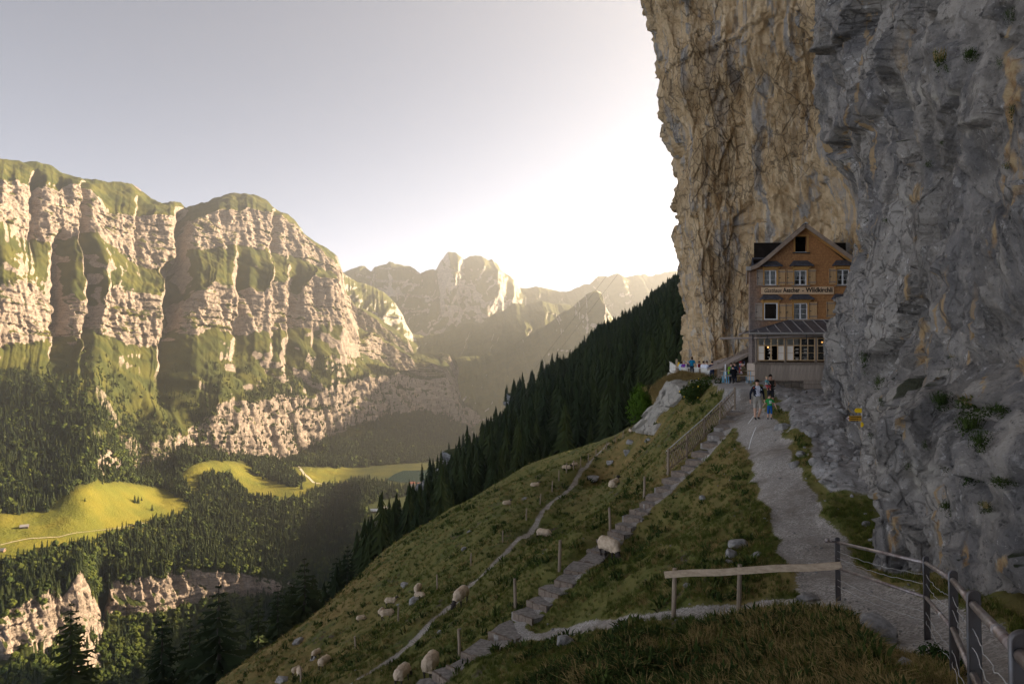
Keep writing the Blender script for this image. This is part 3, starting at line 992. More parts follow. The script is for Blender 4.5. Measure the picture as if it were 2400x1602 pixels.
def build_ground():
    v = np.concatenate([np.linspace(-3.5, 1.2, 14)[:-1], np.geomspace(1.2, 165, 470)])
    u = np.concatenate([np.linspace(-1.9, -0.62, 50)[:-1], np.linspace(-0.62, 0.72, 400), np.linspace(0.72, 1.4, 30)[1:]])
    Y = np.repeat(v[:, None], len(u), 1)
    X = u[None, :] * np.maximum(np.abs(Y), 2.2)
    Z = ground(X, Y)
    path, trail, sp, stair, ter, rub, dp, dst, sst = masks(X, Y)
    gravel = np.clip(np.maximum.reduce([path, trail * 0.9, sp * 0.62, stair * 0.7]), 0, 1)
    # dry grass: the crest of the pasture, round the outcrop, between the path and the steps
    dry = 0.35 + 0.9 * np.exp(-(((X - 11) / 4.0) ** 2) - (((Y - 62) / 16.0) ** 2)) + 0.55 * sstep(-6, -14, X + 0.12 * (Y - 45)) + 0.5 * np.exp(-(((X - 8) / 3.0) ** 2) - (((Y - 30) / 8.0) ** 2)) + 0.35 * (Y < 14)
    flat = np.abs(grid_normals(np.stack([X, Y, Z], -1))[..., 2])
    me = mesh_from("pasture", np.stack([X, Y, Z], -1).reshape(-1, 3), grid_faces(*X.shape), True, {"gravel": gravel, "dry": np.clip(dry, 0, 1), "rubble": rub * (1 - path), "slab": ter * sstep(0.80, 0.93, flat)})
    tag(link("pasture", me, ground_material()), kind="structure")


build_ground()


# ------------------------------------------------------------------ the near cliff
def rock_material(name):
    t = NT(name, 0.92, 0.18)
    co = t.co()
    tall = t.co((1, 1, 0.12))
    tall2 = t.co((1, 1, 0.045))
    n0 = t.noise(co, 0.16, 4.0, 0.55)
    n1 = t.noise(co, 0.9, 7.0, 0.62)
    n2 = t.noise(co, 5.0, 6.0, 0.7)
    s1 = t.noise(tall, 0.9, 6.0, 0.6, 0.4)
    s2 = t.noise(tall2, 1.7, 5.0, 0.6, 0.3)
    gray = t.mix(t.ramp(n1, 0.40, 0.60), (0.25, 0.222, 0.192), (0.47, 0.415, 0.355))
    gray = t.mix(t.ramp(s1, 0.42, 0.62, 0, 0.7), gray, (0.165, 0.158, 0.158))
    gray = t.mix(t.ramp(n0, 0.50, 0.66, 0, 0.6), gray, (0.56, 0.50, 0.43))
    spots = t.ramp(t.noise(co, 2.6, 8.0, 0.75), 0.57, 0.66)
    gray = t.mix(t.math('MULTIPLY', spots, t.ramp(n0, 0.35, 0.6, 0.25, 0.9)), gray, (0.74, 0.69, 0.64))
    gray = t.mix(t.ramp(n2, 0.54, 0.70, 0, 0.85), gray, (0.075, 0.070, 0.066))
    n4 = t.noise(co, 11.0, 4.0, 0.75)
    gray = t.mix(t.ramp(n4, 0.60, 0.72, 0, 0.75), gray, (0.62, 0.57, 0.52))
    gray = t.mix(t.ramp(n4, 0.42, 0.30, 0, 0.7), gray, (0.085, 0.076, 0.07))
    gray = t.mix(t.math('MULTIPLY', t.ramp(s2, 0.60, 0.67), t.ramp(n0, 0.45, 0.55)), gray, (0.52, 0.35, 0.18))
    tan = t.mix(t.ramp(n1, 0.30, 0.70), (0.55, 0.365, 0.185), (0.74, 0.545, 0.325))
    tan = t.mix(t.ramp(s1, 0.50, 0.63, 0, 0.9), tan, (0.36, 0.33, 0.30))
    tan = t.mix(t.ramp(s2, 0.585, 0.68, 0, 0.9), tan, (0.80, 0.63, 0.41))
    tan = t.mix(t.ramp(n0, 0.52, 0.66, 0, 0.65), tan, (0.40, 0.27, 0.14))
    tan = t.mix(t.ramp(n2, 0.56, 0.74, 0, 0.75), tan, (0.14, 0.10, 0.06))
    e = t.math('ADD', t.attr("tan"), t.math('MULTIPLY', t.math('SUBTRACT', s1, 0.5), 0.9))
    c = t.mix(t.ramp(e, 0.42, 0.58), gray, tan)
    pale = t.math('ADD', t.attr("pale"), t.math('MULTIPLY', t.math('SUBTRACT', n1, 0.5), 0.8))
    c = t.mix(t.ramp(pale, 0.5, 0.8, 0, 0.75), c, (0.58, 0.52, 0.43))
    och = t.math('ADD', t.attr("ochre"), t.math('MULTIPLY', t.math('SUBTRACT', n1, 0.5), 0.9))
    c = t.mix(t.ramp(och, 0.45, 0.85, 0, 0.80), c, t.mix(t.ramp(n2, 0.4, 0.6), (0.62, 0.43, 0.21), (0.46, 0.26, 0.10)))
    moss = t.math('ADD', t.attr("moss"), t.math('MULTIPLY', t.math('SUBTRACT', n1, 0.5), 0.9))
    c = t.mix(t.ramp(moss, 0.5, 0.65, 0, 0.9), c, t.mix(n2, (0.018, 0.025, 0.008), (0.05, 0.055, 0.016)))
    wv = t.n("ShaderNodeVectorMath", operation='ADD')
    t.put(wv.inputs[0], t.co((1, 1, 0.55)))
    t.put(wv.inputs[1], t.n("ShaderNodeTexNoise").outputs["Color"])
    crack = t.math('MAXIMUM', t.ramp(t.voronoi(wv.outputs[0], 0.55, 'DISTANCE_TO_EDGE'), 0.0, 0.03, 1.0, 0.0), t.math('MULTIPLY', t.ramp(t.voronoi(wv.outputs[0], 1.7, 'DISTANCE_TO_EDGE'), 0.0, 0.05, 1.0, 0.0), 0.7))
    crack = t.math('MULTIPLY', crack, t.ramp(n0, 0.42, 0.55))
    c = t.mix(t.math('MULTIPLY', crack, 0.5), c, (0.04, 0.037, 0.035))
    h = t.math('ADD', t.math('ADD', n1, t.math('MULTIPLY', n2, 0.55)), t.math('MULTIPLY', s1, 0.8))
    h = t.math('SUBTRACT', h, t.math('MULTIPLY', crack, 0.5))
    nm = t.bump(h, 1.0, 0.38)
    nm = t.bump(t.noise(co, 14.0, 5.0, 0.75), 0.8, 0.06, nm)
    return t.done(c, nm)


M_CLIFF = rock_material("weathered_limestone")


def build_cliff():
    base = [(3.5, -6), (4.6, 3), (6.75, 9), (7.65, 12.2), (7.4, 13.4), (8.3, 15), (9.4, 17.7), (11.5, 23), (14.2, 30), (16.8, 36), (18.9, 41.5), (20.6, 44.5), (22.2, 47), (23.3, 53), (20, 59.5), (17.55, 60), (17.4, 64), (20, 80), (32, 110)]

    def lay(**kw):
        b = [list(p) for p in base]
        for k, v in kw.items():
            b[int(k[1:])] = list(v)
        return b

    rec = dict(p1=(6.2, 3), p2=(8.1, 9), p3=(8.9, 12), p4=(9.0, 13.6), p5=(9.5, 15.3), p6=(9.9, 17.6))
    mid = dict(rec, p7=(11.8, 23), p8=(15.6, 30), p9=(19.3, 36), p10=(22.2, 41.5), p11=(23.8, 44.5), p12=(24.9, 47), p13=(26, 54))
    hi = dict(rec, p7=(11.7, 23), p8=(15.4, 30), p9=(18.7, 36), p10=(21.4, 41.5), p11=(22.9, 44.5), p12=(23.9, 47.5), p13=(25.5, 54))
    tp = dict(rec, p7=(11.3, 23), p8=(14.6, 30), p9=(17.2, 36), p10=(19.4, 41.5), p11=(20.8, 44.5), p12=(22.0, 47.5), p13=(23.4, 53))
    layers = [(-9, lay()), (-1.3, lay()), (-0.2, lay(**rec)), (1.2, lay(**dict(rec, p9=(17.0, 36), p10=(19.2, 41.5), p11=(21.0, 44.5)))), (3.6, lay(**dict(mid, p15=(17.1, 60), p16=(17.0, 64)))), (7.5, lay(**dict(hi, p15=(16.5, 60), p16=(16.6, 64)))),
              (10.5, lay(**dict(hi, p15=(16.2, 60), p16=(16.4, 64)))), (15.7, lay(**dict(tp, p14=(19.6, 58.5), p15=(15.9, 60), p16=(16.1, 64)))), (20.2, lay(**dict(tp, p14=(19.2, 58), p15=(15.7, 60), p16=(15.9, 64)))),
              (24, lay(**dict(tp, p14=(18.6, 57.5), p15=(14.6, 60), p16=(14.8, 64)))), (27.7, lay(**dict(tp, p14=(18.2, 57.3), p15=(14.0, 60), p16=(14.2, 64)))), (31.5, lay(**dict(tp, p14=(17.6, 57), p15=(12.4, 60), p16=(12.6, 64)))),
              (45, lay(**dict(tp, p14=(16, 56), p15=(9.5, 60), p16=(9.7, 64)))), (170, lay(**dict(tp, p14=(22, 60), p15=(16, 64), p16=(18, 68))))]
    wts = [5, 40, 90, 40, 36, 46, 70, 66, 50, 40, 28, 24, 34, 84, 100, 34, 26, 6]
    tt = np.concatenate([i + np.arange(w) / w for i, w in enumerate(wts)] + [[len(wts)]])
    zs = np.concatenate([np.linspace(-7, 36, 540), np.linspace(36, 150, 24)[1:]])
    lz = np.array([l[0] for l in layers])
    LX = np.array([[p[0] for p in l[1]] for l in layers])
    LY = np.array([[p[1] for p in l[1]] for l in layers])
    idx = np.arange(len(base))
    BX = np.array([np.interp(tt, idx, r) for r in LX])
    BY = np.array([np.interp(tt, idx, r) for r in LY])
    X = np.array([np.interp(zs, lz, BX[:, j]) for j in range(len(tt))]).T
    Y = np.array([np.interp(zs, lz, BY[:, j]) for j in range(len(tt))]).T
    X, Y = blur(blur(X, 6, 1), 6, 0), blur(blur(Y, 6, 1), 6, 0)
    Z = np.repeat(zs[:, None], len(tt), 1)
    T = np.repeat(tt[None], len(zs), 0)
    dx, dy = np.gradient(X, axis=1), np.gradient(Y, axis=1)
    L = np.hypot(dx, dy) + 1e-9
    nx, ny = -dy / L, dx / L
    s = np.cumsum(np.hypot(np.diff(X[200], prepend=X[200, 0]), np.diff(Y[200], prepend=Y[200, 0])))
    S = np.repeat(s[None], len(zs), 0)
    tan = sstep(11.4, 14.0, T + 0.9 * noise(S / 1.4, Z / 12.0, 2.0) + 1.2 * sstep(5, 10, Z) * (1 - sstep(24, 33, Z)))
    near = np.clip(Y / 13.0, 0.55, 1.0)
    gx, gy = X, Y
    # grey wall: dipping slabs, blocks and hollows
    q = Z - 0.55 * S
    wu, wv = S + 0.8 * noise(Z / 4, S / 5), Z + 0.8 * noise(S / 4, Z / 6, 3.0)
    d1 = 0.8 * fbm(S / 7.5, Z / 9.0, 1.0, 3)
    fa, fe = facets((wu * 0.8 + wv * 0.5) / 4.2, (wv * 0.9 - wu * 0.5) / 5.5, 1.0, 11)
    d1 += 0.85 * fa
    fa, fe = facets((wu * 0.85 + wv * 0.45) / 1.5, (wv - wu * 0.55) / 1.8, 1.0, 12)
    d1 += 0.34 * fa - 0.10 * sstep(0.08, 0.0, fe)
    fa, fe = facets((S + 0.2 * Z) / 0.55, (Z - 0.5 * S) / 0.62, 1.0, 13)
    d1 += 0.13 * fa - 0.04 * sstep(0.08, 0.0, fe)
    fa, fe = facets(S / 0.21, Z / 0.25, 1.0, 14)
    d1 += 0.045 * fa
    d1 += 0.10 * fbm(S / 0.9, Z / 0.9, 9.0, 5, 0.62)
    blk = (1 - sstep(-0.2, 1.2, Z + 0.5 * noise(S / 1.5))) * (1 - sstep(16.5, 19.5, Y))
    fa, fe = facets((S + 0.12 * noise(Z / 0.5, S)) / 0.85, (Z - 0.28 * S + 0.1 * noise(S / 0.6, Z)) / 0.48, 0.7, 15)
    d1 = d1 * (1 - 0.45 * blk) + blk * (0.42 * fa - 0.16 * sstep(0.10, 0.0, fe))
    d1 += 1.3 * np.exp(-(((S - s[np.searchsorted(tt, 8.2)]) / 6) ** 2)) * sstep(9.8, 10.3, Z + 0.4 * noise(S / 2)) * (1 - sstep(11, 20, Z))
    d1 += 0.75 * np.exp(-(((S - s[np.searchsorted(tt, 6.8)]) / 3.2) ** 2)) * sstep(7.2, 7.6, Z + 0.3 * noise(S / 1.3)) * (1 - sstep(8, 13, Z))
    # tan prow: upright flutes, breaks and one great crease
    d2 = 0.55 * ridged(S / 1.9 + 0.25 * noise(Z / 5.0), Z / 13.0, 2.0, 4, 0.5) + 0.9 * fbm(S / 7.0, Z / 9.0, 6.0, 3)
    q2 = Z + 0.35 * (S - s[-60]) * 0.4 + 0.8 * noise(S / 3.0, 4.0)
    d2 += 1.5 * sstep(21.6, 24.0, q2) * (1 - sstep(24, 29, q2)) * (0.6 + 0.6 * noise(S / 2.5, 1.0))
    d2 += 0.5 * (0.5 - ((q2 / 3.7) % 1.0)) * sstep(0.0, 0.4, noise(S / 4.0, Z / 4.0, 7.0))
    fa, fe = facets((S + 0.3 * noise(Z / 3, S / 3)) / 1.5, Z / 3.4, 1.0, 21)
    d2 += 0.55 * fa - 0.15 * sstep(0.08, 0, fe)
    fa, fe = facets(S / 0.6, Z / 1.1, 1.0, 22)
    d2 += 0.26 * fa
    d2 += 0.16 * fbm(S / 0.7, Z / 1.0, 3.0, 4, 0.62)
    d2 -= d2[(Z > 0) & (Z < 32) & (T > 13.5) & (T < 15.5)].mean() + 0.1
    d = (d1 * (1 - tan) + d2 * tan) * near
    d *= 1 - 0.85 * np.exp(-((T - 15.2) / 0.5) ** 2) * (Z < 33) * 0.6
    d *= 1 - 0.75 * (1 - sstep(11, 14, Z)) * np.exp(-((T - 11.0) / 1.6) ** 2)
    d = d - np.maximum(d, 0) * 0.85 * sstep(1.0, 2.2, Z) * (1 - sstep(8.0, 10.0, Z)) * np.exp(-((T - 9.3) / 2.2) ** 4)
    X2, Y2 = X + nx * d, Y + ny * d
    Z2 = Z + 0.12 * near * fbm(S / 1.5, Z / 1.5, 30.0, 3)
    V = np.stack([X2, Y2, Z2], -1)
    N = grid_normals(V)
    N *= np.sign((N[..., 0] * nx + N[..., 1] * ny))[..., None]
    moss = 0.62 * sstep(0.25, 0.7, N[..., 2]) * sstep(0.1, 0.5, fbm(S / 1.0, Z / 1.0, 17.0, 4)) * (1 - tan * 0.7)

    def blob(px, py, w, h):
        ppx, ppy = CX + F * V[..., 0] / np.maximum(V[..., 1], 0.5), HY - F * V[..., 2] / np.maximum(V[..., 1], 0.5)
        ppx = ppx + w * 1.6 * fbm(S / 0.8, Z / 1.6, px, 4, 0.65)
        ppy = ppy + h * 0.5 * fbm(S / 0.5, Z / 1.0, py, 3, 0.6)
        return np.exp(-np.abs((ppx - px) / w) ** 2 - np.abs((ppy - py) / h) ** 2) * (V[..., 1] > 3)

    # ochre stains where pieces have broken off, each at its place on the wall
    ochre = np.zeros(X.shape)
    for b in [(2168, 820, 16, 95), (2150, 450, 9, 50), (1985, 330, 8, 120), (2000, 560, 14, 60), (2330, 540, 16, 70), (1975, 80, 14, 40), (2375, 250, 20, 300), (2100, 1220, 16, 100), (2195, 1230, 8, 30), (2310, 890, 8, 50), (2255, 1300, 11, 40), (2345, 1320, 12, 32), (2090, 1290, 10, 70), (2395, 860, 14, 30)]:
        ochre = np.maximum(ochre, blob(*b))
    pale = np.zeros(X.shape)
    for b in [(2190, 230, 100, 60), (2120, 480, 16, 60), (2250, 1080, 20, 30), (2150, 1120, 60, 120), (2330, 1180, 70, 60), (1710, 780, 60, 50), (2300, 300, 60, 50), (2080, 950, 30, 60)]:
        pale = np.maximum(pale, 0.75 * blob(*b))
    me = mesh_from("cliff", V.reshape(-1, 3), grid_faces(*X.shape), False, {"tan": tan, "moss": moss, "ochre": ochre, "pale": pale})
    tag(link("cliff", me, M_CLIFF), kind="structure")
    return V, T, N, nx, ny


CLIFF = build_cliff()

# ------------------------------------------------------------------ trees
def tree_material(name, a, b, fine=2.0):
    t = NT(name, 0.9, 0.1)
    r = t.rand()
    c = t.mix(r, a, b)
    c = t.mix(t.ramp(t.noise(t.co(), fine, 4.0, 0.7), 0.4, 0.7, 0, 0.6), c, tuple(x * 0.45 for x in a))
    return t.done(c)


M_CONIFER = tree_material("spruce_needles", (0.016, 0.026, 0.010), (0.034, 0.044, 0.013))
M_CONIFER_FAR = tree_material("far_spruce_needles", (0.015, 0.023, 0.008), (0.034, 0.042, 0.011), 0.6)
M_BROAD = tree_material("beech_leaves", (0.026, 0.040, 0.008), (0.060, 0.070, 0.011), 0.5)
M_BARK = grain("spruce_bark", (0.07, 0.055, 0.045), (0.035, 0.028, 0.024), 4.0, (1, 1, 0.2))


def skirt_tree(seed, layers, spikes, r0=0.19, lift=0.06):
    """A conifer 1 m tall made of ragged skirts of branches."""
    r = random.Random(seed)
    b = MB()
    for i in range(layers):
        f = i / (layers - 1)
        z = lift + (0.93 - lift) * f
        rad = r0 * (1 - f) ** 0.85 * r.uniform(0.85, 1.12) + 0.012
        h = (1 - lift) / layers * 1.9
        a0 = r.random() * 6.28
        vs = [(r.uniform(-.01, .01), r.uniform(-.01, .01), min(z + h * 0.8, 1.0))]
        for k in range(spikes * 2):
            a = a0 + math.pi * k / spikes + r.uniform(-.12, .12)
            q = rad * (r.uniform(0.8, 1.25) if k % 2 == 0 else r.uniform(0.35, 0.6))
            zz = z - (r.uniform(0.1, 0.5) * h if k % 2 == 0 else -0.15 * h)
            vs.append((q * math.cos(a), q * math.sin(a), zz))
        n = spikes * 2
        b.add(vs, [(0, 1 + k, 1 + (k + 1) % n) for k in range(n)])
    return b


def blob_tree(seed, lumps=6, sub=2):
    """A broadleaf crown 1 m tall: several ragged lumps with loose leaf faces."""
    r = random.Random(seed)
    b = MB()
    for i in range(lumps):
        bm = bmesh.new()
        bmesh.ops.create_icosphere(bm, subdivisions=sub, radius=1.0)
        c = Vector((r.uniform(-.2, .2), r.uniform(-.2, .2), r.uniform(.35, .8)))
        rad = r.uniform(.16, .26)
        vs = []
        for v in bm.verts:
            n = v.co.normalized()
            k = rad * (1 + 0.35 * float(noise(n.x * 2.3 + seed, n.y * 2.3 + i, n.z * 2.3)) + r.uniform(-.12, .12))
            vs.append(c + n * k)
        b.add(vs, [tuple(v.index for v in f.verts) for f in bm.faces])
        bm.free()
    b.tube([(0, 0, 0), (0, 0, .5)], [.03, .02], 5)
    return b


def src(name, b, mat):
    me = b.mesh(name)
    me.materials.append(mat)
    return bpy.data.objects.new(name, me)         # never linked: only a source for scattered copies


SRC_CON = [src("far_spruce", skirt_tree(s, 6, 6, 0.17 + 0.02 * (s % 3)), M_CONIFER_FAR) for s in range(5)]
SRC_BRO = [src("far_beech", blob_tree(s + 40, 5, 1), M_BROAD) for s in range(4)]
SRC_MID = [src("slope_spruce", skirt_tree(s + 90, 11, 8, 0.15 + 0.015 * (s % 4)), M_CONIFER) for s in range(5)]


def tri_samples(V, dens, seed):
    """Random points on a grid surface with DENS (per square metre, per cell). Returns points and their cell rows/cols."""
    a = np.linalg.norm(np.cross(V[1:, :-1] - V[:-1, :-1], V[:-1, 1:] - V[:-1, :-1]), axis=-1)
    e = a * dens
    r = np.random.default_rng(seed)
    n = r.poisson(np.clip(e, 0, 50))
    ii, jj = np.nonzero(n)
    k = n[ii, jj]
    ii, jj = np.repeat(ii, k), np.repeat(jj, k)
    u, v = r.random(len(ii))[:, None], r.random(len(ii))[:, None]
    p = (V[ii, jj] * (1 - u) * (1 - v) + V[ii, jj + 1] * (1 - u) * v + V[ii + 1, jj] * u * (1 - v) + V[ii + 1, jj + 1] * u * v)
    return p, ii, jj


def plant_far_forest():
    V, LV, PY, PXG, N, rock, cliff = MTN
    X = CX + F * V[..., 0] / V[..., 1]
    Yp = HY - F * V[..., 2] / V[..., 1]
    polys = [
        [(-150, 850), (60, 870), (110, 930), (130, 1010), (180, 1000), (260, 1055), (330, 1040), (330, 1110), (270, 1130), (190, 1130), (110, 1198), (-150, 1215)],
        [(330, 1080), (400, 1085), (455, 1165), (445, 1180), (360, 1135)],
        [(440, 1192), (478, 1115), (540, 1112), (585, 1168), (690, 1172), (760, 1138), (850, 1124), (905, 1138), (945, 1144), (1000, 1150), (985, 1158), (900, 1165), (850, 1185), (870, 1215), (1010, 1200), (1150, 1190), (1150, 1500), (900, 1500), (600, 1500),
         (380, 1360), (200, 1400), (100, 1430), (0, 1460), (-150, 1490), (-150, 1318), (0, 1318), (130, 1285), (250, 1258), (440, 1200)],
        [(578, 1070), (660, 1090), (715, 1128), (690, 1142), (590, 1110)],
        [(740, 1078), (800, 1058), (900, 985), (1040, 970), (1150, 1020), (1060, 1078), (900, 1088), (780, 1098)],
        [(440, 960), (500, 980), (520, 1080), (470, 1060)],
    ]
    dense = np.zeros(X.shape)
    for q in polys:
        dense = np.maximum(dense, inside(np.maximum(X, -140) + 6 * noise(V[..., 0] / 40, V[..., 1] / 40), Yp + 5 * noise(V[..., 0] / 30, V[..., 1] / 30, 5.0), q) * 1.0)
    dense = np.maximum(dense * (1 - (LV > 9.05) * (LV < 9.95) * 0.8), sstep(9.9, 10.15, LV))
    low = sstep(4.1, 5.0, LV) * (1 - sstep(6.9, 7.0, LV))
    tan = np.array([0.475, 0.88, 0.0])
    A = V @ tan
    pat = sstep(-0.25, 0.30, fbm(A / 120, V[..., 2] / 70, 44.0, 4)) * low * np.interp(LV, [4, 5, 7], [0.25, 0.8, 1.0])
    dens = np.maximum(dense * 0.030, pat * 0.022) * (1 - sstep(0.35, 0.7, rock) * 0.93)
    dens *= 1 - sstep(6.95, 7.0, LV) * (1 - sstep(8.8, 9.0, LV)) * (1 - dense)
    dens += 0.0022 * sstep(3.0, 3.6, LV) * low
    lake = inside(X, Yp, lake_pix)
    dens = dens * (1 - lake)
    p, ii, jj = tri_samples(V, dens[:-1, :-1], 21)
    r = np.random.default_rng(22)
    con = r.random(len(p)) < np.clip(0.82 - 0.40 * sstep(8.9, 9.2, LV[ii, jj]) * (X[ii, jj] < 620) + 0.1 * noise(p[:, 0] / 60, p[:, 1] / 60), 0.2, 0.95)
    small = np.interp(LV[ii, jj], [3.5, 5.0, 6.5], [0.4, 0.7, 1.0])
    for name, m, so, lo, hi, wid in (("far_conifer_forest", con, SRC_CON, 11, 24, 1.15), ("far_beech_forest", ~con, SRC_BRO, 9, 17, 1.25)):
        h = (lo + (hi - lo) * r.random(m.sum())) * small[m]
        sc = np.stack([h * wid, h * wid, h], 1)
        q = p[m] - np.array([0, 0, 0.6])
        tag(instancer(name, q, sc, so, 5), kind="stuff")
    return X, Yp


MX, MYP = plant_far_forest()


def mhit(px, py):
    """The point of the far mountain seen at a pixel of the photograph."""
    V = MTN[0]
    d = np.hypot(MX - px, MYP - py)
    near = d < 3.0
    if not near.any():
        i = np.argmin(d)
    else:
        i = np.argmin(np.where(near, V[..., 1], 1e9))
    return Vector(V.reshape(-1, 3)[i])


def slope_forest():
    V, px, py, crag, clear = SLOPE
    wall = np.maximum(sstep(0.15, 0.5, crag), sstep(0.25, 0.6, clear))
    hide = (px > 1720)[None] * 0.93
    dens = 0.024 * (1 - wall * 0.96) * (1 - hide)
    p, ii, jj = tri_samples(V, dens[:-1, :-1], 31)
    keep = (p[:, 1] > 150)
    p = p[keep]
    r = np.random.default_rng(32)
    h = 13 + 12 * r.random(len(p)) ** 1.2
    # the 300 that show largest are trees of their own
    X = CX + F * p[:, 0] / p[:, 1]
    top = HY - F * (p[:, 2] + h) / p[:, 1]
    edge = np.interp(X, [560, 740, 900, 1060, 1240, 1400, 1475, 1500, 1560, 1600, 1680], [1566, 1438, 1291, 1186, 1086, 1033, 1000, 940, 880, 860, 840])
    vis = (top < edge - 8) & (X > 560) & (X < 1670)
    size = np.where(vis, h / p[:, 1], 0)
    order = np.argsort(-size)
    big = order[:262]
    rest = np.ones(len(p), bool)
    rest[big] = False
    tag(instancer("shaded_conifer_forest", p[rest] - [0, 0, 0.5], np.stack([h[rest] * 1.2, h[rest] * 1.2, h[rest]], 1), SRC_MID, 6), kind="stuff")
    return p[big], h[big]


BIG_TREES = slope_forest()


def branch_tree(seed, whorls=24, per=9, r0=0.21):
    """A conifer 1 m tall with single drooping boughs that carry needle sprays. Returns (crown, trunk)."""
    r = random.Random(seed)
    crown, trunk = MB(), MB()
    trunk.tube([(0, 0, -0.05), (0.004, 0, 0.4), (0, 0.003, 0.8), (0, 0, 1.0)], [0.016, 0.011, 0.005, 0.001], 6)
    for i in range(whorls):
        f = i / (whorls - 1)
        z = 0.05 + 0.93 * f ** 0.95
        rad = r0 * (1 - f) ** 0.75 * r.uniform(0.75, 1.15) + 0.014
        n = max(5, int(per * (1 - 0.35 * f)))
        for k in range(n):
            a = 6.283 * (k + r.uniform(-.35, .35)) / n + i * 1.1
            L = rad * r.uniform(0.7, 1.2)
            dr = r.uniform(0.10, 0.32) * L + 0.004
            d = Vector((math.cos(a), math.sin(a), 0))
            s = Vector((-math.sin(a), math.cos(a), 0))
            p0, p1, p2 = Vector((0, 0, z)), d * L * .55 + Vector((0, 0, z - dr * .4)), d * L + Vector((0, 0, z - dr * .75 + r.uniform(0, .012)))
            w = L * r.uniform(0.16, 0.26) + 0.004
            crown.add([p0, p1 + s * w - Vector((0, 0, w * .5)), p1 + Vector((0, 0, w * .15)), p1 - s * w - Vector((0, 0, w * .5)), p2], [(0, 1, 2), (0, 2, 3), (1, 4, 2), (2, 4, 3)])
            for q in (0.45, 0.75):
                c = p0.lerp(p2, q) - Vector((0, 0, dr * .1))
                for sg in (-1, 1):
                    e = c + s * sg * w * r.uniform(1.2, 1.9) + d * w * .7 - Vector((0, 0, w * r.uniform(.5, 1.3)))
                    crown.add([c - d * w * .35, e, c + d * w * .45], [(0, 1, 2)])
    return crown, trunk


def plant_near_conifers():
    crowns, trunks = [], []
    for s in range(4):
        c, t_ = branch_tree(70 + s, 24, 9, 0.17 + 0.02 * s)
        mc, mt = c.mesh("crown"), t_.mesh("trunk")
        mc.materials.append(M_CONIFER)
        mt.materials.append(M_BARK)
        crowns.append(mc)
        trunks.append(mt)
    mids = []
    for s in range(5):
        me = skirt_tree(190 + s, 13, 8, 0.15 + 0.012 * s).mesh("spruce_tree")
        me.materials.append(M_CONIFER)
        mids.append(me)
    r = random.Random(4)
    # conifers below the crest of the pasture: (tip px, tip py, depth, height, width, label)
    near = [
        (167, 1408, 104, 27, 1.35, "broad dark conifer at the valley corner, tip below the lit limestone cliffs"),
        (380, 1421, 110, 25, 1.05, "slim slim conifer between the broad one and the tall one"),
        (446, 1448, 112, 23, 1.05, "shortest dark conifer tucked against the tallest one below the gorge cliff"),
        (513, 1363, 98, 30, 1.35, "tallest dark conifer before the gorge cliff beside the grassy crest"),
        (606, 1401, 128, 25, 1.1, "thin dark conifer just below the pasture crest, first of the crest row"),
        (652, 1366, 140, 27, 1.15, "dark conifer behind the pasture crest, next to the dense pointed one"),
        (682, 1360, 150, 24, 1.2, "dark conifer with its tip hidden half by the pointed one on the crest"),
        (713, 1302, 150, 32, 1.25, "dense pointed dark conifer standing above the pasture crest over the gorge"),
        (735, 1345, 158, 26, 1.2, "dark conifer in the shade just beyond the dense pointed one"),
        (788, 1302, 165, 28, 1.15, "dark conifer with a lone sharp tip after the gap in the crest row"),
        (815, 1275, 175, 28, 1.15, "dark conifer on the crest between the sharp lone tip and the tall twin"),
        (853, 1240, 185, 31, 1.2, "tall dark conifer where the crest row meets the forest slope"),
        (882, 1285, 190, 26, 1.2, "dark conifer under the tall one at the upper end of the crest row"),
    ]
    for i, (px, py, Y, h, w, lab) in enumerate(near):
        tip = P(px, py, Y)
        e = empty("spruce_tree", (tip[0], tip[1], tip[2] - h), r.random() * 6)
        e.scale = (h * w, h * w, h)
        tag(e, lab, "tree", "conifers below the pasture crest")
        for nm, me in (("crown", crowns[i % 4]), ("trunk", trunks[i % 4])):
            link(nm, me, None, e)
    for (p, h) in zip(*BIG_TREES):
        o = link("spruce_tree", mids[r.randrange(5)])
        o.location = (p[0], p[1], p[2] - 0.5)
        o.rotation_euler = (0, 0, r.random() * 6.28)
        w = r.uniform(1.05, 1.4)
        o.scale = (h * w, h * w, h)
        tag(o, "dark conifer standing among the dense shaded forest behind the pasture", "tree", "conifers on the shaded forest slope")
    # lone trees on the sunny meadow
    for px, py, h, lab in ((318, 1176, 17, "dark conifer, taller of the pair alone on the sunny meadow"), (325, 1176, 15, "dark conifer, shorter of the pair alone on the sunny meadow"), (333, 1170, 9, "small bush-like conifer beside the pair on the sunny meadow"),
                           (357, 1194, 14, "single conifer with a long shadow just below the pair on the sunny meadow"), (446, 1196, 13, "round conifer at the tip of the sunny meadow by the forest edge"),
                           (708, 1144, 20, "dark conifer in the small clump on the second bright meadow"), (200, 1172, 8, "tiny dark conifer beside the boulders on the sunny meadow")):
        p = mhit(px, py)
        o = link("spruce_tree", mids[r.randrange(5)])
        o.location = p - Vector((0, 0, 0.5))
        o.scale = (h * 1.5, h * 1.5, h)
        tag(o, lab, "tree", "lone trees on the far meadow")


plant_near_conifers()

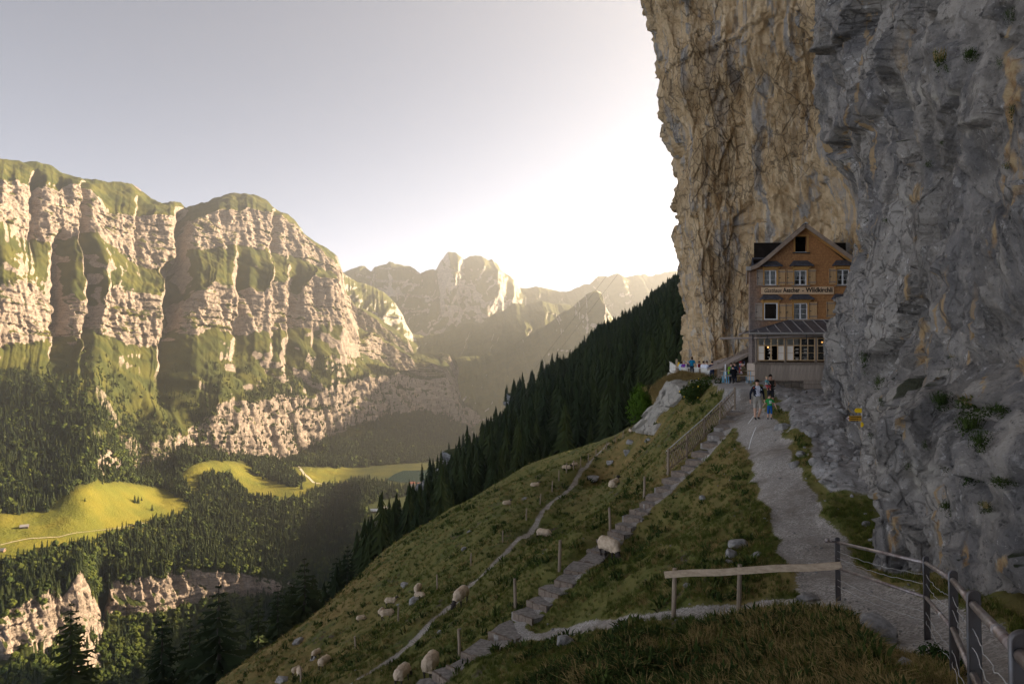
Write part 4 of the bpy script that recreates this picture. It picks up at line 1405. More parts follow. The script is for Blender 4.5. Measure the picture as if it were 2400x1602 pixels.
# ------------------------------------------------------------------ the inn under the cliff
def shingle_material():
    t = NT("old_wood_shingles", 0.85, 0.15)
    co = t.co()
    x, y, z = t.sep(co)
    row = t.math('FRACT', t.math('MULTIPLY', z, 9.5))
    rid = t.math('FLOOR', t.math('MULTIPLY', z, 9.5))
    cx = t.math('ADD', t.math('MULTIPLY', t.math('ADD', x, y), 11.0), t.math('MULTIPLY', rid, 0.37))
    cell = t.n("ShaderNodeTexWhiteNoise", noise_dimensions='2D')
    cb = t.n("ShaderNodeCombineXYZ")
    t.put(cb.inputs[0], t.math('FLOOR', cx))
    t.put(cb.inputs[1], rid)
    t.put(cell.inputs["Vector"], cb.outputs[0])
    tone = cell.outputs["Value"]
    n = t.noise(co, 0.7, 5.0, 0.6)
    brown = t.mix(tone, (0.46, 0.245, 0.115), (0.32, 0.165, 0.08))
    orange = t.mix(tone, (0.49, 0.235, 0.09), (0.37, 0.175, 0.068))
    grey = t.mix(tone, (0.24, 0.19, 0.16), (0.16, 0.128, 0.115))
    c = t.mix(t.ramp(t.math('ADD', x, t.math('MULTIPLY', n, 2.0)), 18.0, 21.5), brown, orange)
    # weather side: grey towards the open corner and low down
    w = t.math('ADD', t.math('MULTIPLY', x, 1.0), t.math('MULTIPLY', z, 0.28))
    c = t.mix(t.ramp(t.math('ADD', w, t.math('MULTIPLY', n, 1.6)), 17.4, 19.6, 1.0, 0.0), c, grey)
    c = t.mix(t.ramp(row, 0.0, 0.16, 0.75, 0.0), c, (0.045, 0.028, 0.018))
    edge = t.math('FRACT', cx)
    c = t.mix(t.ramp(edge, 0.0, 0.12, 0.5, 0.0), c, (0.05, 0.03, 0.02))
    nm = t.bump(t.math('ADD', t.math('MULTIPLY', row, -1.0), t.math('MULTIPLY', tone, 0.5)), 0.8, 0.03)
    return t.done(c, nm)


M_SHINGLE = shingle_material()
M_SHAKE = grain("slate_grey_roof_shakes", (0.11, 0.105, 0.115), (0.055, 0.052, 0.058), 5.0, (1, 1, 1), 0.8, 0.3, 0.5, 0.03)
M_VERGE = grain("weathered_verge_board", (0.38, 0.28, 0.205), (0.26, 0.19, 0.14), 3.0, (1, 1, 1), 0.85)
M_ORANGE = grain("golden_larch", (0.64, 0.35, 0.115), (0.48, 0.25, 0.075), 6.0, (3, 3, .5), 0.7, 0.25, 0.3, 0.01, 0, 0.4)
M_SHUTTER = grain("shutter_pine", (0.68, 0.43, 0.21), (0.52, 0.31, 0.145), 7.0, (4, 4, .5), 0.75, 0.2, 0.3, 0.01, 0, 0.5)
M_GREYWOOD = grain("silvered_planks", (0.60, 0.48, 0.37), (0.38, 0.31, 0.255), 5.0, (4, 4, .35), 0.9, 0.1, 0.5, 0.01, 0, 0.55)
M_OLDWOOD = grain("old_grey_timber", (0.34, 0.265, 0.20), (0.20, 0.16, 0.125), 4.0, (3, 3, .5), 0.9, 0.1, 0.5, 0.02, 0, 0.3)
M_FRAME = grain("varnished_window_wood", (0.66, 0.45, 0.245), (0.52, 0.33, 0.165), 6.0, (3, 3, .5), 0.6, 0.3, 0.2, 0.01)
M_WHITE = grain("white_paint", (0.80, 0.77, 0.73), (0.66, 0.63, 0.60), 3.0, (1, 1, 1), 0.6, 0.3, 0.1, 0.005)
M_IRON = grain("black_iron", (0.035, 0.033, 0.035), (0.06, 0.055, 0.055), 12.0, (1, 1, 1), 0.6, 0.4, 0.2, 0.003)
M_TIN = grain("oxidised_tin_roof", (0.20, 0.185, 0.195), (0.135, 0.125, 0.135), 1.5, (1, 1, 1), 0.5, 0.5, 0.15, 0.01, 0.5)
M_GUTTER = grain("zinc_gutter", (0.46, 0.42, 0.37), (0.36, 0.33, 0.30), 3.0, (1, 1, 1), 0.5, 0.4, 0.1, 0.01, 0.3)
M_LOG = grain("bare_grey_log", (0.34, 0.28, 0.235), (0.22, 0.18, 0.155), 6.0, (.4, 3, 3), 0.9, 0.1, 0.5, 0.01)
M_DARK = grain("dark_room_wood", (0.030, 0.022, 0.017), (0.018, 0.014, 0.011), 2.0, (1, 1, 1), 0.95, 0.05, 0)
M_CURTAIN = grain("white_curtain", (0.88, 0.87, 0.86), (0.80, 0.79, 0.79), 3.0, (6, 6, .3), 0.9, 0.1, 0.4, 0.02)
M_CREAM = grain("cream_panel", (0.90, 0.80, 0.68), (0.84, 0.74, 0.62), 2.0, (1, 1, 1), 0.9, 0.1, 0)
M_STONE = grain("quarry_stone", (0.46, 0.37, 0.275), (0.30, 0.25, 0.20), 3.0, (1, 1, 1), 0.95, 0.1, 0.8, 0.03, 0, 0.5)
M_MORTAR = grain("lime_mortar", (0.24, 0.20, 0.16), (0.17, 0.145, 0.12), 4.0, (1, 1, 1), 0.95, 0.1, 0.5, 0.02)
M_INK = grain("black_sign_paint", (0.022, 0.018, 0.016), (0.03, 0.025, 0.02), 5.0, (1, 1, 1), 0.7, 0.2, 0)
M_BOARD = grain("sign_board_wood", (0.72, 0.50, 0.31), (0.62, 0.41, 0.24), 4.0, (.5, 3, 4), 0.7, 0.2, 0.2, 0.005)


def glass_material():
    m = bpy.data.materials.new("window_glass")
    m.use_nodes = True
    nt = m.node_tree
    nt.nodes.clear()
    out, mx = nt.nodes.new("ShaderNodeOutputMaterial"), nt.nodes.new("ShaderNodeMixShader")
    tr, gl, lw = nt.nodes.new("ShaderNodeBsdfTransparent"), nt.nodes.new("ShaderNodeBsdfGlossy"), nt.nodes.new("ShaderNodeFresnel")
    lw.inputs[0].default_value = 2.0
    tr.inputs[0].default_value = (0.9, 0.92, 0.92, 1)
    gl.inputs["Roughness"].default_value = 0.03
    nt.links.new(lw.outputs[0], mx.inputs[0])
    nt.links.new(tr.outputs[0], mx.inputs[1])
    nt.links.new(gl.outputs[0], mx.inputs[2])
    nt.links.new(mx.outputs[0], out.inputs[0])
    return m


M_GLASS = glass_material()
YF, KF = 46.0, 46.0 / F            # the gable wall
YV, KV = 44.4, 44.4 / F            # the veranda front


def hx(px, k=KF):
    return (px - CX) * k


def hz(py, k=KF):
    return (HY - py) * k


def wall_with_holes(outer, holes, y, depth):
    """An upright wall facing -y with real openings. outer, holes: lists of (x, z)."""
    from mathutils.geometry import tessellate_polygon
    loops = [[Vector((x, z, 0)) for x, z in outer]] + [[Vector((x, z, 0)) for x, z in h] for h in holes]
    flat = [v for l in loops for v in l]
    tris = tessellate_polygon(loops)
    b = MB()
    b.add([(v.x, y, v.y) for v in flat], [tuple(t_) for t_ in tris])
    b.add([(v.x, y + depth, v.y) for v in flat], [tuple(t_)[::-1] for t_ in tris])
    for l in loops:
        n = len(l)
        vs = [(v.x, y, v.y) for v in l] + [(v.x, y + depth, v.y) for v in l]
        b.add(vs, [(i, (i + 1) % n, (i + 1) % n + n, i + n) for i in range(n)])
    return b


def text_mesh(name, body, size, mat, parent, loc, width=None, shear=0.0, offset=0.0, extrude=0.004, rot=(math.pi / 2, 0, 0), space=1.0):
    cu = bpy.data.curves.new(name, 'FONT')
    cu.body, cu.size, cu.shear, cu.offset, cu.extrude, cu.space_character = body, size, shear, offset, extrude, space
    cu.resolution_u = 2
    cu.fill_mode = 'BOTH'
    tmp = bpy.data.objects.new(name, cu)
    COL.objects.link(tmp)
    dg = bpy.context.evaluated_depsgraph_get()
    me = bpy.data.meshes.new_from_object(tmp.evaluated_get(dg))
    bpy.data.objects.remove(tmp)
    bpy.data.curves.remove(cu)
    me.name = name
    me.materials.clear()
    me.materials.append(mat)
    o = link(name, me, None, parent, loc)
    o.rotation_euler = rot
    if width:
        xs = [v.co.x for v in me.vertices]
        o.scale = (width / (max(xs) - min(xs)), 1, 1)
    return o


def stem_of(o):
    return o.name.split('.')[0]


def build_inn():
    inn = empty("mountain_inn", (0, 0, 0))
    tag(inn, "brown shingled timber inn with gable roof and shutters built under the overhanging cliff", "inn")
    L, R = hx(1757), hx(2001)
    apex = (hx(1879), hz(531))
    outer = [(L, -2.4), (R, -2.4), (R, hz(628)), (hx(1955), hz(590)), apex, (hx(1800), hz(600)), (hx(1770), hz(621)), (L, hz(628))]
    wins = {"attic": (1863, 554, 1891, 591), "a1": (1791, 633, 1820, 668), "a2": (1861, 633, 1891, 668), "a3": (1961, 631, 1991, 668), "b1": (1790, 710, 1822, 749), "b2": (1860, 710, 1893, 749), "b3": (1958, 706, 1990, 745)}
    rect = lambda a, b, c, d: [(hx(a), hz(d)), (hx(c), hz(d)), (hx(c), hz(b)), (hx(a), hz(b))]
    holes = [rect(*w) for w in wins.values()] + [rect(1782, 786, 1985, 848)]
    wall_with_holes(outer, holes, YF, 0.22).obj("wall", M_SHINGLE, inn)
    side = MB()
    side.box((L + 0.11, YF + 0.22 + 3.7, 2.2), (0.22, 7.4, 8.2))
    side.obj("side_wall", M_SHINGLE, inn)
    side = MB()
    side.box((R - 0.11, YF + 0.22 + 3.7, 2.2), (0.22, 7.4, 8.2))
    side.obj("side_wall", M_SHINGLE, inn)
    rear = MB()
    rear.poly_prism([(x, YF + 7.62, z) for x, z in outer], (0, 0.2, 0))
    rear.obj("rear_wall", M_SHINGLE, inn)
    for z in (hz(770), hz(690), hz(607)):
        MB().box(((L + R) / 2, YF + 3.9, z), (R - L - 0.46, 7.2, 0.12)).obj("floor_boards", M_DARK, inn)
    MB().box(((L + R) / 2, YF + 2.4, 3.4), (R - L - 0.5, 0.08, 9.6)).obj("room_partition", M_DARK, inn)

    # roof: a profile that kicks out at the eave, pushed back along the house
    prof_l = [(1879, 527), (1835, 565), (1806, 590), (1785, 608), (1767, 621), (1747, 629)]
    prof_r = [(1879, 527), (1920, 556), (1960, 584), (1995, 609), (2016, 620)]
    for prof in (prof_l, prof_r):
        up = [(hx(a), YF - 0.55, hz(b) + 0.05) for a, b in prof]
        dn = [(x, y, z - 0.13) for x, y, z in up]
        MB().poly_prism(up + dn[::-1], (0, 8.6, 0)).obj("roof", M_SHAKE, inn)
        vb = MB()
        for (a, b_), (c, d) in zip(prof[:-1], prof[1:]):
            p, q = Vector((hx(a), YF - 0.60, hz(b_) - 0.14)), Vector((hx(c), YF - 0.60, hz(d) - 0.14))
            vb.beam(p, q + (q - p).normalized() * 0.015, 0.06, 0.24)
        vb.obj("verge_board", M_VERGE, inn)
        sf = MB()
        for (a, b_), (c, d) in zip(prof[:-1], prof[1:]):
            sf.beam((hx(a), YF - 0.30, hz(b_) - 0.21), (hx(c), YF - 0.30, hz(d) - 0.21), 0.5, 0.05)
        sf.obj("soffit", M_ORANGE, inn)
    MB().box((hx(1747), YF - 0.60, hz(632)), (0.30, 0.08, 0.26)).obj("eave_end", M_GUTTER, inn)
    MB().tube([(hx(1744), YF - 0.6, hz(634)), (hx(1744), YF + 7.9, hz(634))], 0.09, 8).obj("gutter", M_GUTTER, inn)
    MB().poly_prism([(apex[0] - 0.30, YF - 0.66, hz(531.5)), (apex[0], YF - 0.66, hz(524)), (apex[0] + 0.16, YF - 0.66, hz(527)), (apex[0], YF - 0.66, hz(526))], (0, 8.7, 0)).obj("ridge_cap", M_WHITE, inn)
    MB().poly_prism([(hx(1759), YF + 2.2, hz(612)), (hx(1761), YF + 2.2, hz(592)), (hx(1795), YF + 2.2, hz(592)), (hx(1795), YF + 2.2, hz(610))], (0, 3.5, 0)).obj("roof_dormer", M_SHAKE, inn)
    MB().poly_prism([(hx(1932), YF + 2.2, hz(572)), (hx(1934), YF + 2.2, hz(553)), (hx(1955), YF + 2.2, hz(553)), (hx(1958), YF + 2.2, hz(585))], (0, 3.0, 0)).obj("roof_dormer", M_SHAKE, inn)

    # windows
    def window(key, sash, curtain, cased=True):
        a, b_, c, d = wins[key]
        x0, x1, z0, z1 = hx(a), hx(c), hz(d), hz(b_)
        w = 0.10
        f = MB()
        y = YF - 0.03
        f.box(((x0 + x1) / 2, y, z1 + w / 2), (x1 - x0 + 2 * w + 0.02, 0.07, w)).box((x0 - w / 2, y, (z0 + z1) / 2), (w, 0.066, z1 - z0)).box((x1 + w / 2, y, (z0 + z1) / 2), (w, 0.066, z1 - z0))
        win = f.obj("window", M_ORANGE if cased else M_VERGE, inn)
        MB().box(((x0 + x1) / 2, YF - 0.05, z0 - 0.045), (x1 - x0 + 0.34, 0.16, 0.07)).obj("sill", M_IRON if key == "attic" else M_OLDWOOD, win)
        if sash:
            s = MB()
            y = YF + 0.09
            t_ = 0.05
            for xx in (x0 + t_ / 2, x1 - t_ / 2):
                s.box((xx, y, (z0 + z1) / 2), (t_, 0.05, z1 - z0))
            s.box(((x0 + x1) / 2, y - 0.002, (z0 + z1) / 2), (0.095, 0.055, z1 - z0 - 0.002))
            s.box(((x0 + x1) / 2, y + 0.001, z0 + 0.035), (x1 - x0 - 0.11, 0.05, 0.07)).box(((x0 + x1) / 2, y + 0.001, z1 - 0.025), (x1 - x0 - 0.11, 0.05, 0.05))
            hgt = (z1 - z0 - 0.12) / 3
            for i in (1, 2):
                s.box(((x0 + x1) / 2, y + 0.003, z0 + 0.07 + hgt * i), (x1 - x0 - 0.11, 0.035, 0.028))
            s.obj("sash", M_WHITE, win)
            pw = (x1 - x0 - 0.195) / 2
            for i in range(3):
                for sx in (x0 + 0.05 + pw / 2, x1 - 0.05 - pw / 2):
                    MB().box((sx, y + 0.005, z0 + 0.07 + hgt * (i + 0.5)), (pw, 0.006, hgt - 0.03)).obj("pane", M_GLASS, win)
        elif key == "b1":
            s = MB()
            y = YF - 0.01
            for xx in (x0 + 0.03, x1 - 0.03):
                s.box((xx, y, (z0 + z1) / 2), (0.06, 0.08, z1 - z0))
            s.box(((x0 + x1) / 2, y, z0 + 0.035), (x1 - x0 - 0.12, 0.08, 0.07)).box(((x0 + x1) / 2, y, z1 - 0.025), (x1 - x0 - 0.12, 0.08, 0.05))
            s.obj("sash", M_WHITE, win)
            MB().box(((x0 + x1) / 2, YF + 0.05, (z0 + z1) / 2), (x1 - x0 - 0.13, 0.01, z1 - z0 - 0.13)).obj("dark_opening", M_DARK, win)  # near-black sheet standing in for the shade inside the open window
        else:
            MB().box(((x0 + x1) / 2, YF + 0.06, z0 + 0.02), (x1 - x0, 0.05, 0.04)).obj("sash", M_WHITE, win)
        if curtain:
            full = curtain == 1
            for sg in (-1, 1):
                cvs, fs = [], []
                n, m = 10, 7
                for j in range(m):
                    v = j / (m - 1)
                    if full:
                        wd, off = (x1 - x0) / 2, 0.0
                    else:
                        pull = 0.5 - 0.5 * math.cos(math.pi * min(1, (1 - v) * 1.2))
                        wd = (x1 - x0) / 2 * (1 - 0.62 * pull * (1 if v < 0.75 else 0.5))
                    xo = x0 if sg < 0 else x1
                    for i in range(n + 1):
                        u = i / n
                        cvs.append((xo - sg * u * wd, YF + 0.145 + 0.022 * math.sin(u * 22 + sg), z0 + v * (z1 - z0)))
                for j in range(m - 1):
                    for i in range(n):
                        q = j * (n + 1) + i
                        fs.append((q, q + 1, q + n + 2, q + n + 1))
                MB().add(cvs, fs).obj("curtain", M_CURTAIN, win, True)
        return win

    window("attic", False, 0)
    window("a1", True, 1)
    window("a2", True, 2)
    window("a3", True, 2)
    window("b1", False, 0)
    window("b2", True, 1)
    window("b3", True, 2)

    def hood(a, b_, c, d):
        """A small shake-covered hood over a window: px left, py top, px right, py bottom."""
        x0, x1, zt, zb = hx(a), hx(c), hz(b_), hz(d)
        i = 0.28
        vs = [(x0 + i, YF + 0.01, zt), (x1 - i, YF + 0.01, zt), (x1, YF - 0.42, zb), (x0, YF - 0.42, zb), (x0, YF + 0.01, zb), (x1, YF + 0.01, zb)]
        vs2 = [(x, y, z - 0.05) for x, y, z in vs]
        h = MB().add(vs + vs2, [(0, 3, 2, 1), (0, 4, 3), (1, 2, 5), (6, 7, 8, 9), (6, 9, 10), (7, 11, 8), (3, 9, 8, 2), (2, 8, 11, 5), (3, 4, 10, 9)]).obj("window_hood", M_SHAKE, inn)
        MB().box(((x0 + x1) / 2, YF - 0.06, zb - 0.14), (x1 - x0 - 0.42, 0.12, 0.17)).obj("lintel_board", M_ORANGE, h)
        for sg in (-1, 1):
            xc = (x0 + x1) / 2 + sg * ((x1 - x0) / 2 - 0.16)
            MB().poly_prism([(xc - 0.03, YF, zb - 0.22), (xc - 0.03, YF, zb - 0.05), (xc - 0.03, YF - 0.34, zb - 0.05)], (0.06, 0, 0)).obj("bracket", M_ORANGE, h)

    for q in ((1782, 611, 1830, 624), (1850, 610, 1902, 623), (1950, 609, 2000, 622), (1780, 690, 1831, 701), (1849, 689, 1903, 700.5), (1948, 688, 2000, 700)):
        hood(*q)

    def shutter(a, b_, c, d, grey=False):
        x0, x1, z0, z1 = hx(a), hx(c), hz(d), hz(b_)
        sb = MB()
        n = 3
        for i in range(n):
            w = (x1 - x0) / n
            sb.box((x0 + w * (i + 0.5), YF - 0.045 - 0.004 * (i % 2), (z0 + z1) / 2), (w - 0.008, 0.035, z1 - z0))
        s = sb.obj("shutter", M_GREYWOOD if grey else M_SHUTTER, inn)
        for z in (z0 + 0.16, z1 - 0.14):
            MB().box(((x0 + x1) / 2, YF - 0.085, z), (x1 - x0 + 0.012, 0.03, 0.085)).obj("batten", M_VERGE, s)
        xl = x0 + 0.03
        MB().box((xl, YF - 0.10, (z0 + z1) / 2), (0.022, 0.02, (z1 - z0) * 0.94)).box((xl + 0.05, YF - 0.105, (z0 + z1) / 2 - 0.04), (0.13, 0.02, 0.045)).obj("latch_bar", M_IRON, s)
        return s

    for q in ((1773, 632, 1788, 669, True), (1823, 632, 1839.5, 668), (1842.5, 632, 1858, 668), (1893, 630, 1911, 667), (1942, 629, 1958, 666), (1769, 710, 1786, 750, True), (1824.5, 711, 1839.8, 750),
              (1840.4, 711, 1855.5, 750), (1895, 708, 1914, 747), (1936, 706, 1955, 745)):
        shutter(*q)

    # sign
    bx0, bx1, bz0, bz1 = hx(1784), hx(1953), hz(689), hz(673.5)
    sg = MB()
    n = 16
    for i in range(n):
        a, b_ = i / n, (i + 1) / n
        wz = lambda f: 0.02 * math.sin(9 * f) * (f > 0.55)
        for f0, f1 in ((a, b_),):
            x0, x1 = bx0 + (bx1 - bx0) * f0, bx0 + (bx1 - bx0) * f1
            sg.add([(x0, YF - 0.10, bz0 - 0.01), (x1, YF - 0.10, bz0 - 0.01), (x1, YF - 0.10, bz1 + 0.03 * f1 + wz(f1)), (x0, YF - 0.10, bz1 + 0.03 * f0 + wz(f0)),
                    (x0, YF - 0.01, bz0 - 0.01), (x1, YF - 0.01, bz0 - 0.01), (x1, YF - 0.01, bz1 + 0.03 * f1 + wz(f1)), (x0, YF - 0.01, bz1 + 0.03 * f0 + wz(f0))], [(0, 1, 2, 3), (3, 2, 6, 7), (1, 0, 4, 5), (0, 3, 7, 4), (2, 1, 5, 6)])
    board = sg.obj("sign_board", M_BOARD, inn)
    zt = bz0 + 0.115
    text_mesh("lettering", "Gasthaus", 0.40, M_INK, board, (hx(1788.5), YF - 0.108, zt - 0.01), hx(1829) - hx(1788.5), 0.35, 0.003)
    text_mesh("lettering", "Aescher", 0.43, M_INK, board, (hx(1834), YF - 0.108, zt), hx(1873.5) - hx(1834), 0.0, 0.012)
    text_mesh("lettering", "-", 0.43, M_INK, board, (hx(1878), YF - 0.108, zt), hx(1882) - hx(1878), 0.0, 0.008)
    text_mesh("lettering", "Wildkirchli", 0.43, M_INK, board, (hx(1887), YF - 0.108, zt + 0.02), hx(1950) - hx(1887), 0.0, 0.012)

    # veranda
    v0, v1 = hx(1770, KV), hx(1964, KV)
    zb, zs, zw1, zw0, ztop = -1.44, hz(851, KV), hz(791, KV), hz(845, KV), hz(783, KV)
    n = 22
    pw = (v1 - v0) / n
    pm = None
    for i in range(n):
        if pm is None:
            pm = MB().box((0, 0, 0), (pw - 0.012, 0.03, zs - zb - 0.04)).box((pw / 2, -0.02, 0), (0.035, 0.02, zs - zb - 0.05)).mesh("plank")
            pm.materials.append(M_GREYWOOD)
        link("plank", pm, None, inn, (v0 + pw * (i + 0.5), YV + random.uniform(0, 0.012), (zs + zb) / 2 - 0.02))
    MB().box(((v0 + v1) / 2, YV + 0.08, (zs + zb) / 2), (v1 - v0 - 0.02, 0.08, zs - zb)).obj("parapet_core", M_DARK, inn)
    MB().box(((v0 + v1) / 2, YV - 0.06, zs), (v1 - v0 + 0.2, 0.26, 0.13)).obj("sill_beam", M_OLDWOOD, inn)
    MB().box(((v0 + v1) / 2, YV + 0.02, ztop - 0.02), (v1 - v0, 0.16, 0.20)).obj("head_beam", M_OLDWOOD, inn)
    MB().box(((v0 + v1) / 2, YV - 0.01, zb - 0.02), (v1 - v0 + 0.06, 0.20, 0.09)).obj("base_beam", M_OLDWOOD, inn)
    MB().box((v0 + 0.05, (YV + YF) / 2 + 0.02, (zs + zb) / 2), (0.1, YF - YV - 0.12, zs - zb)).obj("parapet_return", M_GREYWOOD, inn)
    MB().box((hx(1763.5), YF - 0.22, -0.05), (0.36, 0.40, 3.3)).obj("corner_pier", M_SHINGLE, inn)
    for px in (1773, 1840.7, 1912.5, 1951):
        MB().box((hx(px, KV), YV + 0.03, (ztop + zs) / 2 - 0.02), (0.12, 0.12, ztop - zs - 0.2)).obj("veranda_post", M_OLDWOOD, inn)

    def casement(a, c, cols, lower):
        """A veranda window block between two posts: px limits, number of columns, what fills each lower column (screen, open, glass)."""
        x0, x1 = hx(a, KV), hx(c, KV)
        f = MB()
        y = YV + 0.01
        w = 0.055
        zm = hz(809.5, KV)
        top = zw1 - 0.02
        for z in (zw0 + w / 2, zm, top - w / 2):
            f.box(((x0 + x1) / 2, y, z), (x1 - x0, 0.06, w))
        cw = (x1 - x0) / cols
        for i in range(cols + 1):
            ww = w * (1.5 if i % 2 == 0 else 0.75)
            for za, zb_ in ((zw0 + w, zm - w / 2), (zm + w / 2, top - w)):
                f.box((x0 + cw * i, y + 0.002, (za + zb_) / 2), (ww, 0.055, zb_ - za))
        win = f.obj("veranda_window", M_FRAME, inn)
        for i in range(cols):
            xc = x0 + cw * (i + 0.5)
            MB().box((xc, y + 0.01, (zm + top) / 2), (cw - 0.06, 0.008, top - zm - w)).obj("pane", M_GLASS if i >= 2 or cols == 2 else M_GLASS, win)
            k = lower[i]
            za, zb_ = zw0 + w, zm - w / 2
            if k == "glass":
                for q in (0, 1):
                    MB().box((xc, y + 0.012, za + (zb_ - za) * (0.25 + 0.5 * q)), (cw - 0.07, 0.008, (zb_ - za) / 2 - 0.03)).obj("pane", M_GLASS, win)
            if k != "open":
                MB().box((xc, y, (za + zb_) / 2), (cw - 0.06, 0.04, 0.022)).obj("glazing_bar", M_FRAME, win)
            if k == "screen":
                MB().box((xc, y + 0.016, (za + zb_) / 2), (cw - 0.06, 0.01, zb_ - za - 0.004)).obj("screen", M_CREAM, win)

    casement(1776, 1838.5, 4, ["screen", "open", "open", "screen"])
    casement(1843.5, 1910, 4, ["screen", "open", "glass", "glass"])
    casement(1915.5, 1949, 2, ["glass", "open"])
    # cream sheets standing in for sky reflected in the upper panes, lamp and shelves inside
    MB().box((hx(1807, KV), YV + 0.05, hz(800, KV)), (1.66, 0.01, 0.46)).obj("sky_reflection", M_CREAM, inn)
    MB().box((hx(1858, KV), YV + 0.05, hz(800, KV)), (0.78, 0.01, 0.46)).obj("sky_reflection", M_CREAM, inn)
    sh = MB()
    for px in (1815, 1866, 1878, 1898, 1924):
        for z in (820, 828, 836, 843):
            sh.box((hx(px, KV), YV + 0.75, hz(z, KV)), (0.26, 0.12, 0.02))
            if z != 836:
                sh.box((hx(px, KV) + 0.02, YV + 0.72, hz(z, KV) + 0.07), (0.18, 0.05, 0.11))
    shelf = sh.obj("shelf_rack", M_CREAM, inn)
    shelf["kind"] = "stuff"
    lm = bpy.data.materials.new("lamp_glow")
    lm.use_nodes = True
    pb = lm.node_tree.nodes["Principled BSDF"]
    pb.inputs["Emission Color"].default_value = (1.0, 0.45, 0.10, 1)
    pb.inputs["Emission Strength"].default_value = 0.2
    for px, py in ((1940, 801), (1811, 813)):
        MB().ball((hx(px, KV), YV + 0.8, hz(py, KV)), 0.06, 8, 6).obj("ceiling_lamp", lm, inn, True)
    # tin roof of the veranda, hipped at its open end
    rt, re_ = hz(750), hz(779, 44.0 / F)
    ye = 44.0
    xl_t, xl_e, xr = hx(1848), hx(1756, ye / F), hx(1992)
    a, b_, c, d = (xl_t, YF - 0.02, rt), (xr, YF - 0.02, rt), (xr - 0.2, ye, re_), (xl_e, ye, re_)
    e = (xl_e, YF - 0.02, re_ + 0.02)
    up = [a, b_, c, d, e]
    lo = [(x, y, z - 0.05) for x, y, z in up]
    MB().add(up + lo, [(0, 3, 2, 1), (0, 4, 3), (5, 6, 7, 8), (5, 8, 9), (3, 8, 7, 2), (4, 9, 8, 3)]).obj("tin_roof", M_TIN, inn)
    for px in (1727 + 26 * i for i in range(2, 11)):
        x = hx(px, ye / F)
        if x > xr:
            continue
        f = min(1.0, max(0.0, (x - xl_e) / (xl_t - xl_e)))
        p = Vector((x, ye + 0.01, re_ + 0.02))
        q = Vector((x + 0.03, ye + (YF - 0.03 - ye) * f, re_ + (rt - re_) * f + 0.02))
        if f > 0.05:
            MB().beam(p, q, 0.03, 0.045).obj("standing_seam", M_GUTTER, inn)
    MB().beam((xl_e, ye + 0.0, re_ + 0.02), (xl_t, YF - 0.03, rt + 0.02), 0.05, 0.05).obj("hip_flashing", M_TIN, inn)
    MB().beam((xl_t - 0.03, YF - 0.06, rt + 0.03), (xr, YF - 0.06, rt + 0.03), 0.07, 0.05).obj("wall_flashing", M_GUTTER, inn)
    MB().beam((xl_e, ye - 0.05, re_ - 0.05), (hx(1956, ye / F), ye - 0.05, re_ - 0.05), 0.09, 0.11).obj("gutter", M_GUTTER, inn)
    yp = 43.6
    kp = yp / F
    MB().tube([(hx(1687, kp), yp, hz(793, kp)), (hx(1800, kp), yp, hz(791, kp)), (hx(1958, kp), yp, hz(786, kp))], [0.055, 0.065, 0.07], 8).obj("awning_pole", M_LOG, inn, True)
    MB().tube([(hx(1735, kp), yp + 0.4, hz(785, kp)), (hx(1757, kp), yp + 0.4, hz(775, kp))], 0.05, 8).obj("awning_arm", M_LOG, inn, True)
    for px in (1763, 1797, 1889, 1954):
        MB().tube([(hx(px, kp), yp, hz(783, kp)), (hx(px, kp), yp - 0.09, hz(788, kp)), (hx(px, kp), yp - 0.05, hz(795, kp))], 0.025, 6).obj("pole_hook", M_IRON, inn)
    # rubble-stone foundation
    fd = MB().box(((v0 + v1) / 2, YV + 0.22, -2.0), (v1 - v0 - 0.05, 0.40, 1.05)).obj("foundation", M_MORTAR, inn)
    r = random.Random(3)
    x = v0
    for row, (za, hh) in enumerate(((-1.72, 0.28), (-2.02, 0.30), (-2.33, 0.30))):
        x = v0 + 0.02
        while x < v1 - 0.2:
            w = r.uniform(0.28, 0.62)
            s = MB().box((0, 0, 0), (w - 0.03, 0.22, hh - 0.03), 0, 0, 0, r.uniform(0.8, 0.97))
            s.v = [(a_ + r.uniform(-.03, .03), b__ + r.uniform(-.03, .03), c_ + r.uniform(-.03, .03)) for a_, b__, c_ in s.v]
            s.obj("stone", M_STONE, fd, False, (x + w / 2, YV + 0.02 + r.uniform(-.02, .03), za + r.uniform(-.02, .02)))
            x += w
    # the house narrows into the hollow of the cliff: what lies behind the gable follows the line of the rock
    for o in inn.children:
        if stem_of(o) in ("roof", "side_wall", "rear_wall", "gutter", "ridge_cap", "roof_dormer", "floor_boards", "room_partition"):
            for v in o.data.vertices:
                v.co.x += max(0.0, v.co.y - YF) * 0.37
    return inn


build_inn()


def wood_bench():
    y, k = 43.4, 43.4 / F
    b = empty("wooden_bench", (hx(1902, k), y, -2.3))
    tag(b, "long grey wooden bench with plank back against the stone foot of the inn", "bench")
    o = lambda m, n: setattr(m.obj(n, M_GREYWOOD, b), "location", (0, 0, 0))
    w = (1936 - 1870) * k
    o(MB().box((0, 0, 0.22), (w, 0.42, 0.05)), "seat")
    o(MB().box((0, -0.19, 0.02), (w - 0.04, 0.04, 0.36)), "front_board")
    o(MB().box((0.25, 0.33, 0.50), (w - 0.6, 0.05, 0.26)), "back_plank")
    o(MB().box((0.25, 0.36, 0.78), (w - 0.6, 0.05, 0.22)), "back_plank")
    for sx in (-0.45, 0.45):
        o(MB().box((sx * w, 0.05, -0.02), (0.06, 0.3, 0.40)), "leg")


wood_bench()

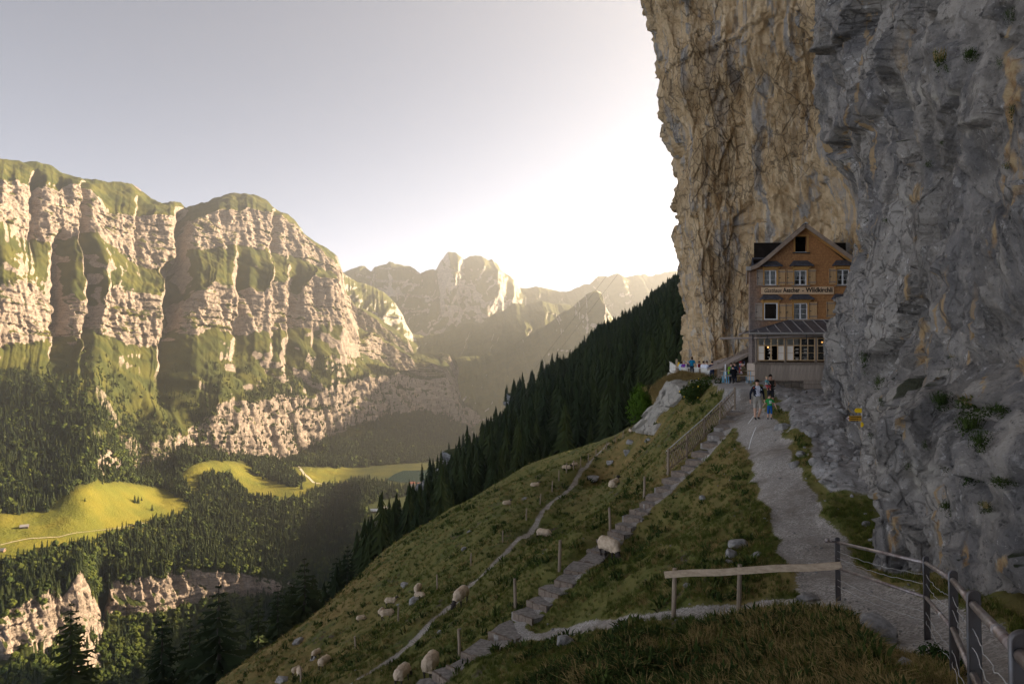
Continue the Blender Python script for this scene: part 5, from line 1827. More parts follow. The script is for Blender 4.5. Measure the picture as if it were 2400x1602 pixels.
# ------------------------------------------------------------------ fences, steps, rails, signs, rocks near at hand
M_POST = grain("split_fence_post", (0.40, 0.31, 0.22), (0.24, 0.18, 0.13), 5.0, (3, 3, .4), 0.9, 0.1, 0.5, 0.01, 0, 0.5)
M_RAILWOOD = grain("raw_rail_wood", (0.52, 0.40, 0.28), (0.36, 0.265, 0.18), 5.0, (.5, 3, 4), 0.85, 0.15, 0.4, 0.01)
M_STEEL = grain("rusty_painted_steel", (0.17, 0.165, 0.17), (0.125, 0.105, 0.095), 6.0, (1, 1, .5), 0.45, 0.5, 0.2, 0.004, 0.55)
M_PIPE = grain("worn_steel_pipe", (0.36, 0.32, 0.30), (0.17, 0.12, 0.105), 5.0, (1, 1, 1), 0.4, 0.5, 0.2, 0.003, 0.6)
M_WIRE = grain("galvanised_wire", (0.55, 0.54, 0.52), (0.42, 0.41, 0.40), 9.0, (1, 1, 1), 0.5, 0.4, 0, 0.003, 0.4)
M_YELLOW = grain("signal_yellow_enamel", (0.92, 0.60, 0.015), (0.88, 0.56, 0.012), 3.0, (1, 1, 1), 0.45, 0.4, 0)
M_YELLOW_SHADED = grain("shaded_sign_yellow", (0.55, 0.29, 0.03), (0.50, 0.26, 0.025), 3.0, (1, 1, 1), 0.5, 0.3, 0)  # sign yellow with its shade mixed into the colour
M_TREAD = grain("trodden_gravel_tread", (0.36, 0.325, 0.29), (0.19, 0.165, 0.14), 9.0, (1, 1, 1), 0.95, 0.1, 0.7, 0.02)
M_RISER = grain("step_riser_log", (0.26, 0.20, 0.15), (0.15, 0.115, 0.09), 4.0, (2, 2, 2), 0.9, 0.1, 0.5, 0.02)
M_BOULDER = grain("pale_boulder", (0.37, 0.345, 0.315), (0.20, 0.185, 0.17), 2.5, (1, 1, 1), 0.95, 0.1, 0.8, 0.04)
M_PALEWHITE = grain("limewashed_boards", (0.74, 0.70, 0.62), (0.58, 0.55, 0.48), 4.0, (4, 4, .4), 0.85, 0.1, 0.3, 0.01, 0, 0.25)


def rock_mesh(name, seed, sub=3, flat=0.7):
    bm = bmesh.new()
    bmesh.ops.create_icosphere(bm, subdivisions=sub, radius=1.0)
    V = np.array([v.co for v in bm.verts])
    r = np.random.default_rng(seed)
    for _ in range(9):                                  # cut by planes for flat, angular faces
        n = r.normal(size=3)
        n /= np.linalg.norm(n)
        h = r.uniform(0.45, 0.8)
        e = np.maximum(V @ n - h, 0)
        V = V - e[:, None] * n * 0.9
    V *= 1 + 0.14 * fbm(V[:, 0] * 2 + seed, V[:, 1] * 2, V[:, 2] * 2, 4)[:, None]
    V[:, 2] *= flat
    me = mesh_from(name, V, [tuple(v.index for v in f.verts) for f in bm.faces], False)
    bm.free()
    return me


# -- boulders
ROCKS = [rock_mesh("boulder", s, 3, 0.65 + 0.1 * (s % 3)) for s in range(8)]
for m_ in ROCKS:
    m_.materials.append(M_BOULDER)
_rocks = [  # px, py, width px, label
    (1390, 1125, 40, "flat-topped grey boulder beside the sheep lying above the sheep track"), (1430, 1085, 26, "leaning grey boulder in the dry grass under the outcrop"),
    (1470, 1060, 34, "tall grey boulder in the dry slope below the round green bush"), (1520, 1030, 30, "dark upright boulder on the dry bank below the white rock face"),
    (1480, 1035, 26, "pale boulder half hidden in yellow grass beside the sheep track"), (1320, 1515, 56, "grey boulder with sharp edges beside the landing of the steps"),
    (1455, 1475, 46, "squarish grey rock sticking out of the bank under the thin trail"), (1440, 1530, 52, "large rough rock on the grassy bank at the bottom"),
    (1612, 1380, 36, "weathered dark rock just under the long wooden rail"), (1738, 1270, 64, "long craggy rock rising through the turf between path and steps"),
    (1712, 1300, 40, "broad grey rock at the foot of the craggy one in the turf"), (1775, 1300, 34, "split grey rock standing in grass left of the gravel path"),
    (1650, 1168, 24, "small grey rock in the middle of the browned turf"), (1710, 1320, 26, "round rock in the turf above the wooden rail"),
    (950, 1370, 30, "slanting grey slab sticking up near the sheep by the crest"), (975, 1408, 36, "low pale ledge of rock under the grazing sheep pair"),
    (935, 1418, 18, "small pale rock next to a thin fence post"), (700, 1500, 30, "pale ledge at the top of the stone band by the lower sheep"),
    (735, 1545, 24, "dark rock in the stone band between the sheep at the bottom"), (660, 1590, 40, "dark ledge rock at the bottom of the stone band"),
    (1030, 1478, 18, "small rock on the meadow between the sheep track and the posts"), (1087, 1287, 20, "small grey rock near the upper meadow posts"),
    (1100, 1246, 14, "tiny pale rock on the crest meadow"), (1230, 1170, 16, "flat rock beside the sheep track posts"),
    (1890, 1395, 60, "low pale ledge where the thin trail leaves the gravel path"), (1870, 1430, 30, "stub of rock in the grass under the trail ledge"),
    (2085, 1275, 0, ""), (1835, 1000, 44, "flat grey outcrop slab beside the path near the walkers"), (1860, 1090, 40, "brown-grey boulder at the foot of the rubble by the path"),
    (1915, 1098, 46, "round-shouldered boulder in the rubble beside the path"), (1935, 1135, 34, "dark boulder at the lower end of the rubble"),
    (1880, 1068, 34, "flat stone lying on top of the rubble"), (1960, 1080, 44, "grey block wedged against the cliff foot above the rubble"),
    (1900, 1030, 36, "sharp stone in the upper rubble"), (1960, 1110, 28, "small block beside the wedged one at the cliff foot"),
    (2070, 1490, 110, "large jagged rock under the handrail beside the stone path"), (2230, 1560, 90, "broad pale rock at the bottom by the handrail posts"), (2120, 1590, 60, "pale rounded rock at the bottom edge beside the leafy bush"),
    (2050, 1260, 30, "pale stone beside the rusty stained pillar of the cliff"), (2030, 1230, 26, "flat pale stone in the grass patch by the cliff"),
    (1690, 1455, 22, "small pale stone below the second post of the wooden rail"), (1585, 1455, 14, "white stone at the foot of the first post of the wooden rail"), (1607, 1455, 16, "grey-white stone next to the white one under the wooden rail"),
]
for i, (px, py, w, lab) in enumerate(_rocks):
    if not w:
        continue
    p = hit(px, py)
    s = 0.5 * w / F * p.y
    o = link("boulder", ROCKS[i % 8])
    o.location = (p.x, p.y, p.z + (0.10 if w < 80 else 0.45) * s)
    o.scale = (s, s * random.uniform(0.7, 1.0), s * random.uniform(0.7, 1.05))
    o.rotation_euler = (random.uniform(-.3, .3), random.uniform(-.3, .3), random.uniform(0, 6))
    tag(o, lab, "rock", "boulders on the slope")


def stones():
    """Loose stones strewn on path and slope: nobody could count them."""
    r = np.random.default_rng(9)
    n = 14000
    Y = 1.0 / r.uniform(1 / 60.0, 1 / 6.5, n)
    X = r.uniform(-0.30, 0.62, n) * Y
    path, trail, sp, stair, ter, rub, dp, _d, _s = masks(X, Y)
    keep = r.random(n) < np.clip(0.10 * path * (dp > 0.4) + 0.05 * path + 0.55 * rub + 0.16 * trail + 0.05 * (dp < 2.2) * (1 - ter) + 0.035, 0, 1)
    X, Y, rub = X[keep], Y[keep], rub[keep]
    Z = ground(X, Y)
    s = (0.012 + 0.035 * r.random(len(X)) ** 3) * (1 + 2.2 * rub) * np.clip(Y / 14, 0.7, 1.6)
    so = []
    for i in range(4):
        me = rock_mesh("loose_stone", 50 + i, 1, 0.6)
        me.materials.append(M_BOULDER)
        so.append(bpy.data.objects.new("loose_stone", me))
    tag(instancer("loose_gravel", np.stack([X, Y, Z + 0.2 * s], 1), s, so, 4, tilt=0.4), kind="stuff")


stones()


# -- the white rock face under the terrace
def outcrop():
    us, vs = np.linspace(0, 1, 60), np.linspace(0, 1, 60)
    a = [(1566, 872, 57.5), (1553, 905, 58.5), (1530, 950, 60), (1505, 985, 62), (1484, 1012, 65)]
    c = [(1640, 900, 52), (1625, 930, 51), (1605, 955, 51), (1575, 985, 52), (1540, 1020, 52)]
    A = np.array([P(*p) for p in a])
    C = np.array([P(*p) for p in c])
    t_ = np.linspace(0, 1, len(a))
    L = np.stack([np.interp(vs, t_, A[:, k]) for k in range(3)], 1)
    R = np.stack([np.interp(vs, t_, C[:, k]) for k in range(3)], 1)
    V = L[:, None] * (1 - us[None, :, None]) + R[:, None] * us[None, :, None]
    s, z = us[None, :] * 6, V[..., 2]
    n = np.array([-0.75, -0.65, 0.1])
    bulge = 1.1 * np.sin(np.pi * us) ** 0.7
    fa, fe = facets(s / 1.0, z / 1.3, 1.0, 31)
    fb, _ = facets(s / 0.35, z / 0.5, 1.0, 32)
    d = bulge[None, :] + 0.55 * fa - 0.12 * sstep(0.08, 0, fe) + 0.12 * fb + 0.15 * fbm(s / 0.8, z / 0.8, 2.0, 4)
    d *= np.clip(np.minimum(vs, 1.06 - vs) * 8, 0, 1)[:, None]
    V = V + d[..., None] * n
    back = V[:, -1:] + np.array([2.0, 2.0, -0.3])
    front = V[:, :1] + np.array([2.0, 2.0, -0.3])
    V = np.concatenate([front, V, back], 1)
    sh = V.shape[:2]
    one = np.ones(sh)
    me = mesh_from("rock_outcrop", V.reshape(-1, 3), grid_faces(*sh), True, {"tan": 0.25 * one, "moss": 0.2 * one, "ochre": 0.15 * one, "pale": 0.85 * one})
    o = link("rock_outcrop", me, M_CLIFF)
    tag(o, "white weathered rock face under the white terrace fence, dry grass on its top", "rock")


outcrop()

# -- fence posts along the sheep track and the steps
_posts = [(1311, 1265, 1338), (1208, 1356, 1428), (1077, 1463, 1530), (1430, 1178, 1234), (1104, 1295, 1325), (1025, 1347, 1384), (934, 1414, 1450), (833, 1483, 1517), (705, 1565, 1603), (1179, 1242, 1270), (1234, 1189, 1217), (1266, 1156, 1184), (1294, 1122, 1149),
          (1310, 1100, 1125), (1328, 1084, 1108), (1344, 1078, 1100), (1361, 1069, 1092), (1379, 1061, 1082), (1397, 1050, 1069), (1421, 1033, 1052), (1442, 1019, 1037), (1460, 1006, 1025), (1509, 1114, 1166)]
_plabs = ["grey wooden post between the second and third flight of stone steps", "slim wooden post on the meadow left of the gravel steps", "thick wooden post above the bottom flight of steps", "wooden post on the bank left of the stairs above the big sheep",
          "small thin post left of the sheep track, halfway down the meadow", "thin post on the meadow beyond the track, under the one halfway down", "thin post beside the pale rock and the group of grazing sheep", "thin lone post above the stone band of the lower sheep",
          "short post in front of the pair of sheep at the bottom", "thin post left of the sheep track below the bend", "thin post at the bend of the sheep track", "leaning post above the bend of the sheep track", "light post where the fence meets the track, by the dark bush",
          "first bright post of the tight row along the upper sheep track", "second post of the tight row, beside a lying sheep", "third post of the tight row, behind a lying sheep", "fourth post of the row along the upper track", "fifth post of the row along the upper track", "sixth post of the row along the upper track",
          "seventh post of the row, before the round bush", "eighth post of the row, next to the round bush", "last post of the row, under the round bush", "tall pale post below the lower end of the lattice fence"]
for (px, y0, y1), lab in zip(_posts, _plabs):
    p = hit(px, y1)
    h = (y1 - y0) / F * p.y
    r_ = max(0.045, min(0.09, h * 0.055))
    b = MB().tube([(0, 0, -0.25), (0.01, 0, h * 0.5), (-0.01, 0.01, h)], [r_ * 1.05, r_, r_ * 0.9], 8)
    o = b.obj("fence_post", M_POST, None, False, p)
    o.rotation_euler = (random.uniform(-.04, .04), random.uniform(-.07, .07), random.uniform(0, 6))
    tag(o, lab, "post", "wooden posts on the pasture")


# -- steps

def staircase():
    pts = [hit(*s) for s in _steps]
    st = empty("stone_stairs", pts[12])
    tag(st, "long flight of rough gravel steps climbing the pasture to the inn terrace", "stairs")
    for i, p in enumerate(pts):
        a, b_ = pts[max(i - 1, 0)], pts[min(i + 1, len(pts) - 1)]
        d = (a - b_)
        d.z = 0
        L = d.length / (2 if 0 < i < len(pts) - 1 else 1)
        d.normalize()
        s = Vector((d.y, -d.x, 0))
        w = (1.05 if i < 10 else (0.78 if i < 25 else 1.05)) * random.uniform(0.85, 1.12)
        L *= random.uniform(0.88, 1.0)
        nz_ = pts[max(i - 1, 0)].z
        hgt = max(0.12, (a.z - b_.z) / 2)
        z = p.z + 0.05
        # a ragged tread: an outline of uneven points
        q = []
        for u, v in ((-.5, -.5), (-.2, -.53), (.15, -.48), (.5, -.52), (.54, 0), (.5, .5), (0, .53), (-.5, .5), (-.55, 0.1)):
            c = p + s * (u * w + random.uniform(-.09, .09)) + d * (v * L * 1.04 + random.uniform(-.05, .05))
            q.append((c.x - st.location.x, c.y - st.location.y, z - 0.25 - st.location.z + random.uniform(-.005, .005)))
        tr = MB().poly_prism(q, (0, 0, 0.25)).obj("step", M_TREAD, st)
        f = p - d * (L * 0.5 + 0.03)
        rb = MB()
        n = 1 if i < 12 else 3
        for k in range(n):
            u0, u1 = -w / 2 + w * k / n, -w / 2 + w * (k + 1) / n - 0.02
            e0, e1 = f + s * u0, f + s * u1
            rb.beam((e0.x - st.location.x, e0.y - st.location.y, z - 0.10 - st.location.z), (e1.x - st.location.x, e1.y - st.location.y, z - 0.10 - st.location.z + random.uniform(-.02, .02)), 0.07, 0.22 + random.uniform(-.03, .02))
        rb.obj("riser", M_RISER, tr)


staircase()


# -- lattice fence beside the upper steps
def lattice_fence():
    pts = [(1566, 1060, 1116), (1600, 1026, 1078), (1640, 985, 1042), (1682, 948, 1000), (1722, 905, 958)]
    foot = []
    for px, y0, y1 in pts:
        p = hit(px, y1)
        foot.append((p, (y1 - y0) / F * p.y))
    o = foot[0][0]
    fe = empty("lattice_fence", o)
    tag(fe, "dark crossed-lath hunter fence slanting up beside the upper steps to the terrace", "fence")
    # straighten the depths so that the fence runs as one line
    P0, P1 = foot[0][0], foot[-1][0]
    base = [P0.lerp(P1, i / 4) for i in range(5)]
    for i in range(5):
        base[i].z = foot[i][0].z * 0.6 + base[i].z * 0.4
    H = 1.08
    for i, b_ in enumerate(base):
        MB().tube([b_ - o - Vector((0, 0, .3)), b_ - o + Vector((0, 0, H + 0.12))], 0.055, 8).obj("post", M_POST, fe)
    for hz_ in (0.22, 0.92):
        for i in range(4):
            MB().tube([base[i] - o + Vector((-.05, -.03, hz_)), base[i + 1] - o + Vector((-.05, -.03, hz_))], 0.024, 6).obj("rail", M_POST, fe)

    def at(u):
        i = min(int(u * 4), 3)
        return base[i].lerp(base[i + 1], u * 4 - i)

    Ltot = sum((base[i + 1] - base[i]).length for i in range(4))
    n = int(Ltot / 0.30)
    for sgn, off in ((1, -0.09), (-1, -0.135)):
        m = MB()
        for k in range(-6, n + 6):
            u0 = k / n
            u1 = u0 + sgn * 0.95 / Ltot
            za, zb = 0.06, H
            # clip to the fence's ends
            lo, hi = min(u0, u1), max(u0, u1)
            if hi <= 0 or lo >= 1:
                continue
            ca, cb = (max(0, min(1, u0)), max(0, min(1, u1)))
            fa, fb = (ca - u0) / (u1 - u0), (cb - u0) / (u1 - u0)
            a = at(ca) - o + Vector((off, off * 0.3, za + (zb - za) * fa))
            b_ = at(cb) - o + Vector((off, off * 0.3, za + (zb - za) * fb))
            if (a - b_).length < 0.2:
                continue
            m.beam(a, b_, 0.018, 0.030, (0.8, -0.6, 0))
        l = m.obj("lattice", M_POST, fe)
        l["kind"] = "stuff"
    MB().beam(base[0] - o + Vector((-.08, -.02, H + .02)), base[2] - o + Vector((-.08, -.02, H + .02)), 0.05, 0.025).obj("top_lath", M_WIRE, fe)
    MB().beam(base[2] - o + Vector((-.08, -.02, H + .02)), base[4] - o + Vector((-.08, -.02, H + .02)), 0.05, 0.025).obj("top_lath", M_WIRE, fe)


lattice_fence()


def thin_handrails():
    for pix, lab in ((((1749, 962), (1748, 992)), "short pale metal rod at the head of the steps"), (((1757, 1000), (1750, 1012), (1751, 1030), (1753, 1050)), "bent pale metal hand rod at the edge of the gravel path")):
        ps = [hit(*p) for p in pix]
        ps = [Vector((ps[-1].x + (p.x - ps[-1].x) * 0.3, ps[-1].y, (HY - pix[i][1]) / F * ps[-1].y)) for i, p in enumerate(ps)]
        base = ps[-1].copy()
        MB_ = MB().tube([p - base - (Vector((0, 0, .15)) if i == len(ps) - 1 else Vector()) for i, p in enumerate(ps)], 0.013, 6)
        tag(MB_.obj("hand_rod", M_WHITE, None, True, base), lab, "handrail")


thin_handrails()


# -- wooden rail across the end of the thin trail
def wooden_rail():
    a, b_ = P(1558, 1346, 13.6), P(1972, 1324, 12.05)
    r = empty("wooden_rail", (a[0], a[1], a[2] - 0.9))
    tag(r, "long pale plank rail on two thin posts, joining the steel handrail", "fence rail")
    o = Vector(r.location)
    A, B = Vector(a), Vector(b_)
    m = MB()
    n = 6
    for i in range(n):
        p, q = A.lerp(B, i / n), A.lerp(B, (i + 1) / n)
        m.beam(p - o + Vector((0, 0, 0.012 * math.sin(i * 2.1))), q - o + Vector((0, 0, 0.012 * math.sin((i + 1) * 2.1))), 0.045, 0.125)
    m.obj("plank", M_RAILWOOD, r)
    for px, py in ((1586, 1440), (1749, 1432)):
        p = hit(px, py)
        f = (px - 1558) / (1972 - 1558)
        c = A.lerp(B, f)
        c = Vector((c.x, c.y + 0.06, c.z))
        MB().tube([Vector((c.x - 0.02, c.y + .02, gz(c.x, c.y) - 0.2)) - o, c - o + Vector((0, 0, 0.10))], [0.05, 0.043], 8).obj("post", M_POST, r)


wooden_rail()


# -- steel handrail along the path
def steel_railing():
    posts = [(2392, 1497, 2.6, 0.085), (2281, 1394, 4.5, 0.085), (2233, 1344, 6.5, 0.08), (2170, 1308, 9.2, 0.075), (1962, 1262, 12.2, 0.075)]
    tops = [Vector(P(px, py, Y)) for px, py, Y, w in posts]
    rl = empty("steel_railing", (tops[4].x, tops[4].y, gz(tops[4].x, tops[4].y)))
    tag(rl, "rusty grey steel handrail of flat posts and two pipes climbing beside the path", "railing")
    o = Vector(rl.location)
    for i, (t_, (px, py, Y, w)) in enumerate(zip(tops, posts)):
        n = tops[max(i - 1, 0)] - tops[min(i + 1, 4)]
        n.z = 0
        n.normalize()
        s = Vector((-n.y, n.x, 0))
        face = Vector((1, 0.15, 0)).normalized() if i < 4 else Vector((1, 0, 0))
        f2 = Vector((-face.y, face.x, 0))
        zb = min(gz(t_.x, t_.y), t_.z - 0.95) - 0.15
        outline = []
        for k in range(9):
            a = math.pi * k / 8
            outline.append(t_ - o + face * (math.cos(a) * w / 2) + Vector((0, 0, 0.0 + math.sin(a) * w * 0.32)))
        lean = Vector((0.02, 0, 0)) * (t_.z - zb)
        outline = outline + [Vector((t_.x, t_.y, zb)) - o - face * w / 2 + lean, Vector((t_.x, t_.y, zb)) - o + face * w / 2 + lean]
        pm = MB().poly_prism([p - f2 * 0.008 for p in outline], f2 * 0.016)
        # raised rim of the bar
        for k in range(len(outline) - 2):
            pass
        pm.obj("post", M_STEEL, rl)
        rim = MB().tube([outline[10 - 0]] + outline[:9] + [outline[9]], 0.011, 6)
        rim.obj("post_rim", M_STEEL, rl, True)
    near_end = tops[0] + (tops[0] - tops[1]) * 0.9
    line = [near_end] + tops
    for k, (dz, rad) in enumerate(((-0.06, 0.027), (-0.52, 0.024))):
        for i in range(5):
            a, b_ = line[i] + Vector((0, 0, dz)), line[i + 1] + Vector((0, 0, dz))
            MB().tube([a - o, b_ - o], rad, 12).obj("pipe_rail", M_PIPE, rl, True)
            if i in (1, 3):
                c = a.lerp(b_, 0.35)
                d = (b_ - a).normalized() * 0.035
                MB().tube([c - d - o, c + d - o], rad * 1.18, 12).obj("coupling", M_PIPE if k == 0 else M_WIRE, rl, True)
    e = tops[4] + Vector((-0.02, 0, -0.06))
    MB().tube([e - o, e - o + Vector((-0.12, 0.02, 0.02))], 0.022, 8).obj("rail_end", M_PIPE, rl, True)
    MB().ball(e - o + Vector((-0.15, 0.02, 0.025)), 0.042, 10, 8).obj("knob", M_PIPE, rl, True)
    # slack wire mesh between the posts
    for j, dz in enumerate((-0.22, -0.34, -0.72, -0.84)):
        for i in range(1, 5):
            a, b_ = line[i] + Vector((0, 0, dz)), line[i + 1] + Vector((0, 0, dz))
            n = 22
            pts = []
            for q in range(n + 1):
                f = q / n
                pts.append(a.lerp(b_, f) - o + Vector((0.006 * math.sin(q * 1.3 + j), 0.012 * math.sin(q * 0.9 + i), -0.05 * math.sin(math.pi * f) + 0.007 * math.sin(q * 2.1 + j * 2))))
            MB().tube(pts, 0.0035, 4).obj("wire", M_WIRE, rl, True)


steel_railing()


# -- trail signs on the cliff
_c = CLIFF[0].reshape(-1, 3)
_c = _c[_c[:, 1] > 4]
_cpx, _cpy = CX + F * _c[:, 0] / _c[:, 1], HY - F * _c[:, 2] / _c[:, 1]


def chit_late(px, py):
    """The point of the near cliff seen at a pixel of the photograph."""
    d = np.hypot(_cpx - px, _cpy - py)
    m = d < max(6.0, d.min() + 1)
    return Vector(_c[np.argmin(np.where(m, _c[:, 1], 1e9))])


def trail_sign():
    Y = min(chit_late(2012, 960).y, chit_late(2020, 1000).y, chit_late(1990, 980).y) - 0.35
    pole = P(2020, 1003, Y)
    k = Y / F
    t_ = empty("trail_signpost", pole)
    tag(t_, "grey pole with yellow hiking arrow signs fixed against the cliff above the path", "signpost")
    MB().tube([(0, 0, -0.05), (0, 0, (1003 - 950) * k)], 0.03, 8).obj("pole", M_GUTTER, t_, True)

    def arrow(x0, x1, y0, y1, mat, tip_left=True, ang=0.0, name="arrow_sign"):
        a, b_, c, d = (x0 - 2020) * k, (x1 - 2020) * k, (1003 - y1) * k, (1003 - y0) * k
        h = (d - c)
        pts = [(a + h * .35, 0, c), (b_, 0, c), (b_, 0, d), (a + h * .35, 0, d), (a, 0, (c + d) / 2)] if tip_left else [(a, 0, c), (b_ - h * .25, 0, c), (b_, 0, (c + d) / 2), (b_ - h * .25, 0, d), (a, 0, d)]
        pts = [(x * math.cos(ang), -0.045 + x * math.sin(ang), z) for x, _, z in pts]
        return MB().poly_prism(pts, (0, 0.012, 0)).obj(name, mat, t_), (a, b_, c, d)

    arrow(2000.5, 2018, 956, 966.5, M_YELLOW)
    s, (a, b_, c, d) = arrow(1983.5, 2017.5, 973.5, 986, M_YELLOW_SHADED)
    h = d - c
    MB().poly_prism([(a + h * .33, -0.050, c + 0.01), (a + h * .36, -0.050, c + 0.01), (a + h * .36, -0.050, d - 0.01), (a + h * .33, -0.050, d - 0.01), (a - 0.02, -0.050, (c + d) / 2)], (0, 0.003, 0)).obj("arrow_tip", M_WHITE, s)
    MB().box((a + 0.035, -0.053, (c + d) / 2), (0.07, 0.003, 0.028)).obj("trail_mark", grain("trail_mark_red", (0.35, 0.01, 0.01), (0.30, 0.01, 0.01), 3.0, bump=0), s)
    tx = MB()
    for i, (w, wr) in enumerate(((0.30, 0.07), (0.16, 0.03), (0.17, 0.03))):
        z = d - 0.035 - i * 0.058
        x = a + 0.10
        while x < a + 0.10 + w:
            l = random.uniform(0.012, 0.022)
            tx.box((x + l / 2, -0.0475, z), (l, 0.003, random.uniform(0.018, 0.028)))
            x += l + 0.006
        tx.box((b_ - 0.12, -0.0475, z), (wr, 0.003, 0.022))
    tx.obj("lettering", M_INK, s)
    arrow(2016, 2023, 988.5, 1000, M_YELLOW, False)


trail_sign()


def terrace_signpost():
    Y = 58.0
    k = Y / F
    b = P(1586, 890, Y)
    t_ = empty("terrace_signpost", b)
    tag(t_, "light wooden post with an orange pointer board at the corner of the white terrace fence", "signpost")
    MB().box((0, 0, 0.5 * 47 * k), (0.15, 0.15, 47 * k)).box((0, 0, 47 * k + 0.04), (0.11, 0.11, 0.08)).obj("post", M_RAILWOOD, t_)
    MB().poly_prism([(0.05, -0.10, 24 * k), (0.20, -0.10, 28 * k), (0.22, -0.10, 40 * k), (0.16, -0.10, 43 * k), (0.06, -0.10, 38 * k)], (0, 0.03, 0)).obj("pointer_board", M_YELLOW, t_)


terrace_signpost()


# -- white board fence round the terrace
def terrace_fence():
    pts = [P(1570, 872, 60.5), P(1590, 887, 57.5), P(1615, 887.5, 56), P(1641, 889, 54.5), P(1668, 894, 52.5)]
    fe = empty("terrace_fence", pts[1])
    tag(fe, "whitewashed vertical board fence round the guests on the terrace edge", "fence")
    o = Vector(pts[1])
    V = [Vector(p) for p in pts]
    H = 0.92
    pm = MB().box((0, 0, 0), (0.115, 0.025, H - 0.10)).mesh("board")
    pm.materials.append(M_PALEWHITE)
    for a, b_ in zip(V[:-1], V[1:]):
        d = b_ - a
        n = max(2, int(d.length / 0.125))
        ang = math.atan2(d.y, d.x)
        for i in range(n):
            c = a.lerp(b_, (i + 0.5) / n)
            link("board", pm, None, fe, c - o + Vector((0, 0, H / 2))).rotation_euler = (0, 0, ang)
        MB().beam(a - o + Vector((0, 0, H)), b_ - o + Vector((0, 0, H)), 0.12, 0.06).obj("top_rail", M_PALEWHITE, fe)
        MB().beam(a - o + Vector((0, 0.04, .2)), b_ - o + Vector((0, 0.04, .2)), 0.05, 0.08).obj("cross_rail", M_PALEWHITE, fe)
        MB().box(b_ - o + Vector((-.05, -.05, H / 2 - 0.02)), (0.14, 0.14, H)).obj("post", M_OLDWOOD, fe)
    for px, y0, y1, Y in ((1608, 852, 866, 56.3), (1634.5, 852, 868, 55), (1700, 853, 887, 44.5), (1724, 853, 868, 43.5)):
        b = P(px, y1, Y)
        t_ = MB().tube([(0, 0, -0.3 if Y > 50 else 0), (0, 0, (y1 - y0) / F * Y)], 0.04, 8).obj("parasol_pole", M_WHITE, None, True, b)
        tag(t_, {1608: "white pole behind the terrace fence between the purple and striped guests", 1634.5: "white pole behind the terrace fence beside the standing blue guest", 1700: "tall white pole left of the nearer table", 1724: "white pole behind the guests at the nearer table"}[px], "pole")


terrace_fence()


# -- lean-to beside the inn
def lean_to():
    o = Vector(P(1700, 893, 48.5))
    s = empty("lean_to_shed", o)
    tag(s, "low weathered shed with a slanting shake roof between the terrace and the inn", "shed")
    a, b_, c, d = [Vector(P(*q)) for q in ((1693, 859, 46.9), (1757, 826, 46.9), (1757, 824, 53.5), (1672, 846, 55.5))]
    e = Vector(P(1657, 865, 50.5))
    top = [a, b_, c, d, e]
    low = [p - Vector((0, 0, 0.09)) for p in top]
    MB().add([p - o for p in top + low], [(0, 1, 2, 3, 4), (9, 8, 7, 6, 5), (0, 5, 6, 1), (1, 6, 7, 2), (2, 7, 8, 3), (3, 8, 9, 4), (4, 9, 5, 0)]).obj("roof", M_LOG, s)
    MB().beam(a - o + Vector((0, -.04, -.10)), b_ - o + Vector((0, -.04, -.10)), 0.05, 0.16).obj("verge_board", M_OLDWOOD, s)
    y = 47.6
    x0, x1 = P(1682, 0, y)[0], P(1703, 0, y)[0]
    n = 6
    for i in range(n):
        x = x0 + (x1 - x0) * (i + 0.5) / n
        zt = P(1693, 859, 46.9)[2] + (x - a.x) * (b_.z - a.z) / (b_.x - a.x) - 0.12
        MB().box((x - o.x, y - o.y, (zt - 1.6) / 2 - o.z), ((x1 - x0) / n - 0.015, 0.04, zt + 1.6)).obj("plank", M_OLDWOOD, s)
    x2 = P(1757, 0, y + 2.2)[0]
    n = 10
    for i in range(n):
        x = x1 + (x2 - x1) * (i + 0.5) / n
        zt = a.z + (x - a.x) * (b_.z - a.z) / (b_.x - a.x) - 0.06
        MB().box((x - o.x, y + 2.2 - o.y, (zt - 1.6) / 2 - o.z), ((x2 - x1) / n - 0.012, 0.04, zt + 1.6)).obj("plank", M_OLDWOOD, s)


lean_to()


def step_stone():
    p = P(1763, 902, 43.9)
    b = MB().box((0, 0, 0.10), (0.55, 0.6, 0.34), 0, 0, 0, 0.94)
    tag(b.obj("doorstep", M_BOULDER, None, False, (p[0] - 0.1, p[1], p[2])), "grey stone doorstep block at the near corner of the inn", "step")


step_stone()


# -- far huts and houses
M_HUTROOF = grain("hut_roof", (0.36, 0.33, 0.31), (0.24, 0.22, 0.21), 2.0, (1, 1, 1), 0.8, 0.2, 0)
M_BRIGHTROOF = grain("bright_tin_roof", (0.80, 0.80, 0.80), (0.70, 0.70, 0.70), 1.0, (1, 1, 1), 0.5, 0.4, 0)
M_HUTWALL = grain("hut_wall", (0.20, 0.13, 0.085), (0.13, 0.085, 0.06), 1.0, (1, 1, 1), 0.9, 0.1, 0)
M_PLASTER = grain("house_plaster", (0.72, 0.66, 0.58), (0.62, 0.56, 0.50), 0.6, (1, 1, 1), 0.9, 0.1, 0)
M_REDROOF = grain("red_house_roof", (0.33, 0.135, 0.085), (0.24, 0.10, 0.07), 1.0, (1, 1, 1), 0.85, 0.1, 0)


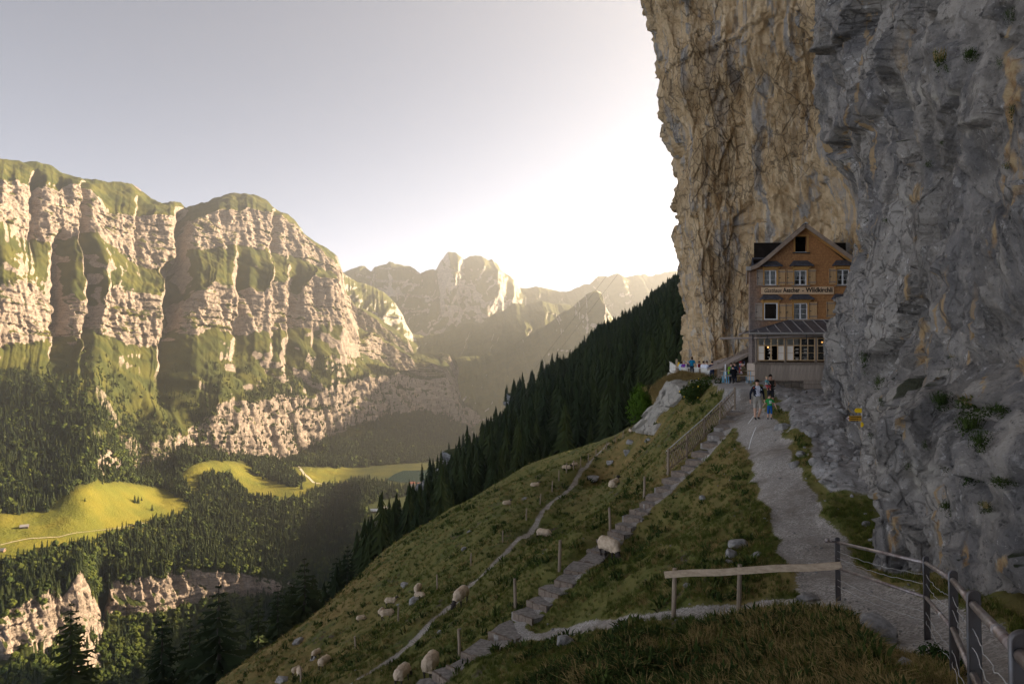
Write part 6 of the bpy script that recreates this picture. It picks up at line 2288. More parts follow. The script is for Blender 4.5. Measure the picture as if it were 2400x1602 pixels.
def hut(name, px, py, L, W, H, rz, wall, roof, lab, cat, win=2):
    p = mhit(px, py)
    e = empty(name, p - Vector((0, 0, 0.8)), rz)
    tag(e, lab, cat)
    MB().box((0, 0, H / 2), (L, W, H)).obj("wall", wall, e)
    rf = MB()
    for sg in (-1, 1):
        vs = [(-L * .56, sg * W * .62, H - .3), (L * .56, sg * W * .62, H - .3), (L * .56, 0, H + W * .42), (-L * .56, 0, H + W * .42)]
        rf.add(vs + [(x, y, z - .3) for x, y, z in vs], [(0, 1, 2, 3), (7, 6, 5, 4), (0, 4, 5, 1), (2, 6, 7, 3), (0, 3, 7, 4), (1, 5, 6, 2)])
    rf.obj("roof", roof, e)
    g = MB()
    for sx in (-1, 1):
        g.add([(sx * L * .5, -W / 2, H - .05), (sx * L * .5, W / 2, H - .05), (sx * L * .5, 0, H + W * .38)], [(0, 1, 2)])
    g.obj("gable", wall, e)
    for i in range(win):
        MB().box((-L / 2 + L * (i + .5) / win, -W / 2 - .03, H * .55), (1.0, .08, 1.2)).obj("window", M_DARK, e)
    MB().box((L * .1, -W / 2 - .03, 1.4), (1.2, .1, 2.0)).obj("door", M_OLDWOOD, e)


hut("alpine_hut", 59, 1235, 11, 7, 3.2, 0.5, M_HUTWALL, M_HUTROOF, "small grey roofed hut alone on the sunny meadow", "hut")
hut("alpine_hut", 3, 1290, 9, 7, 3.2, 0.2, M_HUTWALL, M_HUTROOF, "dark hut at the very edge of the sunny meadow below the farm track", "hut")
hut("barn", 875, 1199, 17, 9, 4, 0.1, M_HUTWALL, M_BRIGHTROOF, "barn with a bright white roof in the shaded valley clearing", "barn")
hut("barn", 900, 1191, 11, 7, 3.2, 0.4, M_HUTWALL, M_HUTROOF, "smaller grey barn behind the white roofed one", "barn")
hut("lake_house", 963, 1138, 14, 10, 7, 0.3, M_PLASTER, M_REDROOF, "pale house with red roof among trees near the lake, the largest", "house", 3)
hut("lake_house", 978, 1145, 12, 9, 6, -0.2, M_PLASTER, M_REDROOF, "smaller pale house in front of the largest one near the lake", "house", 2)
hut("lake_house", 984, 1138, 11, 8, 6, 0.6, M_HUTWALL, M_REDROOF, "brown house beside the two pale ones near the lake", "house", 2)
hut("lake_house", 1038, 1126, 16, 10, 8, 0.0, M_HUTWALL, M_REDROOF, "dark wooden house at the lake shore by the forest edge", "house", 3)


def ribbon(name, pix, w, mat):
    pts = [mhit(*p) for p in pix]
    vs, fs = [], []
    dense = []
    for a, b_ in zip(pts[:-1], pts[1:]):
        for i in range(6):
            dense.append(a.lerp(b_, i / 6))
    dense.append(pts[-1])
    V = MTN[0].reshape(-1, 3)
    for i, p in enumerate(dense):
        d = dense[min(i + 1, len(dense) - 1)] - dense[max(i - 1, 0)]
        d.z = 0
        d.normalize()
        s = Vector((-d.y, d.x, 0)) * w / 2
        near = V[np.argsort((V[:, 0] - p.x) ** 2 + (V[:, 1] - p.y) ** 2)[:4]]
        z = max(near[:, 2].mean(), p.z) + 0.7
        vs += [(p.x - s.x, p.y - s.y, z), (p.x + s.x, p.y + s.y, z)]
    for i in range(len(dense) - 1):
        fs.append((2 * i, 2 * i + 1, 2 * i + 3, 2 * i + 2))
    tag(link(name, mesh_from(name, vs, fs, False), mat), kind="structure")


M_TRACK = grain("farm_track", (0.58, 0.50, 0.38), (0.46, 0.40, 0.30), 0.2, (1, 1, 1), 0.95, 0.1, 0)
ribbon("farm_track", z3((0, 605), (100, 585), (200, 566), (400, 552), (600, 520), (800, 495), (950, 465), (1100, 440)), 3.0, M_TRACK)
ribbon("valley_road", [(985, 1150), (1000, 1158), (1010, 1152), (1025, 1150)], 4.0, M_TRACK)
ribbon("scree_track", [(690, 1082), (712, 1108), (735, 1128), (755, 1135), (775, 1130)], 6.0, M_TRACK)


# -- cableway
def cable():
    a, b_ = P(1655, 345, 70), P(1010, 1105, 1500)
    for k, off in enumerate(((0, 0, 0), (5, 0, -6))):
        pts = []
        for i in range(40):
            f = i / 39
            p = Vector(a).lerp(Vector(b_), f ** 2) + Vector(off) * f
            p.z -= 22 * math.sin(math.pi * f ** 2) * 1.0
            pts.append(p)
        rs = [0.010 + 0.00006 * p.y for p in pts]
        m = MB().tube(pts, rs, 4)
        tag(m.obj("cable", M_IRON, None, True), "thin cableway rope sagging over the valley, " + ("the upper one" if k == 0 else "the lower one"), "cable", "cableway ropes")


cable()

# ------------------------------------------------------------------ grass, bushes, plants on the rock
M_GRASS = tree_material("meadow_grass", (0.070, 0.098, 0.018), (0.150, 0.150, 0.030), 1.2)
M_DRYGRASS = tree_material("dry_grass", (0.24, 0.165, 0.060), (0.40, 0.29, 0.115), 1.2)
M_WEED = tree_material("dark_weeds", (0.030, 0.050, 0.012), (0.070, 0.092, 0.020), 3.0)
M_BUSH = tree_material("bush_leaves", (0.055, 0.105, 0.010), (0.120, 0.185, 0.016), 2.0)
M_DARKBUSH = tree_material("dark_bush_leaves", (0.030, 0.055, 0.012), (0.070, 0.095, 0.020), 2.0)
M_TWIG = grain("twig", (0.13, 0.09, 0.06), (0.08, 0.06, 0.04), 6.0, bump=0)


def tuft(seed, blades, spread, droop, w=0.02):
    r = random.Random(seed)
    b = MB()
    for i in range(blades):
        a = r.random() * 6.283
        q = spread * r.random() ** 0.7
        x, y = q * math.cos(a) * .5, q * math.sin(a) * .5
        h = r.uniform(0.45, 1.0)
        lean = r.uniform(0.15, 1.0) * droop
        la = a + r.uniform(-.8, .8)
        p0 = Vector((x, y, -0.04))
        p1 = Vector((x + lean * .35 * math.cos(la), y + lean * .35 * math.sin(la), h * .62))
        p2 = Vector((x + lean * math.cos(la), y + lean * math.sin(la), h * (1.0 - 0.45 * lean)))
        s = Vector((-math.sin(la), math.cos(la), 0)) * w * r.uniform(.7, 1.3)
        b.add([p0 - s, p0 + s, p1 + s * .7, p1 - s * .7, p2], [(0, 1, 2, 3), (3, 2, 4)])
    return b


SRC_TUFT = [src("grass_tuft", tuft(s, 24, 0.9, 0.6, 0.022), M_GRASS) for s in range(4)]
SRC_DRY = [src("dry_tuft", tuft(s + 20, 24, 0.8, 0.95, 0.016), M_DRYGRASS) for s in range(4)]
SRC_WEED = [src("weed_tuft", tuft(s + 40, 14, 1.0, 0.7, 0.09), M_WEED) for s in range(3)]


def cliff_x(y):
    return np.interp(y, [-6, 3, 9, 12.2, 13.4, 15, 17.7, 23, 30, 36, 41.5], [3.6, 4.7, 6.7, 7.5, 7.3, 8.2, 9.3, 11.4, 14.1, 16.7, 18.8])


def plant_grass():
    r = np.random.default_rng(12)
    n = 150000
    Y = 1.0 / (r.uniform((1 / 128.0) ** 1.6, (1 / 5.0) ** 1.6, n) ** (1 / 1.6))
    far = r.random(n) < 0.60
    Y = np.where(far, np.exp(r.uniform(np.log(14), np.log(128), n)), Y)
    X = r.uniform(-0.55, 0.78, n) * Y
    path, trail, sp, stair, ter, rub, dp, dst, sst = masks(X, Y)
    bare = np.clip(np.maximum.reduce([path, trail, sp, stair * 1.0, ter, rub * 0.85]), 0, 1)
    ok = (bare < 0.3) & (X < cliff_x(Y) - 0.1 + 0.3 * (Y > 41) * 99 * 0) & ~((Y > 36) & (X > 13.0)) & (r.random(n) < 0.35 + 0.65 * sstep(-0.35, 0.25, fbm(X / 1.6, Y / 1.6, 3.0, 3)))
    X, Y = X[ok], Y[ok]
    Z = ground(X, Y)
    r2 = np.random.default_rng(13)
    q = fbm(X / 3.0, Y / 3.0, 9.0, 3)
    dryp = 0.10 + 0.75 * np.exp(-(((X - 11) / 3.5) ** 2) - (((Y - 62) / 16.0) ** 2)) + 0.35 * sstep(-6, -14, X + 0.12 * (Y - 45)) + 0.35 * np.exp(-(((X - 8) / 3.0) ** 2) - (((Y - 30) / 8.0) ** 2)) + 0.42 * ((Y < 11.5) & (X < 5)) + 0.3 * q
    dry = r2.random(len(X)) < dryp
    mound = (Y < 12) & (X < np.interp(Y, [5, 9, 12], [3.0, 4.7, 5.6]))
    h = np.where(mound, 0.13 + 0.17 * r2.random(len(X)), 0.06 + 0.085 * r2.random(len(X))) * np.interp(Y, [5, 20, 60, 128], [1, 1.0, 1.7, 2.6]) * np.where(dry, 1.25, 1.0)
    weed = mound & (r2.random(len(X)) < 0.22 + 0.55 * (q > 0.15))
    P_ = np.stack([X, Y, Z], 1)
    for nm, m, so, fat in (("meadow_grass", ~dry & ~weed, SRC_TUFT, 1.15), ("dry_grass", dry & ~weed, SRC_DRY, 1.0), ("weed_undergrowth", weed, SRC_WEED, 0.9)):
        hh = h[m]
        tag(instancer(nm, P_[m], np.stack([hh * fat, hh * fat, hh], 1), so, 3, tilt=0.18), kind="stuff")
    # coarse tussocks over the pasture
    n = 9000
    Yt = np.exp(r2.uniform(np.log(13), np.log(75), n))
    Xt = r2.uniform(-0.5, 0.5, n) * Yt
    mk = masks(Xt, Yt)
    okt = (np.maximum.reduce(mk[:6]) < 0.05) & (Xt < cliff_x(Yt) - 0.5) & ~((Yt > 36) & (Xt > 12.5)) & (fbm(Xt / 2.2, Yt / 2.2, 5.0, 3) > 0.05)
    Xt, Yt = Xt[okt], Yt[okt]
    ht = (0.12 + 0.16 * r2.random(len(Xt)) ** 2) * np.interp(Yt, [13, 75], [0.9, 1.7])
    tag(instancer("coarse_tussock_grass", np.stack([Xt, Yt, ground(Xt, Yt)], 1), np.stack([ht * 1.5, ht * 1.5, ht], 1), [SRC_WEED[0], SRC_WEED[1], SRC_DRY[0], SRC_TUFT[0]], 18, tilt=0.25), kind="stuff")
    # long dry grass on the crown of the outcrop and on the crest
    n = 2600
    t_ = r2.random(n)
    px = np.interp(t_, [0, .5, 1], [1545, 1580, 1640]) + r2.normal(size=n) * 12
    py = np.interp(px, [1530, 1570, 1600, 1640, 1670], [910, 886, 884, 890, 900]) + np.abs(r2.normal(size=n)) * 16
    Yd = np.interp(px, [1530, 1640], [58.5, 52.5])
    Xd = (px - CX) / F * Yd
    Zd = np.maximum(ground(Xd, Yd), (HY - py) / F * Yd - 0.05)
    hh = 0.35 + 0.4 * r2.random(n)
    tag(instancer("dry_grass", np.stack([Xd, Yd - 0.25, Zd], 1), np.stack([hh * .8, hh * .8, hh], 1), SRC_DRY, 8, tilt=0.35), kind="stuff")


plant_grass()


def leaf_cloud(seed, n, lumps, leaf, shape=(1, 1, 1)):
    """Leaves 1 unit wide spread over the skins of a few lumps."""
    r = np.random.default_rng(seed)
    cs = r.normal(size=(lumps, 3)) * 0.22 * np.array(shape)
    rad = r.uniform(0.24, 0.36, lumps)
    k = r.integers(0, lumps, n)
    d = r.normal(size=(n, 3))
    d /= np.linalg.norm(d, axis=1)[:, None]
    c = cs[k] + d * (rad[k] * (0.65 + 0.4 * r.random(n)))[:, None] * np.array(shape)
    u = r.normal(size=(n, 3))
    u -= d * (u * d).sum(1)[:, None] * 0.6
    u /= np.linalg.norm(u, axis=1)[:, None]
    v = np.cross(d, u)
    s = leaf * r.uniform(0.6, 1.3, n)[:, None]
    V = np.stack([c - u * s, c - v * s * .55, c + u * s, c + v * s * .55 + d * s * .3], 1).reshape(-1, 3)
    f = np.arange(n * 4).reshape(n, 4)
    return V, f


def bush(name, px, py, wpx, hpx, Y, seed, n, leaf, mat, lab, cat="bush", lumps=9, flowers=None):
    """A bush whose foot stands at pixel (px, py)."""
    k = Y / F
    b = Vector(P(px, py, Y))
    e = empty(name, b)
    tag(e, lab, cat)
    V, f = leaf_cloud(seed, n, lumps, leaf)
    V = V - V.min(0) * np.array([0, 0, 1])
    ext = V.max(0) - V.min(0)
    V = V / ext * np.array([wpx * k, wpx * k * 0.8, hpx * k])
    V[:, :2] -= (V[:, :2].max(0) + V[:, :2].min(0)) / 2
    link("foliage", mesh_from("foliage", V, f, False), mat, e)
    m = MB()
    r = random.Random(seed)
    for i in range(6):
        a = r.random() * 6.28
        q = r.uniform(.1, .3) * wpx * k
        m.tube([(0, 0, -0.15), (q * .4 * math.cos(a), q * .4 * math.sin(a), hpx * k * .35), (q * math.cos(a), q * math.sin(a), hpx * k * r.uniform(.6, .85))], [0.03 * hpx * k * .4, .02 * hpx * k * .4, .004], 5)
    m.obj("stem", M_TWIG, e)
    if flowers:
        idx = np.random.default_rng(seed + 1).integers(0, len(V) // 4, flowers) * 4
        fm = MB()
        for i in idx:
            c = V[i] * 1.04
            fm.ball(tuple(c), 0.05, 5, 4)
        fm.obj("blossoms", M_YELLOW, e)["kind"] = "stuff"
    return e


bush("round_bush", 1506, 1010, 84, 116, 74, 5, 3400, 0.045, M_BUSH, "bright green rounded bush growing below the white rock face on the pasture edge", lumps=12)
bush("flowering_bush", 1645, 980, 120, 104, 44.6, 6, 3000, 0.045, M_DARKBUSH, "wide dark bush with small yellow flowers in front of the white terrace fence", lumps=12, flowers=40)
bush("low_bush", 1600, 1030, 66, 44, 42.5, 16, 900, 0.06, M_DARKBUSH, "loose low bush under the flowering one on the dry bank", lumps=7)
bush("leafy_bush", 2190, 1606, 120, 100, 7.3, 7, 1500, 0.06, M_DARKBUSH, "dark leafy bush beside the railing at the bottom between two pale rocks", lumps=8)
bush("small_shrub", 1292, 1150, 18, 20, 58, 8, 260, 0.12, M_DARKBUSH, "tiny dark shrub at the fence above the bend of the sheep track", lumps=4)
bush("small_shrub", 672, 1556, 28, 20, 46, 9, 300, 0.12, M_DARKBUSH, "small dark shrub on the crest above the stone band", lumps=4)
bush("broad_tree", 1640, 800, 40, 60, 190, 10, 700, 0.08, M_BUSH, "lighter green leafy tree in the dark forest beside the cliff edge", "tree", 6)

# plants on ledges of the cliff
_CV = CLIFF[0].reshape(-1, 3)
_ok = _CV[:, 1] > 4
_CV = _CV[_ok]
_CPX, _CPY = CX + F * _CV[:, 0] / _CV[:, 1], HY - F * _CV[:, 2] / _CV[:, 1]


def chit(px, py):
    d = np.hypot(_CPX - px, _CPY - py)
    m = d < 5
    if not m.any():
        m = d < d.min() + 3
    i = np.argmin(np.where(m, _CV[:, 1], 1e9))
    return Vector(_CV[i])


_ledge = [(2094, 103, 26, 30), (2205, 138, 44, 60), (2274, 130, 40, 36), (2339, 153, 20, 34), (2178, 383, 26, 24), (2358, 391, 26, 22), (2209, 341, 14, 14), (2029, 510, 18, 28), (2075, 517, 22, 22), (2370, 268, 20, 50), (2032, 843, 24, 70), (2050, 884, 28, 50), (2063, 940, 18, 26),
          (2280, 938, 90, 60), (2203, 943, 60, 50), (2336, 952, 70, 36), (2272, 990, 80, 80), (2219, 1076, 34, 50), (2285, 1090, 70, 70), (2349, 1112, 60, 30), (2219, 1178, 40, 40), (2308, 1183, 34, 34), (2129, 1086, 18, 24), (2163, 1045, 20, 26), (2132, 1188, 40, 30), (2229, 833, 24, 18), (2043, 1012, 14, 20),
          (2300, 1020, 50, 60), (2180, 960, 40, 40), (2030, 60, 14, 20), (2370, 40, 30, 50)]
_lname = {3: None}


def ledge_plants():
    labs = {(2205, 138): "largest dark tuft high on the grey cliff slab", (2274, 130): "dark green tuft beside the largest one high on the cliff", (2280, 938): "broad green grass cushion on the rock ledge above the blocky wall", (2203, 943): "leafy plant at the end of the rock ledge nearest the trail signs",
            (2336, 952): "browned grass on the rock ledge beside the broad cushion", (2272, 990): "dark hanging ivy-like growth under the broad grass cushion", (2285, 1090): "dark plant filling the cleft below the hanging growth", (2219, 1076): "brown drooping grass tuft on the pale blocks",
            (2349, 1112): "low grass strip on the step above the large grey block", (2219, 1178): "round dark tuft in the pale blocky wall", (2308, 1183): "smaller dark tuft on the large grey block", (2032, 843): "mossy dark streak of plants in the crack beside the inn", (2050, 884): "mossy plant below the dark streak in the crack beside the inn",
            (2094, 103): "small dark tuft at the cliff top in the groove beside the tan rock", (2339, 153): "narrow tuft above the long ochre streak high on the cliff", (2178, 383): "olive tuft at the corner of the dark overhanging slab", (2358, 391): "small tuft halfway down the long ochre streak",
            (2209, 341): "tiny tuft in the middle of the grey slab above the overhang", (2029, 510): "small dark plant in the crack above the gable of the inn", (2075, 517): "rounded tuft on the grey wall just beside the crack above the inn", (2370, 268): "long thin plant along the ochre streak high on the cliff",
            (2063, 940): "lowest tuft of the mossy crack, above the trail signs", (2129, 1086): "yellowish small tuft on the smooth wall beside the pale blocks", (2163, 1045): "small green tuft where the smooth wall meets the pale blocks", (2229, 833): "small tuft beside the big pale ochre stain",
            (2043, 1012): "dark tuft in the hole right under the trail signs", (2030, 60): "faint small tuft at the very top beside the tan rock", (2370, 40): "dark tuft in the uppermost corner of the cliff",
            (2132, 1188): "grass tuft on top of the rust stained pillar", (2300, 1020): "dark growth in the corner between ledge and cleft", (2180, 960): "leafy plant hanging under the ledge end"}
    for i, (px, py, w, h) in enumerate(_ledge):
        p = chit(px, py + h * 0.35)
        k = p.y / F
        V, f = leaf_cloud(200 + i, 420 if w > 30 else 200, 10, 0.08, (1.5, 1.0, 1.2))
        b = tuft(300 + i, 60 if w > 30 else 24, 1.2, 1.3, 0.02)
        V = V / (V.max(0) - V.min(0)) * np.array([w * k, w * k * .7, h * k])
        me = mesh_from("foliage", V, f, False)
        o = empty("ledge_plant", p + Vector((-0.1, -0.12, h * k * 0.25)))
        dryish = (i % 4 == 1)
        link("foliage", me, M_WEED, o)
        mt = b.mesh("blades")
        t_ = link("blades", mt, M_DRYGRASS if dryish else M_WEED, o)
        t_.scale = (w * k * .5, w * k * .5, h * k * .7)
        tag(o, labs.get((px, py), "small dark grass tuft clinging to a crack of the grey cliff"), "plant", "plants on the cliff ledges")


ledge_plants()

# ------------------------------------------------------------------ sheep and people
def skinned(name, joints, edges, root, sub=2):
    """One continuous body grown over a skeleton. joints: {key: (x, y, z, r) or (x, y, z, rx, ry)}."""
    keys = list(joints)
    me = bpy.data.meshes.new(name)
    me.from_pydata([joints[k][:3] for k in keys], [(keys.index(a), keys.index(b)) for a, b in edges], [])
    o = bpy.data.objects.new(name, me)
    COL.objects.link(o)
    sk = o.modifiers.new("skin", 'SKIN')
    sk.use_smooth_shade = True
    if not me.skin_vertices:
        raise RuntimeError("no skin layer")
    for i, k in enumerate(keys):
        j = joints[k]
        v = me.skin_vertices[0].data[i]
        v.radius = (j[3], j[4] if len(j) > 4 else j[3])
        v.use_root = k == root
    sd = o.modifiers.new("sub", 'SUBSURF')
    sd.levels = sd.render_levels = sub
    dg = bpy.context.evaluated_depsgraph_get()
    out = bpy.data.meshes.new_from_object(o.evaluated_get(dg))
    bpy.data.objects.remove(o)
    out.name = name
    out.materials.clear()
    return out


def paint(me, mats, pick):
    """Give each face one of mats by pick(centre) -> index."""
    for m in mats:
        me.materials.append(m)
    for p in me.polygons:
        p.material_index = pick(p.center)
        p.use_smooth = True


M_WOOL = grain("sheep_wool", (0.66, 0.52, 0.37), (0.48, 0.36, 0.245), 9.0, (1, 1, 1), 0.95, 0.05, 0.8, 0.02, 0, 0.15)
M_SHEEPFACE = grain("dark_sheep_hair", (0.035, 0.028, 0.024), (0.055, 0.045, 0.038), 12.0, bump=0)


def remeshed(name, mb, voxel, smooth=6):
    """Overlapping lumps grown together into one continuous skin."""
    o = mb.obj(name, None)
    rm = o.modifiers.new("grow", 'REMESH')
    rm.mode = 'VOXEL'
    rm.voxel_size = voxel
    sm = o.modifiers.new("smooth", 'SMOOTH')
    sm.iterations = smooth
    sm.factor = 0.5
    me = bpy.data.meshes.new_from_object(o.evaluated_get(bpy.context.evaluated_depsgraph_get()))
    bpy.data.objects.remove(o)
    me.name = name
    me.materials.clear()
    return me


def sheep_mesh(seed, pose):
    """pose: graze, stand, lie. Faces +x; about 0.85 m to the back."""
    r = random.Random(seed)
    dz = -0.30 if pose == "lie" else 0.0
    b = MB()
    b.ball((-.02, 0, .60 + dz), 1, 18, 12, .50, .27, .26)
    b.ball((-.34, 0, .60 + dz), 1, 16, 10, .26, .255, .265)
    b.ball((.30, 0, .60 + dz), 1, 16, 10, .26, .235, .26)
    b.ball((-.60, 0, .55 + dz), 1, 8, 6, .05, .045, .11)
    yaw = r.uniform(-.12, .12)
    if pose == "graze":
        neck, head, muz = (.52, yaw * .4, .50), (.72, yaw, .24), (.80, yaw * 1.2, .12)
    else:
        neck, head, muz = (.46, 0, .80 + dz), (.62, yaw, .98 + dz), (.77, yaw * 1.3, .92 + dz)
    b.tube([(.36, 0, .62 + dz), neck, head], [.20, .135, .09], 12)
    b.tube([neck, head, muz], [.10, .092, .062], 12)
    b.ball(head, .098, 12, 8)
    b.ball(muz, .064, 10, 8)
    for s in (-1, 1):
        b.ball((head[0] - .03, head[1] + s * .125, head[2] + .035), 1, 8, 6, .035, .075, .022)
        if pose == "lie":
            b.tube([(.34, s * .15, .22), (.50, s * .16, .10), (.30, s * .19, .05)], [.08, .045, .035], 8)
            b.tube([(-.30, s * .2, .2), (-.18, s * .28, .10), (.06, s * .29, .05)], [.12, .05, .035], 8)
        else:
            q, w = r.uniform(-.08, .08), r.uniform(-.08, .08)
            b.tube([(.30, s * .13, .55), (.31 + q, s * .13, .26), (.30 + 1.4 * q, s * .13, .06), (.33 + 1.4 * q, s * .13, 0)], [.09, .045, .036, .042], 8)
            b.tube([(-.38, s * .14, .55), (-.46 + w, s * .14, .27), (-.42 + 1.3 * w, s * .14, .06), (-.39 + 1.3 * w, s * .14, 0)], [.11, .05, .036, .042], 8)
    me = remeshed("sheep", b, 0.024)
    V = np.array([v.co for v in me.vertices])
    n = np.array([v.normal for v in me.vertices])
    hd, mz, nk = np.array(head), np.array(muz), np.array(neck)

    def dark(c):
        return min((c - Vector(hd)).length, (c - Vector(mz)).length, (c - Vector((hd * .75 + nk * .25))).length) < 0.165 or c.z < (0.36 if pose != "lie" else 0.10)
    w = np.array([0.0 if dark(Vector(v)) else 1.0 for v in V])
    V = V + n * (w * (0.026 + 0.030 * fbm(V[:, 0] * 8 + seed, V[:, 1] * 8, V[:, 2] * 8, 3)))[:, None]
    me.vertices.foreach_set("co", V.astype(np.float32).ravel())
    paint(me, [M_WOOL, M_SHEEPFACE], lambda c: 1 if dark(c) else 0)
    me.update()
    return me


SHEEP = {"graze": [sheep_mesh(1, "graze"), sheep_mesh(2, "graze")], "stand": [sheep_mesh(3, "stand")], "lie": [sheep_mesh(4, "lie")]}
_sheep = [  # px, py of the feet, height px of the back, pose, facing (degrees; 0 = to the viewer's right, -90 = towards the viewer), label
    (1080, 1420, 42, "graze", -110, "sheep grazing face to the viewer just right of the sheep track, all alone"),
    (1010, 1578, 54, "graze", 80, "large sheep near the bottom seen from behind, dark legs apart"),
    (943, 1612, 44, "graze", 75, "sheep cut off by the bottom edge, only its woolly back showing"),
    (1275, 1265, 27, "graze", -30, "sheep with lowered dark head right of the upper part of the sheep track"),
    (1428, 1306, 50, "graze", -60, "big sheep grazing on the stone steps"),
    (979, 1388, 24, "graze", -100, "upper one of the two sheep by the low pale ledge"),
    (984, 1402, 20, "graze", -20, "lower one of the two sheep by the low pale ledge, seen from the side"),
    (916, 1416, 20, "stand", 5, "sheep standing sideways with raised head near the crest"),
    (894, 1438, 18, "graze", 80, "sheep seen from behind beside the one with spread legs in the group"),
    (908, 1450, 24, "graze", 20, "sheep with black legs in the middle of the grazing group"),
    (846, 1458, 16, "graze", 30, "sheep grazing by itself downhill of the group"),
    (741, 1545, 19, "graze", -120, "upper sheep of the pair beside the stone band, closer to the stones"),
    (760, 1564, 28, "graze", 70, "sheep with dark legs beside the pair's upper one at the stone band"),
    (694, 1578, 18, "graze", 60, "sheep half hidden behind another at the bottom of the stone band"),
    (702, 1584, 22, "graze", -70, "sheep standing in front of another beside the last short post"),
    (1440, 1140, 20, "lie", 60, "sheep lying beside the flat-topped boulder"),
    (1254, 1140, 10, "lie", 10, "tiny pale sheep on the crest below the dark forest, the upper one"),
    (1188, 1182, 10, "lie", 20, "tiny pale sheep on the crest below the dark forest, the lower one"),
    (1328, 1100, 10, "lie", -10, "small sheep lying between the first two posts of the upper track"),
    (1347, 1094, 11, "graze", 200, "small sheep behind the third post of the upper track"),
    (1478, 1018, 12, "stand", -90, "pale sheep at the end of the sheep track under the round bush"),
]
for i, (px, py, hp, pose, ang, lab) in enumerate(_sheep):
    p = hit(px, py)
    top = 0.90 if pose != "lie" else 0.60
    s = 1.02 * hp / F * p.y / top
    v = SHEEP[pose]
    o = link("sheep", v[i % len(v)], None, None, p + Vector((0, 0, 0.06 * s)))
    o.rotation_euler = (0, 0, math.radians(ang))
    o.scale = (s, s, s)
    tag(o, lab, "sheep", "sheep on the pasture")

# -- people
SKIN = grain("skin", (0.58, 0.35, 0.24), (0.50, 0.29, 0.20), 4.0, bump=0)
SKIN_TAN = grain("tanned_skin", (0.40, 0.225, 0.145), (0.34, 0.185, 0.12), 4.0, bump=0)
_cl = {}


def cloth(rgb):
    if rgb not in _cl:
        _cl[rgb] = grain("cloth_%d_%d_%d" % tuple(int(c * 100) for c in rgb), rgb, tuple(c * 0.7 for c in rgb), 7.0, (1, 1, .5), 0.9, 0.1, 0.3, 0.01)
    return _cl[rgb]


DARKHAIR, BROWNHAIR, BLOND, GREYHAIR = (0.022, 0.016, 0.013), (0.09, 0.055, 0.035), (0.52, 0.38, 0.20), (0.45, 0.43, 0.41)


